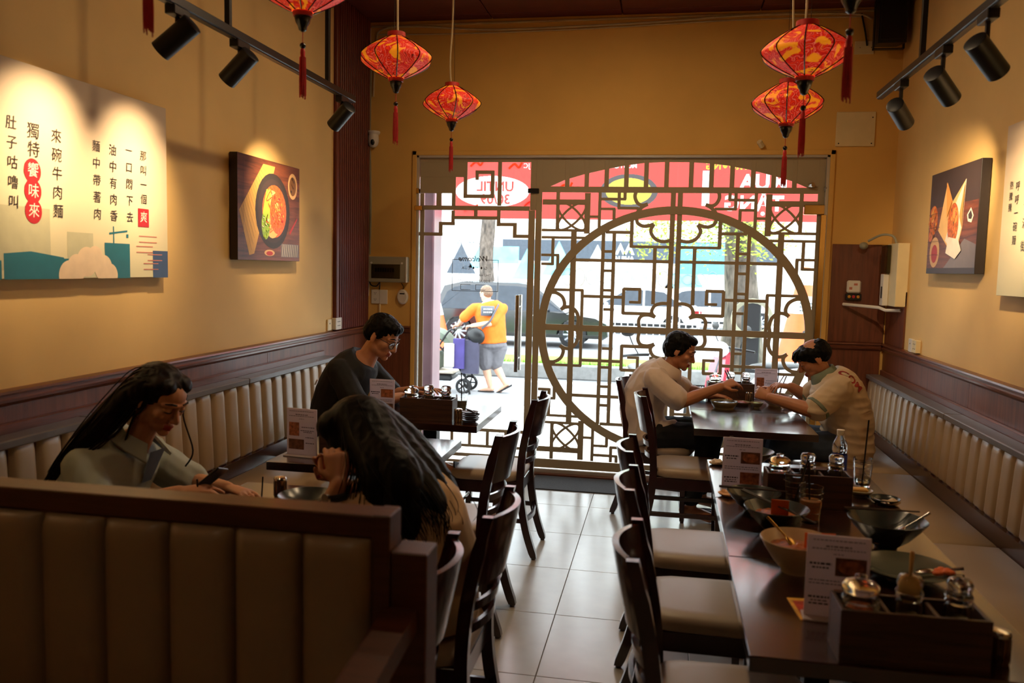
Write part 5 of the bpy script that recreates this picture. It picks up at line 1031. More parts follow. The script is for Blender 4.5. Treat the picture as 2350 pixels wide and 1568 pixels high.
# scooters parked on the pavement
M('scooter_white', C(214, 216, 222), .25, coat=.6); M('scooter_red', C(176, 40, 60), .25, coat=.6); M('scooter_grey', C(88, 92, 100), .4)
def scooter(lb, x, y, rz, pa, pb):
    t = thing('motor_scooter', lb, 'scooter', (x, y, PZ), rz)
    for wx in (-.62, .62):
        mb = MB(); mb.tube([(wx+.23*cos(a), 0, .25+.23*sin(a)) for a in [2*pi*k/24 for k in range(24)]], .045, 8, closed=True); w = part('wheel', mb, 'tyre', t); mb = MB(); mb.tube([(wx, -.03, .25), (wx, .03, .25)], .1, 14); part('hub', mb, 'alloy', w)
        for k in range(5): a = 2*pi*k/5; mb = MB(); mb.tube([(wx, 0, .25), (wx+.2*cos(a), 0, .25+.2*sin(a))], .014, 5); part('spoke', mb, 'alloy', w)
    mb = MB(); mb.loft([[(px, s*wd, z0), (px, -s*wd, z0), (px, -s*wd*.7, z1), (px, s*wd*.7, z1)] for px, wd, z0, z1, s in ((-.86, .06, .62, .72, 1), (-.7, .15, .42, .78, 1), (-.3, .19, .3, .76, 1), (.02, .16, .26, .5, 1), (.2, .15, .26, .34, 1), (.36, .15, .28, .4, 1))]); part('rear_body', mb, pa, t, 50)
    mb = MB(); mb.loft([[(px, s*wd, z) for s in (-1, -.5, .5, 1) for _ in (0,)]+[(px+.05, s*wd*.9, z) for s in (1, .5, -.5, -1)] for px, wd, z in ((.42, .14, .3), (.46, .2, .55), (.42, .18, .8), (.36, .1, .98))]); part('leg_shield', mb, pb, t, 50)
    mb = MB(); mb.ell((.62, 0, .42), (.26, .07, .1)); part('front_mudguard', mb, pb, t, 60); mb = MB(); mb.tube([(.6, .0, .28), (.48, 0, .7), (.38, 0, 1.0)], .03, 8); part('steering_column', mb, 'scooter_grey', t)
    mb = MB(); mb.ell((-.38, 0, .79), (.42, .13, .055)); part('seat', mb, 'black_plastic', t, 60); mb = MB(); mb.tube(smooth_path([(.2, -.34, 1.0), (.34, -.16, 1.03), (.36, .16, 1.03), (.2, .34, 1.0)]), .016, 7); part('handlebar', mb, 'black_metal', t)
    mb = MB(); mb.ell((.44, 0, 1.0), (.1, .13, .1)); part('headlight_cowl', mb, pa, t, 60); mb = MB(); mb.ell((.52, 0, .99), (.03, .09, .05)); part('headlight', mb, 'head_light', t, 60)
    for s in (-1, 1):
        mb = MB(); mb.tube(smooth_path([(.3, s*.2, 1.03), (.32, s*.27, 1.14), (.3, s*.3, 1.22)]), .006, 5); mi = part('mirror', mb, 'black_metal', t); mb = MB(); mb.ell((.3, s*.32, 1.26), (.012, .075, .045)); part('mirror_glass', mb, 'black_plastic', mi)
    mb = MB(); mb.bx(-.88, -.84, -.08, .08, .6, .68, .01); part('tail_light', mb, 'tail_red', t); mb = MB(); mb.tube([(-.1, .1, .25), (-.05, .2, .02)], .012, 6); part('kick_stand', mb, 'black_metal', t); return t
scooter('white scooter parked outside behind the man in the white shirt', -.12, 9.1, RAD(-75), 'scooter_white', 'scooter_white'); scooter('red and white scooter parked outside between the two men', 1.05, 10.2, RAD(-150), 'scooter_white', 'scooter_red'); scooter('grey and red scooter parked outside behind the older man', 2.0, 9.6, RAD(-120), 'scooter_grey', 'scooter_red')
# stroller pushed by the passer-by
M('stroller_green', C(96, 106, 92), .8, var=.1); M('bag_purple', C(66, 56, 118), .8); M('bag_grey', C(66, 64, 84), .8); M('cloth_cream', C(206, 196, 176), .9); M('hair_light', C(120, 96, 76), .6, var=.4, vs=60)
t = thing('stroller', 'dark green folding stroller loaded with bags, pushed on the road', 'stroller', (-3.62, 13.2, RZ))
for s in (-1, 1):
    for name_, pts in (('frame_tube', [(.62, s*.22, .14), (.36, s*.24, .5), (.1, s*.24, .75), (-.2, s*.24, .95)]), ('frame_tube', [(-.5, s*.22, .12), (-.1, s*.24, .5), (.22, s*.24, .98), (.33, s*.24, 1.04)])): mb = MB(); mb.tube(smooth_path(pts), .016, 8); part(name_, mb, 'black_metal', t)
    for wx in (.5, -.45):
        mb = MB(); mb.tube([(wx+.105*cos(a), s*.25, .13+.105*sin(a)) for a in [2*pi*k/22 for k in range(22)]], .024, 7, closed=True); w = part('wheel', mb, 'tyre', t)
        for k in range(5): a = 2*pi*k/5; mb = MB(); mb.tube([(wx, s*.25, .13), (wx+.1*cos(a), s*.25, .13+.1*sin(a))], .012, 5); part('spoke', mb, 'black_plastic', w)
mb = MB(); mb.tube([(.33, -.24, 1.04), (.36, -.1, 1.06), (.36, .1, 1.06), (.33, .24, 1.04)], .02, 8); part('push_handle', mb, 'black_metal', t)
mb = MB(); rings = []
for k in range(9): a = RAD(20+k*16); rings.append([(-.1+.42*cos(a)*q, y, .62+.42*sin(a)*q) for q, y in ((.8, -.24), (1, -.22), (1.05, 0), (1, .22), (.8, .24))])
mb.loft(rings); part('hood', mb, 'stroller_green', t, 60); mb = MB(); mb.bx(-.4, .12, -.22, .22, .38, .66, .06); part('seat_shell', mb, 'stroller_green', t, 60); mb = MB(); mb.bx(-.35, .3, -.22, .22, .2, .3, .03); part('basket', mb, 'black_plastic', t); mb = MB(); mb.bx(-.4, .34, -.24, .24, .32, .36, .02); part('tray', mb, 'cloth_cream', t)
for nm, x0_, x1_, z0_, z1_, mt, y_ in (('hanging_bag', .2, .36, .45, .82, 'cloth_cream', -.3), ('hanging_bag', .34, .52, .42, .9, 'bag_purple', -.27), ('hanging_bag', .46, .74, .34, .88, 'bag_grey', -.22)): mb = MB(); mb.loft([[(x0_+i_, y_-.05+j_, z) for i_, j_ in ((0, 0), (x1_-x0_, 0), (x1_-x0_, .1), (0, .1))] for z in (z0_, (z0_+z1_)/2, z1_)]); part(nm, mb, mt, t)
mb = MB(); mb.tube(smooth_path([(.45, -.2, .45), (.55, -.2, .2), (.6, -.2, .0)]), .02, 6); part('dangling_strap', mb, 'black_plastic', t)
# ================================================================== PEOPLE
M('skin_a', C(186, 128, 94), .5, var=.06, vs=20, sub=.08); M('skin_b', C(196, 140, 106), .5, var=.06, vs=20, sub=.08); M('skin_pale', C(226, 176, 146), .55, var=.05)
M('lip', C(150, 74, 64), .4); M('lip_f', C(168, 60, 56), .4); M('brow', C(24, 16, 13), .6); M('eye_white', C(200, 190, 180), .3)
M('hair_black', C(7, 6, 6), .5, var=.5, vs=40, bmp=.3, bs_=90, stretch=(1, 1, .3), spec=.14); M('hair_red', C(20, 10, 9), .45, var=.4, vs=40, spec=.18)
M('shirt_white', C(212, 196, 184), .85, var=.05, vs=9, bmp=.12, bs_=60); M('polo', C(206, 186, 156), .85, var=.05, vs=9, bmp=.12, bs_=60); M('polo_trim', C(116, 128, 112), .85); M('tee_black', C(17, 17, 19), .85, var=.2, vs=9, bmp=.15, bs_=60); M('shirt_sage', C(168, 178, 172), .8, var=.05, vs=9, bmp=.12, bs_=60); M('top_cream', C(206, 176, 142), .8, var=.05, vs=9, bmp=.1, bs_=60)
M('trousers_black', C(16, 16, 18), .85); M('jeans', C(56, 72, 98), .85, var=.15, vs=30); M('trousers_tan', C(120, 96, 78), .85); M('shirt_orange', C(238, 112, 22), .8, var=.05, vs=9); M('shorts_grey', C(112, 110, 114), .85, var=.08, vs=14); M('sandal', C(28, 26, 26), .7); M('polo_print', C(150, 40, 34), .7); M('shirt_inner', C(96, 104, 120), .85)
def rtube(mb, pts, rr, n=12, flat=None, up=None):
    pts = [V(p) for p in pts]; mb.tube(pts, rr, n, flat=flat, up=up)
    for p, r in ((pts[0], rr[0]), (pts[-1], rr[-1])): mb.ell(p, (r*.98,)*3, n=10)
def sampled(pts, rr, n=5):
    P = smooth_path(pts, n); k = len(pts)-1; R_ = []
    for i in range(len(P)):
        t = i/n; j = min(int(t), k-1); R_.append(rr[j]+(rr[j+1]-rr[j])*(t-j))
    return P, R_
def remeshed(mb, name, voxel, smooth, mats, parent, wrinkle=None, matfn=None):
    me = bpy.data.meshes.new(name); me.from_pydata([tuple(p) for p in mb.v], [], mb.f); me.update()
    import bmesh
    b = bmesh.new(); b.from_mesh(me); bmesh.ops.recalc_face_normals(b, faces=b.faces); b.to_mesh(me); b.free()
    o = bpy.data.objects.new(name, me); COL.objects.link(o)
    r = o.modifiers.new('r', 'REMESH'); r.mode = 'VOXEL'; r.voxel_size = voxel
    if smooth: s = o.modifiers.new('s', 'SMOOTH'); s.factor = .5; s.iterations = smooth
    bpy.context.view_layer.update()
    m2 = bpy.data.meshes.new_from_object(o.evaluated_get(bpy.context.evaluated_depsgraph_get())); bpy.data.objects.remove(o); bpy.data.meshes.remove(me); m2.name = name
    m2.materials.clear()
    for mt in mats: m2.materials.append(MATS[mt])
    if wrinkle:
        n = len(m2.vertices); co = np.empty(n*3); no = np.empty(n*3); m2.vertices.foreach_get('co', co); m2.vertices.foreach_get('normal', no); co = co.reshape(-1, 3); no = no.reshape(-1, 3)
        amp, sc = wrinkle
        d = np.array([1-abs(MN.noise(V((p[0]*sc[0], p[1]*sc[1], p[2]*sc[2]))))*2.2 for p in co]); co = co+no*(d*amp)[:, None]; m2.vertices.foreach_set('co', co.ravel())
    if matfn:
        n = len(m2.polygons); c = np.empty(n*3); m2.polygons.foreach_get('center', c); m2.polygons.foreach_set('material_index', matfn(c.reshape(-1, 3)).astype(np.int32))
    m2.polygons.foreach_set('use_smooth', [True]*len(m2.polygons)); m2.update()
    return put(name, m2, parent)
def headmat(c, fwd, up=(0, 0, 1)):
    f = V(fwd).normalized(); u = V(up); u = (u-f*u.dot(f)).normalized(); x = f.cross(u)
    m = Matrix((x, f, u)).transposed().to_4x4(); m.translation = V(c); return m
def head(mb, m, s=1.0, male=True):
    R = m.to_3x3(); T = lambda x, y, z: m @ (V((x, y, z))*s)
    def e(x, y, z, a, b_, c): mb.ell(T(x, y, z), (a*s, b_*s, c*s), R, 18)
    e(0, -.014, .035, .074, .092, .078); e(0, .03, .036, .062, .058, .056); e(0, .03, -.025, .06, .055, .06); e(0, .034, -.07, .05 if male else .044, .048, .036)
    e(0, .066, -.094, .023, .02, .018)
    for q in (-1, 1):
        e(q*.044, .0, -.06, .018, .034, .03); e(q*.042, .056, -.022, .02, .02, .018); e(q*.031, .076, .002, .016, .011, .011)
        rtube(mb, [T(q*.052, .068, .02), T(q*.03, .083, .024), T(0, .086, .02)], [.008*s, .009*s, .009*s], 8)
        R2 = R @ Matrix.Rotation(RAD(-12), 3, 'X') @ Matrix.Rotation(RAD(q*-18), 3, 'Z'); mb.ell(T(q*.075, -.012, -.002), (.006*s, .019*s, .031*s), R2, 14); mb.ell(T(q*.077, -.006, -.022), (.005*s, .010*s, .012*s), R2, 10)
        e(q*.011, .094, -.037, .0075, .010, .0075)
    rtube(mb, [T(0, .082, .014), T(0, .094, -.01), T(0, .106, -.03)], [.0085*s, .0095*s, .0105*s], 10); e(0, .104, -.034, .0115, .012, .0095)
    rtube(mb, [T(-.02, .078, -.063), T(-.008, .089, -.0605), T(.008, .089, -.0605), T(.02, .078, -.063)], [.0045*s, .0065*s, .0065*s, .0045*s], 8)
    rtube(mb, [T(-.018, .076, -.0705), T(0, .0885, -.0735), T(.018, .076, -.0705)], [.0045*s, .0072*s, .0045*s], 8)
def face_parts(par, m, s=1.0, lip='lip'):
    T = lambda x, y, z: m @ (V((x, y, z))*s)
    for q in (-1, 1):
        mb = MB(); mb.tube([T(q*.05, .0735, .027), T(q*.034, .0905, .034), T(q*.014, .0935, .029)], [.002*s, .0038*s, .003*s], 6); part('eyebrow', mb, 'brow', par)
        mb = MB(); mb.tube([T(q*.046, .0785, -.001), T(q*.036, .0872, -.0035), T(q*.026, .0885, -.004), T(q*.016, .085, -.001)], [.0014*s, .0022*s, .0022*s, .0012*s], 6); part('eyelash', mb, 'brow', par)
    mb = MB(); mb.tube([T(-.019, .0825, -.067), T(0, .0955, -.0668), T(.019, .0825, -.067)], [.001*s, .0018*s, .001*s], 5); part('lip_line', mb, lip, par)
def lipfn(m, s=1.0):
    inv = np.array(m.inverted())
    def fn(c):
        l = (c @ inv[:3, :3].T+inv[:3, 3])/s
        return ((np.abs(l[:, 0]) < .021) & (l[:, 1] > .078) & (l[:, 2] < -.0565) & (l[:, 2] > -.079)).astype(int)
    return fn
def hand(mb, w, fwd, back, thumb, curl=(.5, .5, .5, .5), s=1.0, tcurl=.4, spread=.06):
    """w wrist; fwd to the knuckles; back = direction of the back of the hand; thumb = +1/-1 side along fwd x back"""
    w = V(w); f = V(fwd).normalized(); b_ = V(back); b_ = (b_-f*b_.dot(f)).normalized(); l = f.cross(b_)*thumb
    rings = []
    for d, a, t in ((-.012, .024, .018), (.02, .03, .0175), (.055, .038, .0155), (.082, .041, .0135), (.095, .037, .009)):
        rings.append([w+f*(d*s)+l*(cos(2*pi*k/14)*a*s)+b_*(sin(2*pi*k/14)*t*s) for k in range(14)])
    mb.loft(rings)
    tips = []
    for i, (o_, L, c) in enumerate(zip((.031, .0105, -.010, -.029), (.072, .08, .075, .06), curl)):
        p = w+f*((.086 if i < 3 else .08)*s)+l*(o_*s); d = (f+l*(spread*(1.5-i))).normalized(); pts = [p-f*.02*s, p]
        for seg, q in ((.46, .8), (.30, 1.1), (.24, .8)):
            a = c*q; d = (d*cos(a)-b_*sin(a)).normalized(); bb = (b_-d*b_.dot(d)); b2 = bb; p = p+d*(L*seg*s); pts.append(p)
        r = (.0092, .0088, .0086, .0078)[i]; rtube(mb, pts, [r*s, r*s, r*.93*s, r*.85*s, r*.72*s], 9); tips.append(p)
    p = w+f*(.022*s)+l*(.026*s); d = (f*.7+l*.75-b_*.35).normalized(); d2 = (f*(1-.2*tcurl)+l*(.25-.6*tcurl)-b_*(.2+.5*tcurl)).normalized(); q = p+d*.038*s; q2 = q+d2*.03*s
    rtube(mb, [p, q, q2, q2+d2*.02*s], [.013*s, .0105*s, .0095*s, .0072*s], 9)
    return tips
PROF = [(0, .13, .10), (.08, .172, .125), (.28, .155, .115), (.5, .16, .12), (.7, .178, .118), (.82, .165, .1), (.9, .12, .078), (.96, .075, .062), (1, .055, .055)]
def torso(mb, spine, lat, inf=0.0, t0=0, t1=1, wid=1.0, dep=1.0, N=18, square=2.0):
    P = smooth_path(spine, 8); lat = V(lat).normalized(); rings = []
    n = len(P)-1
    for k in range(N+1):
        t = t0+(t1-t0)*k/N; x = t*n; i = min(int(x), n-1); c = P[i].lerp(P[i+1], x-i); tg = (P[min(i+2, n)]-P[max(i-1, 0)]).normalized()
        for (a, wa, da), (b_, wb, db) in zip(PROF[:-1], PROF[1:]):
            if a <= t <= b_+1e-6: q = (t-a)/(b_-a); w_ = wa+(wb-wa)*q; d_ = da+(db-da)*q; break
        l = (lat-tg*lat.dot(tg)).normalized(); f = tg.cross(l); w_ = w_*wid+inf; d_ = d_*dep+inf
        rings.append([c+l*(math.copysign(abs(cos(a))**(2/square), cos(a))*w_)+f*(math.copysign(abs(sin(a))**(2/square), sin(a))*d_) for a in [2*pi*j/24 for j in range(24)]])
    mb.loft(rings)
def foot(mb, ank, toe, s=1.0, up=(0, 0, 1)):
    a = V(ank); t = V(toe); d = (t-a); f = d.normalized(); u = V(up)
    rtube(mb, [a-f*.04*s-u*.03*s, a+d*.35-u*.035*s, a+d*.75-u*.05*s, t-u*.055*s], [.034*s, .036*s, .034*s, .024*s], 12)
def lock_paths(base, n, jit, taper, mb, r=.006, seed=1):
    rnd = random.Random(seed)
    for k in range(n):
        j = V((rnd.gauss(0, 1), rnd.gauss(0, 1), rnd.gauss(0, 1))); e = rnd.uniform(.8, 1.06); pts = []
        for i, (p, w_) in enumerate(base): pts.append(V(p)+V((j.x*w_[0], j.y*w_[1], j.z*w_[2]))*jit)
        m_ = max(2, int(len(pts)*e+.5)); P = smooth_path(pts[:m_], 4); L = len(P)
        mb.tube(P, [r*(.6+.4*min(1, 4*(1-i/(L-1))))*(1 if i < L-1 else .15) for i in range(L)], 5)

# ---------------- man in the white shirt (faces +x, eating)
pm = thing('person', 'man in a white short-sleeved shirt eating with chopsticks beside the moon gate', 'person', (-.05, 5.5, 0)); off = V((-.05, 5.5, 0))
class Fig:
    """collects body and clothing shapes in world space, then builds them under the person"""
    def __init__(s, root): s.root = root; s.off = V(root.location); s.b = MB(); s.extra = {}
    def build(s, skin, m, lip, voxel=.0045, sc=1.0):
        s.b.v = [V(p)-s.off for p in s.b.v]; m2 = Matrix.Translation(-s.off) @ m
        o = remeshed(s.b, 'body', voxel, 3, [skin, lip], s.root, None, lipfn(m2, sc)); face_parts(s.root, m2, sc, lip); return o
    def cloth(s, mb, name, mat, voxel=.007, smooth=4, wr=(.004, (14, 14, 9)), parent=None, mats=None):
        mb.v = [V(p)-s.off for p in mb.v]; return remeshed(mb, name, voxel, smooth, mats or [mat], parent or s.root, wr)
    def piece(s, mb, name, mat, smooth=60, parent=None): mb.v = [V(p)-s.off for p in mb.v]; return part(name, mb, mat, parent or s.root, smooth)
LATP = V((0, 1, 0))
F = Fig(pm); hm = headmat((.118, 5.5, 1.085), (.93, -.1, -.34), (.25, 0, 1)); spine = [(-.06, 5.5, .50), (-.09, 5.5, .58), (-.115, 5.5, .70), (-.07, 5.5, .83), (.0, 5.5, .925), (.055, 5.5, .985)]
head(F.b, hm); rtube(F.b, [(.045, 5.5, .93), (.07, 5.5, 1.0), (.1, 5.5, 1.06)], [.058, .054, .056]); torso(F.b, spine, LATP, -.006)
SR, ER, WR = V((-.03, 5.335, .905)), V((.135, 5.26, .79)), V((.375, 5.345, .885)); SL, EL, WL = V((.0, 5.665, .895)), V((.17, 5.74, .80)), V((.345, 5.62, .79))
for a, b_, c in ((SR, ER, WR), (SL, EL, WL)): rtube(F.b, *sampled([a, (a+b_)/2+V((0, 0, .004)), b_], [.052, .047, .042])); rtube(F.b, *sampled([b_, b_.lerp(c, .35), c], [.042, .041, .028])); rtube(F.b, [(.02, 5.5, .955), a], [.055, .05])
hand(F.b, WR, (.85, .2, .35), (-.25, -.55, .8), 1, (.85, 1.0, 1.1, 1.2), 1, .8); hand(F.b, WL, (.95, -.25, -.1), (0, .1, 1), -1, (.35, .4, .45, .5))
HR, KR, AR = V((-.03, 5.41, .535)), V((.33, 5.37, .56)), V((.22, 5.36, .10)); HL, KL, AL = V((-.03, 5.59, .535)), V((.36, 5.62, .56)), V((.30, 5.66, .10))
for a, b_, c in ((HR, KR, AR), (HL, KL, AL)): rtube(F.b, [a, b_], [.075, .056]); rtube(F.b, *sampled([b_, b_.lerp(c, .35), c], [.054, .05, .034])); foot(F.b, c, c+V((.17, 0, -.02)))
F.build('skin_a', hm, 'lip')
mb = MB(); torso(mb, spine, LATP, .014, .0, .89, 1.03, 1.06); 
for a, b_ in ((SR, ER), (SL, EL)): rtube(mb, *sampled([a-V((.01, 0, -.012)), a.lerp(b_, .45), a.lerp(b_, .86)], [.07, .07, .072])); rtube(mb, [(.0, 5.5, .95), a], [.066, .066])
rtube(mb, [(-.14, 5.42, .56), (-.05, 5.40, .54), (.08, 5.40, .60)], [.06, .08, .05]); shirt = F.cloth(mb, 'shirt', 'shirt_white', .0065, 4, (.008, (12, 12, 8)))
mb = MB(); mb.loft([[V((.05, 5.5, .975))+Matrix.Rotation(.55, 3, 'Y') @ V((r*cos(a)*1.0, r*sin(a)*1.12, h)) for a in [2*pi*k/24 for k in range(24)]] for r, h in ((.09, -.03), (.08, .008), (.072, .03), (.08, .029), (.108, -.016), (.112, -.036), (.106, -.036))], False); F.piece(mb, 'collar', 'shirt_white')
mb = MB(); rtube(mb, [(-.09, 5.5, .53), (-.03, 5.5, .54)], [.12, .12]); 
for a, b_, c in ((HR, KR, AR), (HL, KL, AL)): rtube(mb, *sampled([a, a.lerp(b_, .5), b_], [.1, .09, .075])); rtube(mb, *sampled([b_, b_.lerp(c, .5), c+V((0, 0, .06))], [.074, .066, .06]))
F.cloth(mb, 'trousers', 'trousers_black')
mb = MB(); R_ = hm.to_3x3(); T_ = lambda x, y, z: hm @ V((x, y, z))
def hairball(mb, hm, balls):
    R_ = hm.to_3x3()
    for x, y, z, a, b_, c in balls: mb.ell(hm @ V((x, y, z)), (a, b_, c), R_, 20)
hairball(mb, hm, [(0, -.02, .05, .082, .095, .076), (0, -.045, .01, .079, .072, .08), (0, .035, .088, .058, .05, .03), (.055, .0, .02, .026, .03, .045), (-.055, .0, .02, .026, .03, .045)])
F.cloth(mb, 'hair', 'hair_black', .005, 2, (.004, (50, 50, 30)))
mb = MB(); tipc = V((.495, 5.47, .80)); [mb.tube([V((.398+.012*k, 5.385+.01*k, .985-.004*k)), tipc+V((.012*k, 0, 0))], [.0036, .0022], 6) for k in (0,)]; tag(part('chopstick', mb, 'chop_dark'), 'dark chopstick in the hand of the man in white, left one', 'chopstick', 'chopsticks in hands')
mb = MB(); mb.tube([V((.412, 5.40, .988)), tipc+V((.014, 0, .004))], [.0036, .0022], 6); tag(part('chopstick', mb, 'chop_dark'), 'dark chopstick in the hand of the man in white, right one', 'chopstick', 'chopsticks in hands')

# ---------------- older man (faces -x)
po_ = thing('person', 'balding man in a beige polo shirt eating at the right bench', 'person', (1.1, 5.35, 0)); F = Fig(po_)
hm = headmat((.925, 5.35, 1.085), (-.86, .02, -.5), (-.45, 0, 1)); spine = [(1.13, 5.35, .50), (1.14, 5.35, .58), (1.135, 5.35, .70), (1.09, 5.35, .84), (1.03, 5.35, .94), (.985, 5.35, .995)]; LN_ = V((0, 1, 0))
head(F.b, hm, 1.02); rtube(F.b, [(1.0, 5.35, .95), (.97, 5.35, 1.01), (.94, 5.35, 1.06)], [.06, .057, .058]); torso(F.b, spine, LN_, -.004, wid=1.05, dep=1.1)
SL, EL, WL = V((1.04, 5.175, .925)), V((.90, 5.12, .795)), V((.665, 5.245, .845)); SR, ER, WR = V((1.03, 5.53, .92)), V((.955, 5.61, .80)), V((.83, 5.57, .875))
for a, b_, c in ((SR, ER, WR), (SL, EL, WL)): rtube(F.b, *sampled([a, (a+b_)/2, b_], [.055, .05, .045])); rtube(F.b, *sampled([b_, b_.lerp(c, .35), c], [.045, .044, .03])); rtube(F.b, [(1.0, 5.35, .95), a], [.055, .052])
hand(F.b, WL, (-.7, .45, .25), (-.2, -.9, .3), 1, (.9, 1.0, 1.1, 1.1), 1, .6); hand(F.b, WR, (-.9, -.1, .12), (-.1, -.2, 1), 1, (.8, .9, 1.0, 1.1), 1, .8)
HL, KL, AL = V((1.09, 5.26, .56)), V((.72, 5.2, .565)), V((.78, 5.2, .10)); HR, KR, AR = V((1.09, 5.44, .56)), V((.72, 5.48, .565)), V((.70, 5.5, .10))
for a, b_, c in ((HR, KR, AR), (HL, KL, AL)): rtube(F.b, [a, b_], [.075, .056]); rtube(F.b, *sampled([b_, b_.lerp(c, .35), c], [.054, .05, .034])); foot(F.b, c, c+V((-.17, 0, -.02)))
F.build('skin_a', hm, 'lip', sc=1.02)
mb = MB(); torso(mb, spine, LN_, .018, .0, .93, 1.06, 1.14)
for a, b_ in ((SR, ER), (SL, EL)): rtube(mb, *sampled([a-V((-.01, 0, -.01)), a.lerp(b_, .45), a.lerp(b_, .82)], [.075, .076, .079])); rtube(mb, [(1.02, 5.35, .95), a], [.068, .07])
rtube(mb, [(1.2, 5.26, .56), (1.12, 5.24, .53)], [.09, .09]); F.cloth(mb, 'polo_shirt', 'polo', .0065, wr=(.008, (7, 7, 20)))
for a, b_ in ((SR, ER), (SL, EL)): mb = MB(); mb.tube([a.lerp(b_, .80), a.lerp(b_, .89)], [.0825, .081], 20); F.piece(mb, 'sleeve_band', 'polo_trim')
mb = MB(); mb.loft([[V((.985, 5.35, .99))+Matrix.Rotation(-.55, 3, 'Y') @ V((r*cos(a), r*sin(a)*1.1, h)) for a in [2*pi*k/24 for k in range(24)]] for r, h in ((.08, -.03), (.07, .01), (.068, .034), (.078, .03), (.09, -.022), (.088, -.036))], False); F.piece(mb, 'collar', 'polo_trim')
mb = MB(); rtube(mb, [(1.15, 5.35, .54), (1.1, 5.35, .55)], [.13, .13])
for a, b_, c in ((HR, KR, AR), (HL, KL, AL)): rtube(mb, *sampled([a, a.lerp(b_, .5), b_], [.1, .09, .078])); rtube(mb, *sampled([b_, b_.lerp(c, .5), c+V((0, 0, .05))], [.077, .066, .06]))
F.cloth(mb, 'jeans', 'jeans')
mb = MB(); hairball(mb, hm, [(0, -.05, .03, .083, .068, .075), (.045, -.01, .03, .038, .06, .05), (-.045, -.01, .03, .038, .06, .05), (0, .052, .06, .06, .05, .037), (.05, .03, .05, .03, .05, .04), (-.05, .03, .05, .03, .05, .04), (0, .03, .075, .05, .035, .033)])
F.cloth(mb, 'hair', 'hair_black', .005, 2, (.004, (50, 50, 30)))
mb = MB(); rnd = random.Random(3)
for k in range(46):
    u = rnd.uniform(-.045, .045); a = hm @ V((u, .05, .09)); b_ = hm @ V((u*1.1, .09+rnd.uniform(-.01, .006), .075+rnd.uniform(-.01, .01))); c = hm @ V((u*1.3+rnd.uniform(-.015, .015), .1+rnd.uniform(-.005, .018), .05-rnd.uniform(0, .03)))
    mb.tube(smooth_path([a, b_, c], 3), [.003]*6+[.0006], 4)
F.piece(mb, 'fringe', 'hair_black')
me = text_mesh('CƠM', .075, 'polo_print', bold=.002)
from mathutils.bvhtree import BVHTree
polo_o = [c for c in po_.children if c.name.startswith('polo_shirt')][0]; bv = BVHTree.FromPolygons([v.co for v in polo_o.data.vertices], [p.vertices for p in polo_o.data.polygons])
nrm = V((.45, -.75, .48)).normalized(); me.transform(frame(V((1.115, 5.21, .975))-F.off, (.62, .05, -.78), V((.62, .05, -.78)).cross(nrm)*-1))
for v in me.vertices:
    hit = bv.ray_cast(v.co+nrm*.2, -nrm)
    if hit[0] is not None: v.co = hit[0]+nrm*.0025
put('back_print', me, po_)
for k, (a, b_) in enumerate([((.80, 5.575, .945), (.745, 5.545, .80)), ((.785, 5.58, .945), (.70, 5.55, .80))]): mb = MB(); mb.tube([V(a), V(b_)], [.0036, .0022], 6); tag(part('chopstick', mb, 'steel'), 'metal chopstick in the hand of the older man, %s one' % ('right', 'left')[k], 'chopstick', 'chopsticks in hands')

# ---------------- man in black with glasses (faces +x)
pb = thing('person', 'man in a black t-shirt and glasses on the left wall bench', 'person', (-1.85, 4.62, 0)); F = Fig(pb)
hm = headmat((-1.607, 4.62, 1.18), (.9, -.12, -.42), (.36, 0, 1)); spine = [(-1.88, 4.62, .50), (-1.90, 4.62, .60), (-1.885, 4.62, .74), (-1.83, 4.62, .89), (-1.755, 4.62, 1.0), (-1.69, 4.62, 1.07)]
head(F.b, hm, 1.04); rtube(F.b, [(-1.71, 4.62, 1.02), (-1.675, 4.62, 1.09), (-1.63, 4.62, 1.15)], [.06, .056, .058]); torso(F.b, spine, LATP, -.006)
SR, ER, WR = V((-1.79, 4.455, .985)), V((-1.67, 4.40, .80)), V((-1.465, 4.56, .845)); SL, EL, WL = V((-1.745, 4.79, .97)), V((-1.62, 4.86, .80)), V((-1.43, 4.74, .86))
for a, b_, c in ((SR, ER, WR), (SL, EL, WL)): rtube(F.b, *sampled([a, (a+b_)/2, b_], [.052, .047, .042])); rtube(F.b, *sampled([b_, b_.lerp(c, .35), c], [.042, .041, .028])); rtube(F.b, [(-1.73, 4.62, 1.03), a], [.055, .052])
hand(F.b, WR, (.9, .3, .28), (-.2, .2, 1), 1, (.3, .5, .6, .7)); hand(F.b, WL, (.97, -.05, .18), (-.1, .3, 1), -1, (.15, .35, .5, .6))
HR, KR, AR = V((-1.83, 4.53, .56)), V((-1.45, 4.50, .575)), V((-1.245, 4.47, .535)); HL, KL, AL = V((-1.83, 4.71, .56)), V((-1.45, 4.72, .56)), V((-1.42, 4.74, .10))
KR = V((-1.5, 4.34, .60)); AR = V((-1.235, 4.50, .50))
for a, b_, c, fd in ((HR, KR, AR, V((.15, -.05, .0))), (HL, KL, AL, V((.17, 0, -.02)))): rtube(F.b, [a, b_], [.075, .056]); rtube(F.b, *sampled([b_, b_.lerp(c, .35), c], [.054, .048, .034])); foot(F.b, c, c+fd)
for k in range(5): tp = AR+V((.135, -.075+.018*k, -.05)); rtube(F.b, [tp, tp+V((.035-.004*k, -.008, -.004))], [.0095-.0008*k, .0085-.0008*k], 8)
F.build('skin_b', hm, 'lip', sc=1.04)
mb = MB(); torso(mb, spine, LATP, .016, .0, .925, 1.04, 1.06)
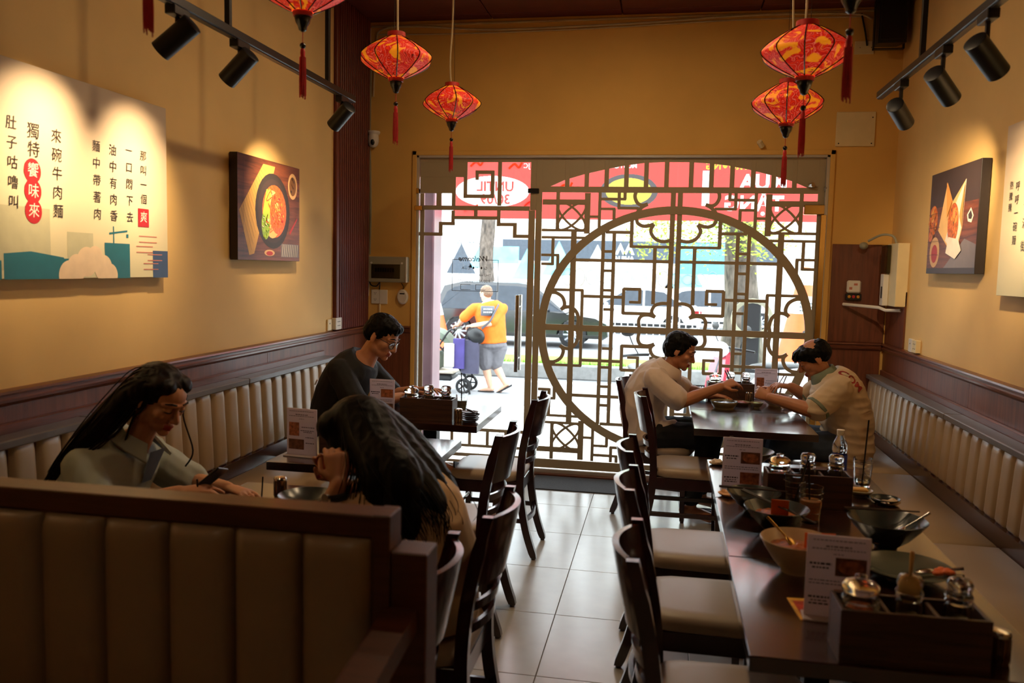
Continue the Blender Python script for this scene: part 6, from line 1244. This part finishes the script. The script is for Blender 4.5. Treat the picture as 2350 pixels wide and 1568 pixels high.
for a, b_ in ((SR, ER), (SL, EL)): rtube(mb, *sampled([a-V((.01, 0, -.01)), a.lerp(b_, .5), a.lerp(b_, .95)], [.07, .072, .075])); rtube(mb, [(-1.745, 4.62, 1.02), a], [.066, .066])
F.cloth(mb, 't_shirt', 'tee_black')
mb = MB(); rtube(mb, [(-1.92, 4.62, .54), (-1.86, 4.62, .55)], [.12, .12])
for a, b_, c in ((HR, KR, AR), (HL, KL, AL)): rtube(mb, *sampled([a, a.lerp(b_, .5), b_], [.1, .092, .08])); rtube(mb, *sampled([b_, b_.lerp(c, .5), b_.lerp(c, .75)], [.079, .07, .064]))
F.cloth(mb, 'trousers', 'trousers_tan')
mb = MB(); mb.prism([(.17*cos(a)-.0, .05*sin(a)) for a in [2*pi*k/24 for k in range(24)]], lambda u, w_, d: AR+V((.09+u*.75, w_, d-.095)), 0, .014); F.piece(mb, 'sandal', 'sandal'); mb = MB(); mb.tube([AR+V((.14, -.05, -.08)), AR+V((.12, -.035, -.022)), AR+V((.11, 0, -.012)), AR+V((.12, .035, -.022)), AR+V((.14, .05, -.08))], .009, 6, flat=(1, 2)); F.piece(mb, 'sandal_strap', 'sandal')
mb = MB(); hairball(mb, hm, [(0, -.012, .062, .083, .1, .076), (0, -.05, .02, .078, .07, .075), (0, .06, .085, .062, .04, .034), (.06, .0, .035, .024, .035, .04), (-.06, .0, .035, .024, .035, .04)])
F.cloth(mb, 'hair', 'hair_black', .005, 2, (.004, (50, 50, 30)))
mb = MB(); T_ = lambda x, y, z: hm @ (V((x, y, z))*1.04)
for q in (-1, 1):
    mb.tube([T_(q*.034+.024*cos(a), .098-abs(.012*cos(a))*(1 if q*cos(a) > 0 else .2), -.006+.019*sin(a)) for a in [2*pi*k/20 for k in range(20)]], .0016, 5, closed=True); mb.tube([T_(q*.058, .088, .004), T_(q*.074, .04, .006), T_(q*.077, -.01, .008)], .0018, 5)
mb.tube([T_(-.01, .1, 0), T_(.01, .1, 0)], .0016, 5); gl = F.piece(mb, 'eyeglasses', 'black_metal')
for q in (-1, 1): mb = MB(); mb.add([T_(q*.034+.023*cos(a), .097-abs(.012*cos(a))*(1 if q*cos(a) > 0 else .2), -.006+.018*sin(a)) for a in [2*pi*k/20 for k in range(20)]], [tuple(range(20))]); F.piece(mb, 'lens', 'lens_glass', 0, gl)
mb = MB(); mb.tube(smooth_path([(-1.715, 4.475, .985), (-1.712, 4.475, .965), (-1.705, 4.478, .962), (-1.70, 4.48, .985)]), .0025, 5); F.piece(mb, 'logo_mark', 'far_white'); mb = MB(); mb.tube([(-1.95, 4.50, .93), (-1.965, 4.50, .90)], .005, 5); F.piece(mb, 'back_mark', 'far_white')

# ---------------- woman at the left bench (faces +x, looking down)
pw = thing('person', 'woman in a pale sage shirt with long dark hair, left bench', 'person', (-1.9, 2.57, 0)); F = Fig(pw)
hm = headmat((-1.69, 2.575, 1.123), (.87, -.24, -.44), (.38, -.05, 1)); spine = [(-1.96, 2.57, .50), (-1.98, 2.57, .58), (-1.97, 2.57, .68), (-1.92, 2.57, .80), (-1.845, 2.57, .91), (-1.78, 2.575, .985)]
head(F.b, hm, .97, False); rtube(F.b, [(-1.80, 2.575, .93), (-1.76, 2.575, 1.01), (-1.725, 2.575, 1.08)], [.05, .046, .05]); torso(F.b, spine, LATP, -.006, wid=.9, dep=.9)
SR, ER, WR = V((-1.865, 2.425, .90)), V((-1.78, 2.36, .775)), V((-1.575, 2.50, .825)); SL, EL, WL = V((-1.845, 2.72, .89)), V((-1.72, 2.80, .775)), V((-1.52, 2.72, .785))
for a, b_, c in ((SR, ER, WR), (SL, EL, WL)): rtube(F.b, *sampled([a, (a+b_)/2, b_], [.045, .04, .035])); rtube(F.b, *sampled([b_, b_.lerp(c, .35), c], [.036, .035, .023])); rtube(F.b, [(-1.82, 2.57, .94), a], [.048, .044])
hand(F.b, WR, (.85, .25, .12), (-.1, -.15, 1), 1, (.25, .45, .3, .35), .92, .5); hand(F.b, WL, (.95, -.3, -.05), (0, .1, 1), -1, (.3, .4, .4, .5), .92)
HR, KR, AR = V((-1.92, 2.49, .55)), V((-1.52, 2.48, .55)), V((-1.5, 2.48, .10)); HL, KL, AL = V((-1.92, 2.65, .55)), V((-1.52, 2.66, .55)), V((-1.48, 2.66, .10))
for a, b_, c in ((HR, KR, AR), (HL, KL, AL)): rtube(F.b, [a, b_], [.07, .05]); rtube(F.b, *sampled([b_, b_.lerp(c, .35), c], [.048, .046, .03])); foot(F.b, c, c+V((.15, 0, -.02)), .9)
F.build('skin_b', hm, 'lip_f', .004, sc=.97)
mb = MB(); torso(mb, spine, LATP, .014, .0, .92, .96, .97)
for a, b_ in ((SR, ER), (SL, EL)): rtube(mb, *sampled([a-V((.01, 0, -.008)), a.lerp(b_, .5), b_], [.064, .066, .066])); rtube(mb, [(-1.83, 2.57, .925), a], [.058, .06])
F.cloth(mb, 'shirt', 'shirt_sage', .006, 3, (.008, (13, 13, 11)))
mb = MB(); 
for q in (-1, 1):
    o_ = V((-1.775, 2.575, .985)); a = [o_+V((-.05, q*.02, .035)), o_+V((-.01, q*.055, .02)), o_+V((.055, q*.03, -.02)), o_+V((.075, q*.07, -.075)), o_+V((.02, q*.1, -.03)), o_+V((-.05, q*.085, .0))]
    n_ = len(mb.v); mb.add(a+[p+V((.004, q*.004, .007)) for p in a], [(0, 1, 2, 3, 4, 5), (6, 7, 8, 9, 10, 11)]+[(i, (i+1) % 6, 6+(i+1) % 6, 6+i) for i in range(6)])
F.piece(mb, 'collar', 'shirt_sage', 25)
mb = MB(); mb.add([V((-1.70, 2.53, .945)), V((-1.70, 2.62, .945)), V((-1.745, 2.60, .83)), V((-1.748, 2.55, .83))], [(0, 1, 2, 3)]); F.piece(mb, 'inner_top', 'shirt_inner', 0)
mb = MB(); rtube(mb, [(-1.97, 2.57, .54), (-1.92, 2.57, .55)], [.11, .11])
for a, b_, c in ((HR, KR, AR), (HL, KL, AL)): rtube(mb, *sampled([a, a.lerp(b_, .5), b_], [.09, .08, .068])); rtube(mb, *sampled([b_, b_.lerp(c, .5), c+V((0, 0, .05))], [.066, .06, .054]))
F.cloth(mb, 'trousers', 'trousers_black')
mb = MB(); hairball(mb, hm, [(0, -.022, .042, .08, .095, .077), (0, -.05, .0, .075, .068, .083), (.034, .022, .072, .042, .046, .031), (-.034, .022, .072, .042, .046, .031)])
for P in ([hm @ V((.05, -.03, .03)), V((-1.79, 2.51, 1.115)), V((-1.86, 2.46, 1.01)), V((-1.945, 2.43, .925)), V((-2.0, 2.43, .86))], [hm @ V((0, -.06, .02)), V((-1.80, 2.54, 1.105)), V((-1.88, 2.49, 1.0)), V((-1.955, 2.46, .92)), V((-1.99, 2.45, .88))]): rtube(mb, *sampled(P, [.05, .044, .034, .018, .004]))
for q in (-1, 1): rtube(mb, *sampled([hm @ V((q*.03, .05, .084)), hm @ V((q*.06, .022, .068)), hm @ V((q*.072, -.024, .04)), hm @ V((q*.07, -.06, -.01))], [.012, .014, .016, .016]))
F.cloth(mb, 'hair', 'hair_red', .005, 3, (.003, (40, 40, 20)))
mb = MB(); lock_paths([(hm @ V((.05, -.02, .07)), (.02, .02, .02)), (hm @ V((.06, -.07, .0)), (.025, .02, .03)), (V((-1.85, 2.46, 1.03)), (.03, .02, .03)), (V((-1.93, 2.43, .94)), (.02, .015, .02)), (V((-1.985, 2.43, .87)), (.015, .01, .02)), (V((-2.01, 2.43, .835)), (.015, .01, .02))], 110, .75, 0, mb, .0022, 5)
mb.tube(smooth_path([hm @ V((.068, .02, .03)), hm @ V((.078, .015, -.03)), hm @ V((.074, -.01, -.08)), V((-1.79, 2.50, .965)), V((-1.84, 2.45, .975))]), .0035, 5); mb.tube(smooth_path([hm @ V((-.06, .05, .04)), hm @ V((-.07, .06, -.04)), V((-1.62, 2.66, .93)), V((-1.65, 2.66, .87))]), .003, 5)
F.piece(mb, 'hair_strands', 'hair_red')
mb = MB(); mb.ell(hm @ V((.078, -.01, -.038)), (.004, .004, .006)); F.piece(mb, 'earring', 'chrome'); mb = MB(); c_ = WR-V((.02, .01, .01)); mb.tube([c_+V((.0, .028*cos(a), .026*sin(a))) for a in [2*pi*k/18 for k in range(18)]], .003, 5, closed=True); F.piece(mb, 'bracelet', 'brass')
t = thing('phone', 'dark phone held up at the hand of the woman in sage', 'phone', (-1.485, 2.56, .868)); R_ = Matrix.Rotation(-.3, 3, 'X') @ Matrix.Rotation(-.75, 3, 'Y'); mb = MB(); mb.bx(-.055, .045, -.034, .034, -.004, .004, .002, R=R_, c=(0, 0, 0)); part('body', mb, 'black_plastic', t); mb = MB(); mb.bx(-.052, .042, -.031, .031, .004, .0045, R=R_, c=(0, 0, 0)); part('screen', mb, 'car_glass', t)

# ---------------- woman with long black hair (faces -x, seen from behind)
pr = thing('person', 'woman with very long black hair and cream top on the aisle chair', 'person', (-.72, 2.46, 0)); F = Fig(pr)
hm = headmat((-.943, 2.48, 1.055), (-.88, .22, -.42), (-.3, 0, 1)); spine = [(-.70, 2.46, .50), (-.69, 2.46, .58), (-.69, 2.46, .70), (-.735, 2.46, .82), (-.81, 2.465, .91), (-.88, 2.47, .975)]
head(F.b, hm, .98, False); rtube(F.b, [(-.86, 2.47, .92), (-.885, 2.475, .98), (-.915, 2.48, 1.02)], [.05, .047, .05]); torso(F.b, spine, LATP, -.006, wid=.95, dep=.95)
SL, EL, WL = V((-.80, 2.315, .89)), V((-.962, 2.25, .80)), V((-.922, 2.285, .955)); SR, ER, WR = V((-.83, 2.62, .89)), V((-1.02, 2.68, .80)), V((-1.04, 2.565, .89))
for a, b_, c in ((SR, ER, WR), (SL, EL, WL)): rtube(F.b, *sampled([a, (a+b_)/2, b_], [.047, .042, .038])); rtube(F.b, *sampled([b_, b_.lerp(c, .35), c], [.038, .037, .025])); rtube(F.b, [(-.84, 2.465, .93), a], [.048, .045])
hand(F.b, WL, (-.25, .35, .9), (.35, -.9, .25), -1, (.85, .95, 1.0, 1.05), .95, .5); hand(F.b, WR, (-.35, -.3, .8), (-.6, .6, .2), 1, (.7, .8, .9, .9), .95, .5)
HL, KL, AL = V((-.74, 2.37, .55)), V((-1.12, 2.38, .55)), V((-1.1, 2.38, .1)); HR, KR, AR = V((-.74, 2.55, .55)), V((-1.12, 2.56, .55)), V((-1.1, 2.56, .1))
for a, b_, c in ((HR, KR, AR), (HL, KL, AL)): rtube(F.b, [a, b_], [.072, .052]); rtube(F.b, *sampled([b_, b_.lerp(c, .35), c], [.05, .046, .03])); foot(F.b, c, c+V((-.15, 0, -.02)), .9)
F.build('skin_b', hm, 'lip_f', sc=.98)
mb = MB(); torso(mb, spine, LATP, .02, .02, .92, 1.02, 1.08)
for a, b_ in ((SR, ER), (SL, EL)): rtube(mb, *sampled([a+V((.01, 0, .008)), a.lerp(b_, .45), a.lerp(b_, .75)], [.066, .066, .064])); rtube(mb, [(-.81, 2.465, .92), a], [.06, .06])
F.cloth(mb, 'top', 'top_cream', .007, 4, (.008, (8, 8, 7)))
mb = MB(); rtube(mb, [(-.68, 2.46, .53), (-.74, 2.46, .55)], [.115, .12])
for a, b_, c in ((HR, KR, AR), (HL, KL, AL)): rtube(mb, *sampled([a, a.lerp(b_, .5), b_], [.095, .085, .07])); rtube(mb, *sampled([b_, b_.lerp(c, .5), c+V((0, 0, .05))], [.068, .062, .056]))
F.cloth(mb, 'trousers', 'trousers_black')
mb = MB(); hairball(mb, hm, [(0, -.02, .045, .085, .1, .082), (0, -.055, .0, .082, .07, .088), (-.04, .03, .06, .05, .062, .05), (.04, .03, .06, .05, .062, .05), (-.05, .02, .0, .038, .05, .07), (.05, .0, -.02, .036, .05, .08)])
for y_, k_ in ((2.39, 0), (2.46, 1), (2.53, 2)): rtube(mb, *sampled([hm @ V((0, -.05, .03)), V((-.822, y_, 1.015)), V((-.728, y_-.02, .935)), V((-.668, y_-.02, .875)), V((-.65, y_-.02, .825))], [.088, .088, .08, .06, .02]))
for x_, y_ in ((-.825, 2.33), (-.755, 2.31)): rtube(mb, *sampled([hm @ V((-.03, -.04, .03)), V((x_+.01, y_, .995)), V((x_+.03, y_-.03, .91)), V((x_+.05, y_-.03, .85)), V((x_+.06, y_-.02, .80))], [.06, .062, .055, .04, .012]))
F.cloth(mb, 'hair', 'hair_black', .006, 5, (.002, (40, 40, 6)))
mb = MB(); lock_paths([(hm @ V((0, -.05, .07)), (.02, .035, .02)), (V((-.843, 2.42, 1.03)), (.03, .05, .025)), (V((-.738, 2.38, .94)), (.04, .06, .025)), (V((-.67, 2.36, .86)), (.04, .06, .03)), (V((-.652, 2.36, .82)), (.03, .055, .022)), (V((-.647, 2.36, .79)), (.028, .055, .018))], 420, .9, 0, mb, .0013, 9)
lock_paths([(hm @ V((-.03, -.04, .05)), (.02, .02, .02)), (V((-.835, 2.33, 1.0)), (.04, .025, .025)), (V((-.815, 2.28, .90)), (.06, .02, .02)), (V((-.795, 2.265, .83)), (.06, .02, .02)), (V((-.785, 2.27, .785)), (.055, .02, .02))], 260, .9, 0, mb, .0013, 21)
F.piece(mb, 'hair_strands', 'hair_black')
mb = MB(); c_ = WL-V((-.003, .018, .035)); mb.tube([c_+V((.031*cos(a), .03*sin(a), .006*cos(a))) for a in [2*pi*k/22 for k in range(22)]], .009, 6, closed=True, flat=(1.3, .5), up=(0, 0, 1)); wt = F.piece(mb, 'wrist_watch', 'black_plastic'); mb = MB(); mb.tube([c_+V((-.02, -.028, 0)), c_+V((-.024, -.036, 0))], .015, 16); F.piece(mb, 'watch_face', 'chrome', 40, wt)
mb = MB(); mb.ell((0, 0, 0), (.02, .018, .026), n=16); mb.v = [tuple(V(p)*(1+.3*MN.noise(V(p)*70))) for p in mb.v]; tag(part('wrap_food', mb, 'art_food', None, 60, loc=(-1.06, 2.50, .95)), 'orange wrapped bite held by the back-view woman', 'food')

# ---------------- passer-by in orange, pushing the stroller
pp = thing('person', 'passer-by in orange shirt and grey shorts pushing a stroller outside', 'person', (-2.75, 13.3, RZ)); F = Fig(pp)
fw = V((-.55, .83, 0)); lt = V((.83, .55, 0))
hm = headmat((-2.86, 13.33, 1.17), (-.85, .5, -.15)); spine = [(-2.72, 13.3, .28), (-2.725, 13.3, .40), (-2.735, 13.3, .56), (-2.765, 13.31, .76), (-2.80, 13.32, .95), (-2.83, 13.33, 1.05)]
head(F.b, hm, 1.06); rtube(F.b, [(-2.83, 13.33, .98), (-2.84, 13.33, 1.12)], [.065, .062]); torso(F.b, spine, lt, .01, wid=1.25, dep=1.3)
SL, EL, WL = V((-3.0, 13.2, .92)), V((-3.15, 13.15, .72)), V((-3.27, 13.05, .66)); SR, ER, WR = V((-2.585, 13.42, .93)), V((-2.68, 13.1, .70)), V((-3.02, 13.0, .645))
SL = V((-3.02, 13.2, .93)); WL = V((-3.3, 13.3, .64)); EL = V((-3.2, 13.2, .76)); ER = V((-2.72, 13.12, .70)); WR = V((-3.0, 12.98, .66))
for a, b_, c in ((SR, ER, WR), (SL, EL, WL)): rtube(F.b, *sampled([a, (a+b_)/2, b_], [.065, .058, .05])); rtube(F.b, *sampled([b_, b_.lerp(c, .35), c], [.05, .048, .034])); rtube(F.b, [(-2.82, 13.32, .96), a], [.065, .062])
hand(F.b, WL, (-.8, .1, -.2), (.1, .2, 1), 1, (1.3, 1.3, 1.3, 1.3), 1, .9, 0); hand(F.b, WR, (-.95, .05, -.1), (0, -.2, 1), 1, (1.3, 1.3, 1.3, 1.3), 1, .9, 0)
HL, KL, AL = V((-2.84, 13.25, .30)), V((-2.83, 13.28, -.0)), V((-2.745, 13.3, RZ+.09)); HR, KR, AR = V((-2.62, 13.36, .30)), V((-2.68, 13.35, .01)), V((-2.50, 13.33, RZ+.15))
for a, b_, c, fd in ((HR, KR, AR, V((-.13, .03, -.1))), (HL, KL, AL, V((-.18, .06, -.02)))): rtube(F.b, [a, b_], [.1, .072]); rtube(F.b, *sampled([b_, b_.lerp(c, .35), c], [.07, .068, .042])); foot(F.b, c, c+fd, 1.05)
F.build('skin_pale', hm, 'lip', .008, sc=1.06)
mb = MB(); torso(mb, spine, lt, .03, .16, .92, 1.28, 1.36)
for a, b_ in ((SR, ER), (SL, EL)): rtube(mb, *sampled([a, a.lerp(b_, .5), a.lerp(b_, .9)], [.085, .085, .085])); rtube(mb, [(-2.81, 13.32, .95), a], [.075, .08])
F.cloth(mb, 't_shirt', 'shirt_orange', .012)
mb = MB(); rtube(mb, [(-2.80, 13.28, .33), (-2.66, 13.34, .33)], [.15, .15]); torso(mb, spine, lt, .01, .0, .25, 1.28, 1.36)
for a, b_ in ((HR, KR), (HL, KL)): rtube(mb, *sampled([a, a.lerp(b_, .5), a.lerp(b_, .95)], [.135, .125, .115]))
F.cloth(mb, 'shorts', 'shorts_grey', .012)
mb = MB(); hairball(mb, hm, [(0, -.02, .055, .088, .1, .08), (0, -.05, .01, .084, .075, .08)]); F.cloth(mb, 'hair', 'hair_light', .01, 2, (.005, (30, 30, 30)))
mb = MB(); [mb.prism([(.14*cos(a), .055*sin(a)) for a in [2*pi*k/16 for k in range(16)]], (lambda c0_, sl: lambda u, w_, d: c0_+V((u, w_, d+sl*u)))(c0_, sl), 0, .03) for c0_, sl in ((AL+V((-.08, .03, -.1)), 0), (AR+V((-.03, 0, -.11)), .55))]; F.piece(mb, 'sandals', 'sandal')
mb = MB(); mb.tube(smooth_path([(-2.62, 13.24, 1.0), (-2.66, 13.1, .88), (-2.72, 13.04, .74), (-2.84, 12.98, .62)]), .028, 6, flat=(1, .25)); st = F.piece(mb, 'bag_strap', 'scooter_grey')
mb = MB(); mb.bx(-2.88, -2.66, 13.06, 13.1, .82, .98, .01, R=Matrix.Rotation(.35, 3, 'Z'), c=(-2.77, 13.08, .9)); F.piece(mb, 'back_patch', 'scooter_grey')
mb = MB(); [mb.bx(-2.84+.03*k, -2.822+.03*k, 13.052, 13.056, z, z+.022, R=Matrix.Rotation(.35, 3, 'Z'), c=(-2.77, 13.08, .9)) for k in range(5) for z in (.87, .92)]; F.piece(mb, 'patch_print', 'far_white', 0)
mb = MB(); mb.ell((-2.93, 12.97, .5), (.15, .07, .13), Matrix.Rotation(.4, 3, 'Y'), 18); F.piece(mb, 'shoulder_bag', 'black_plastic')
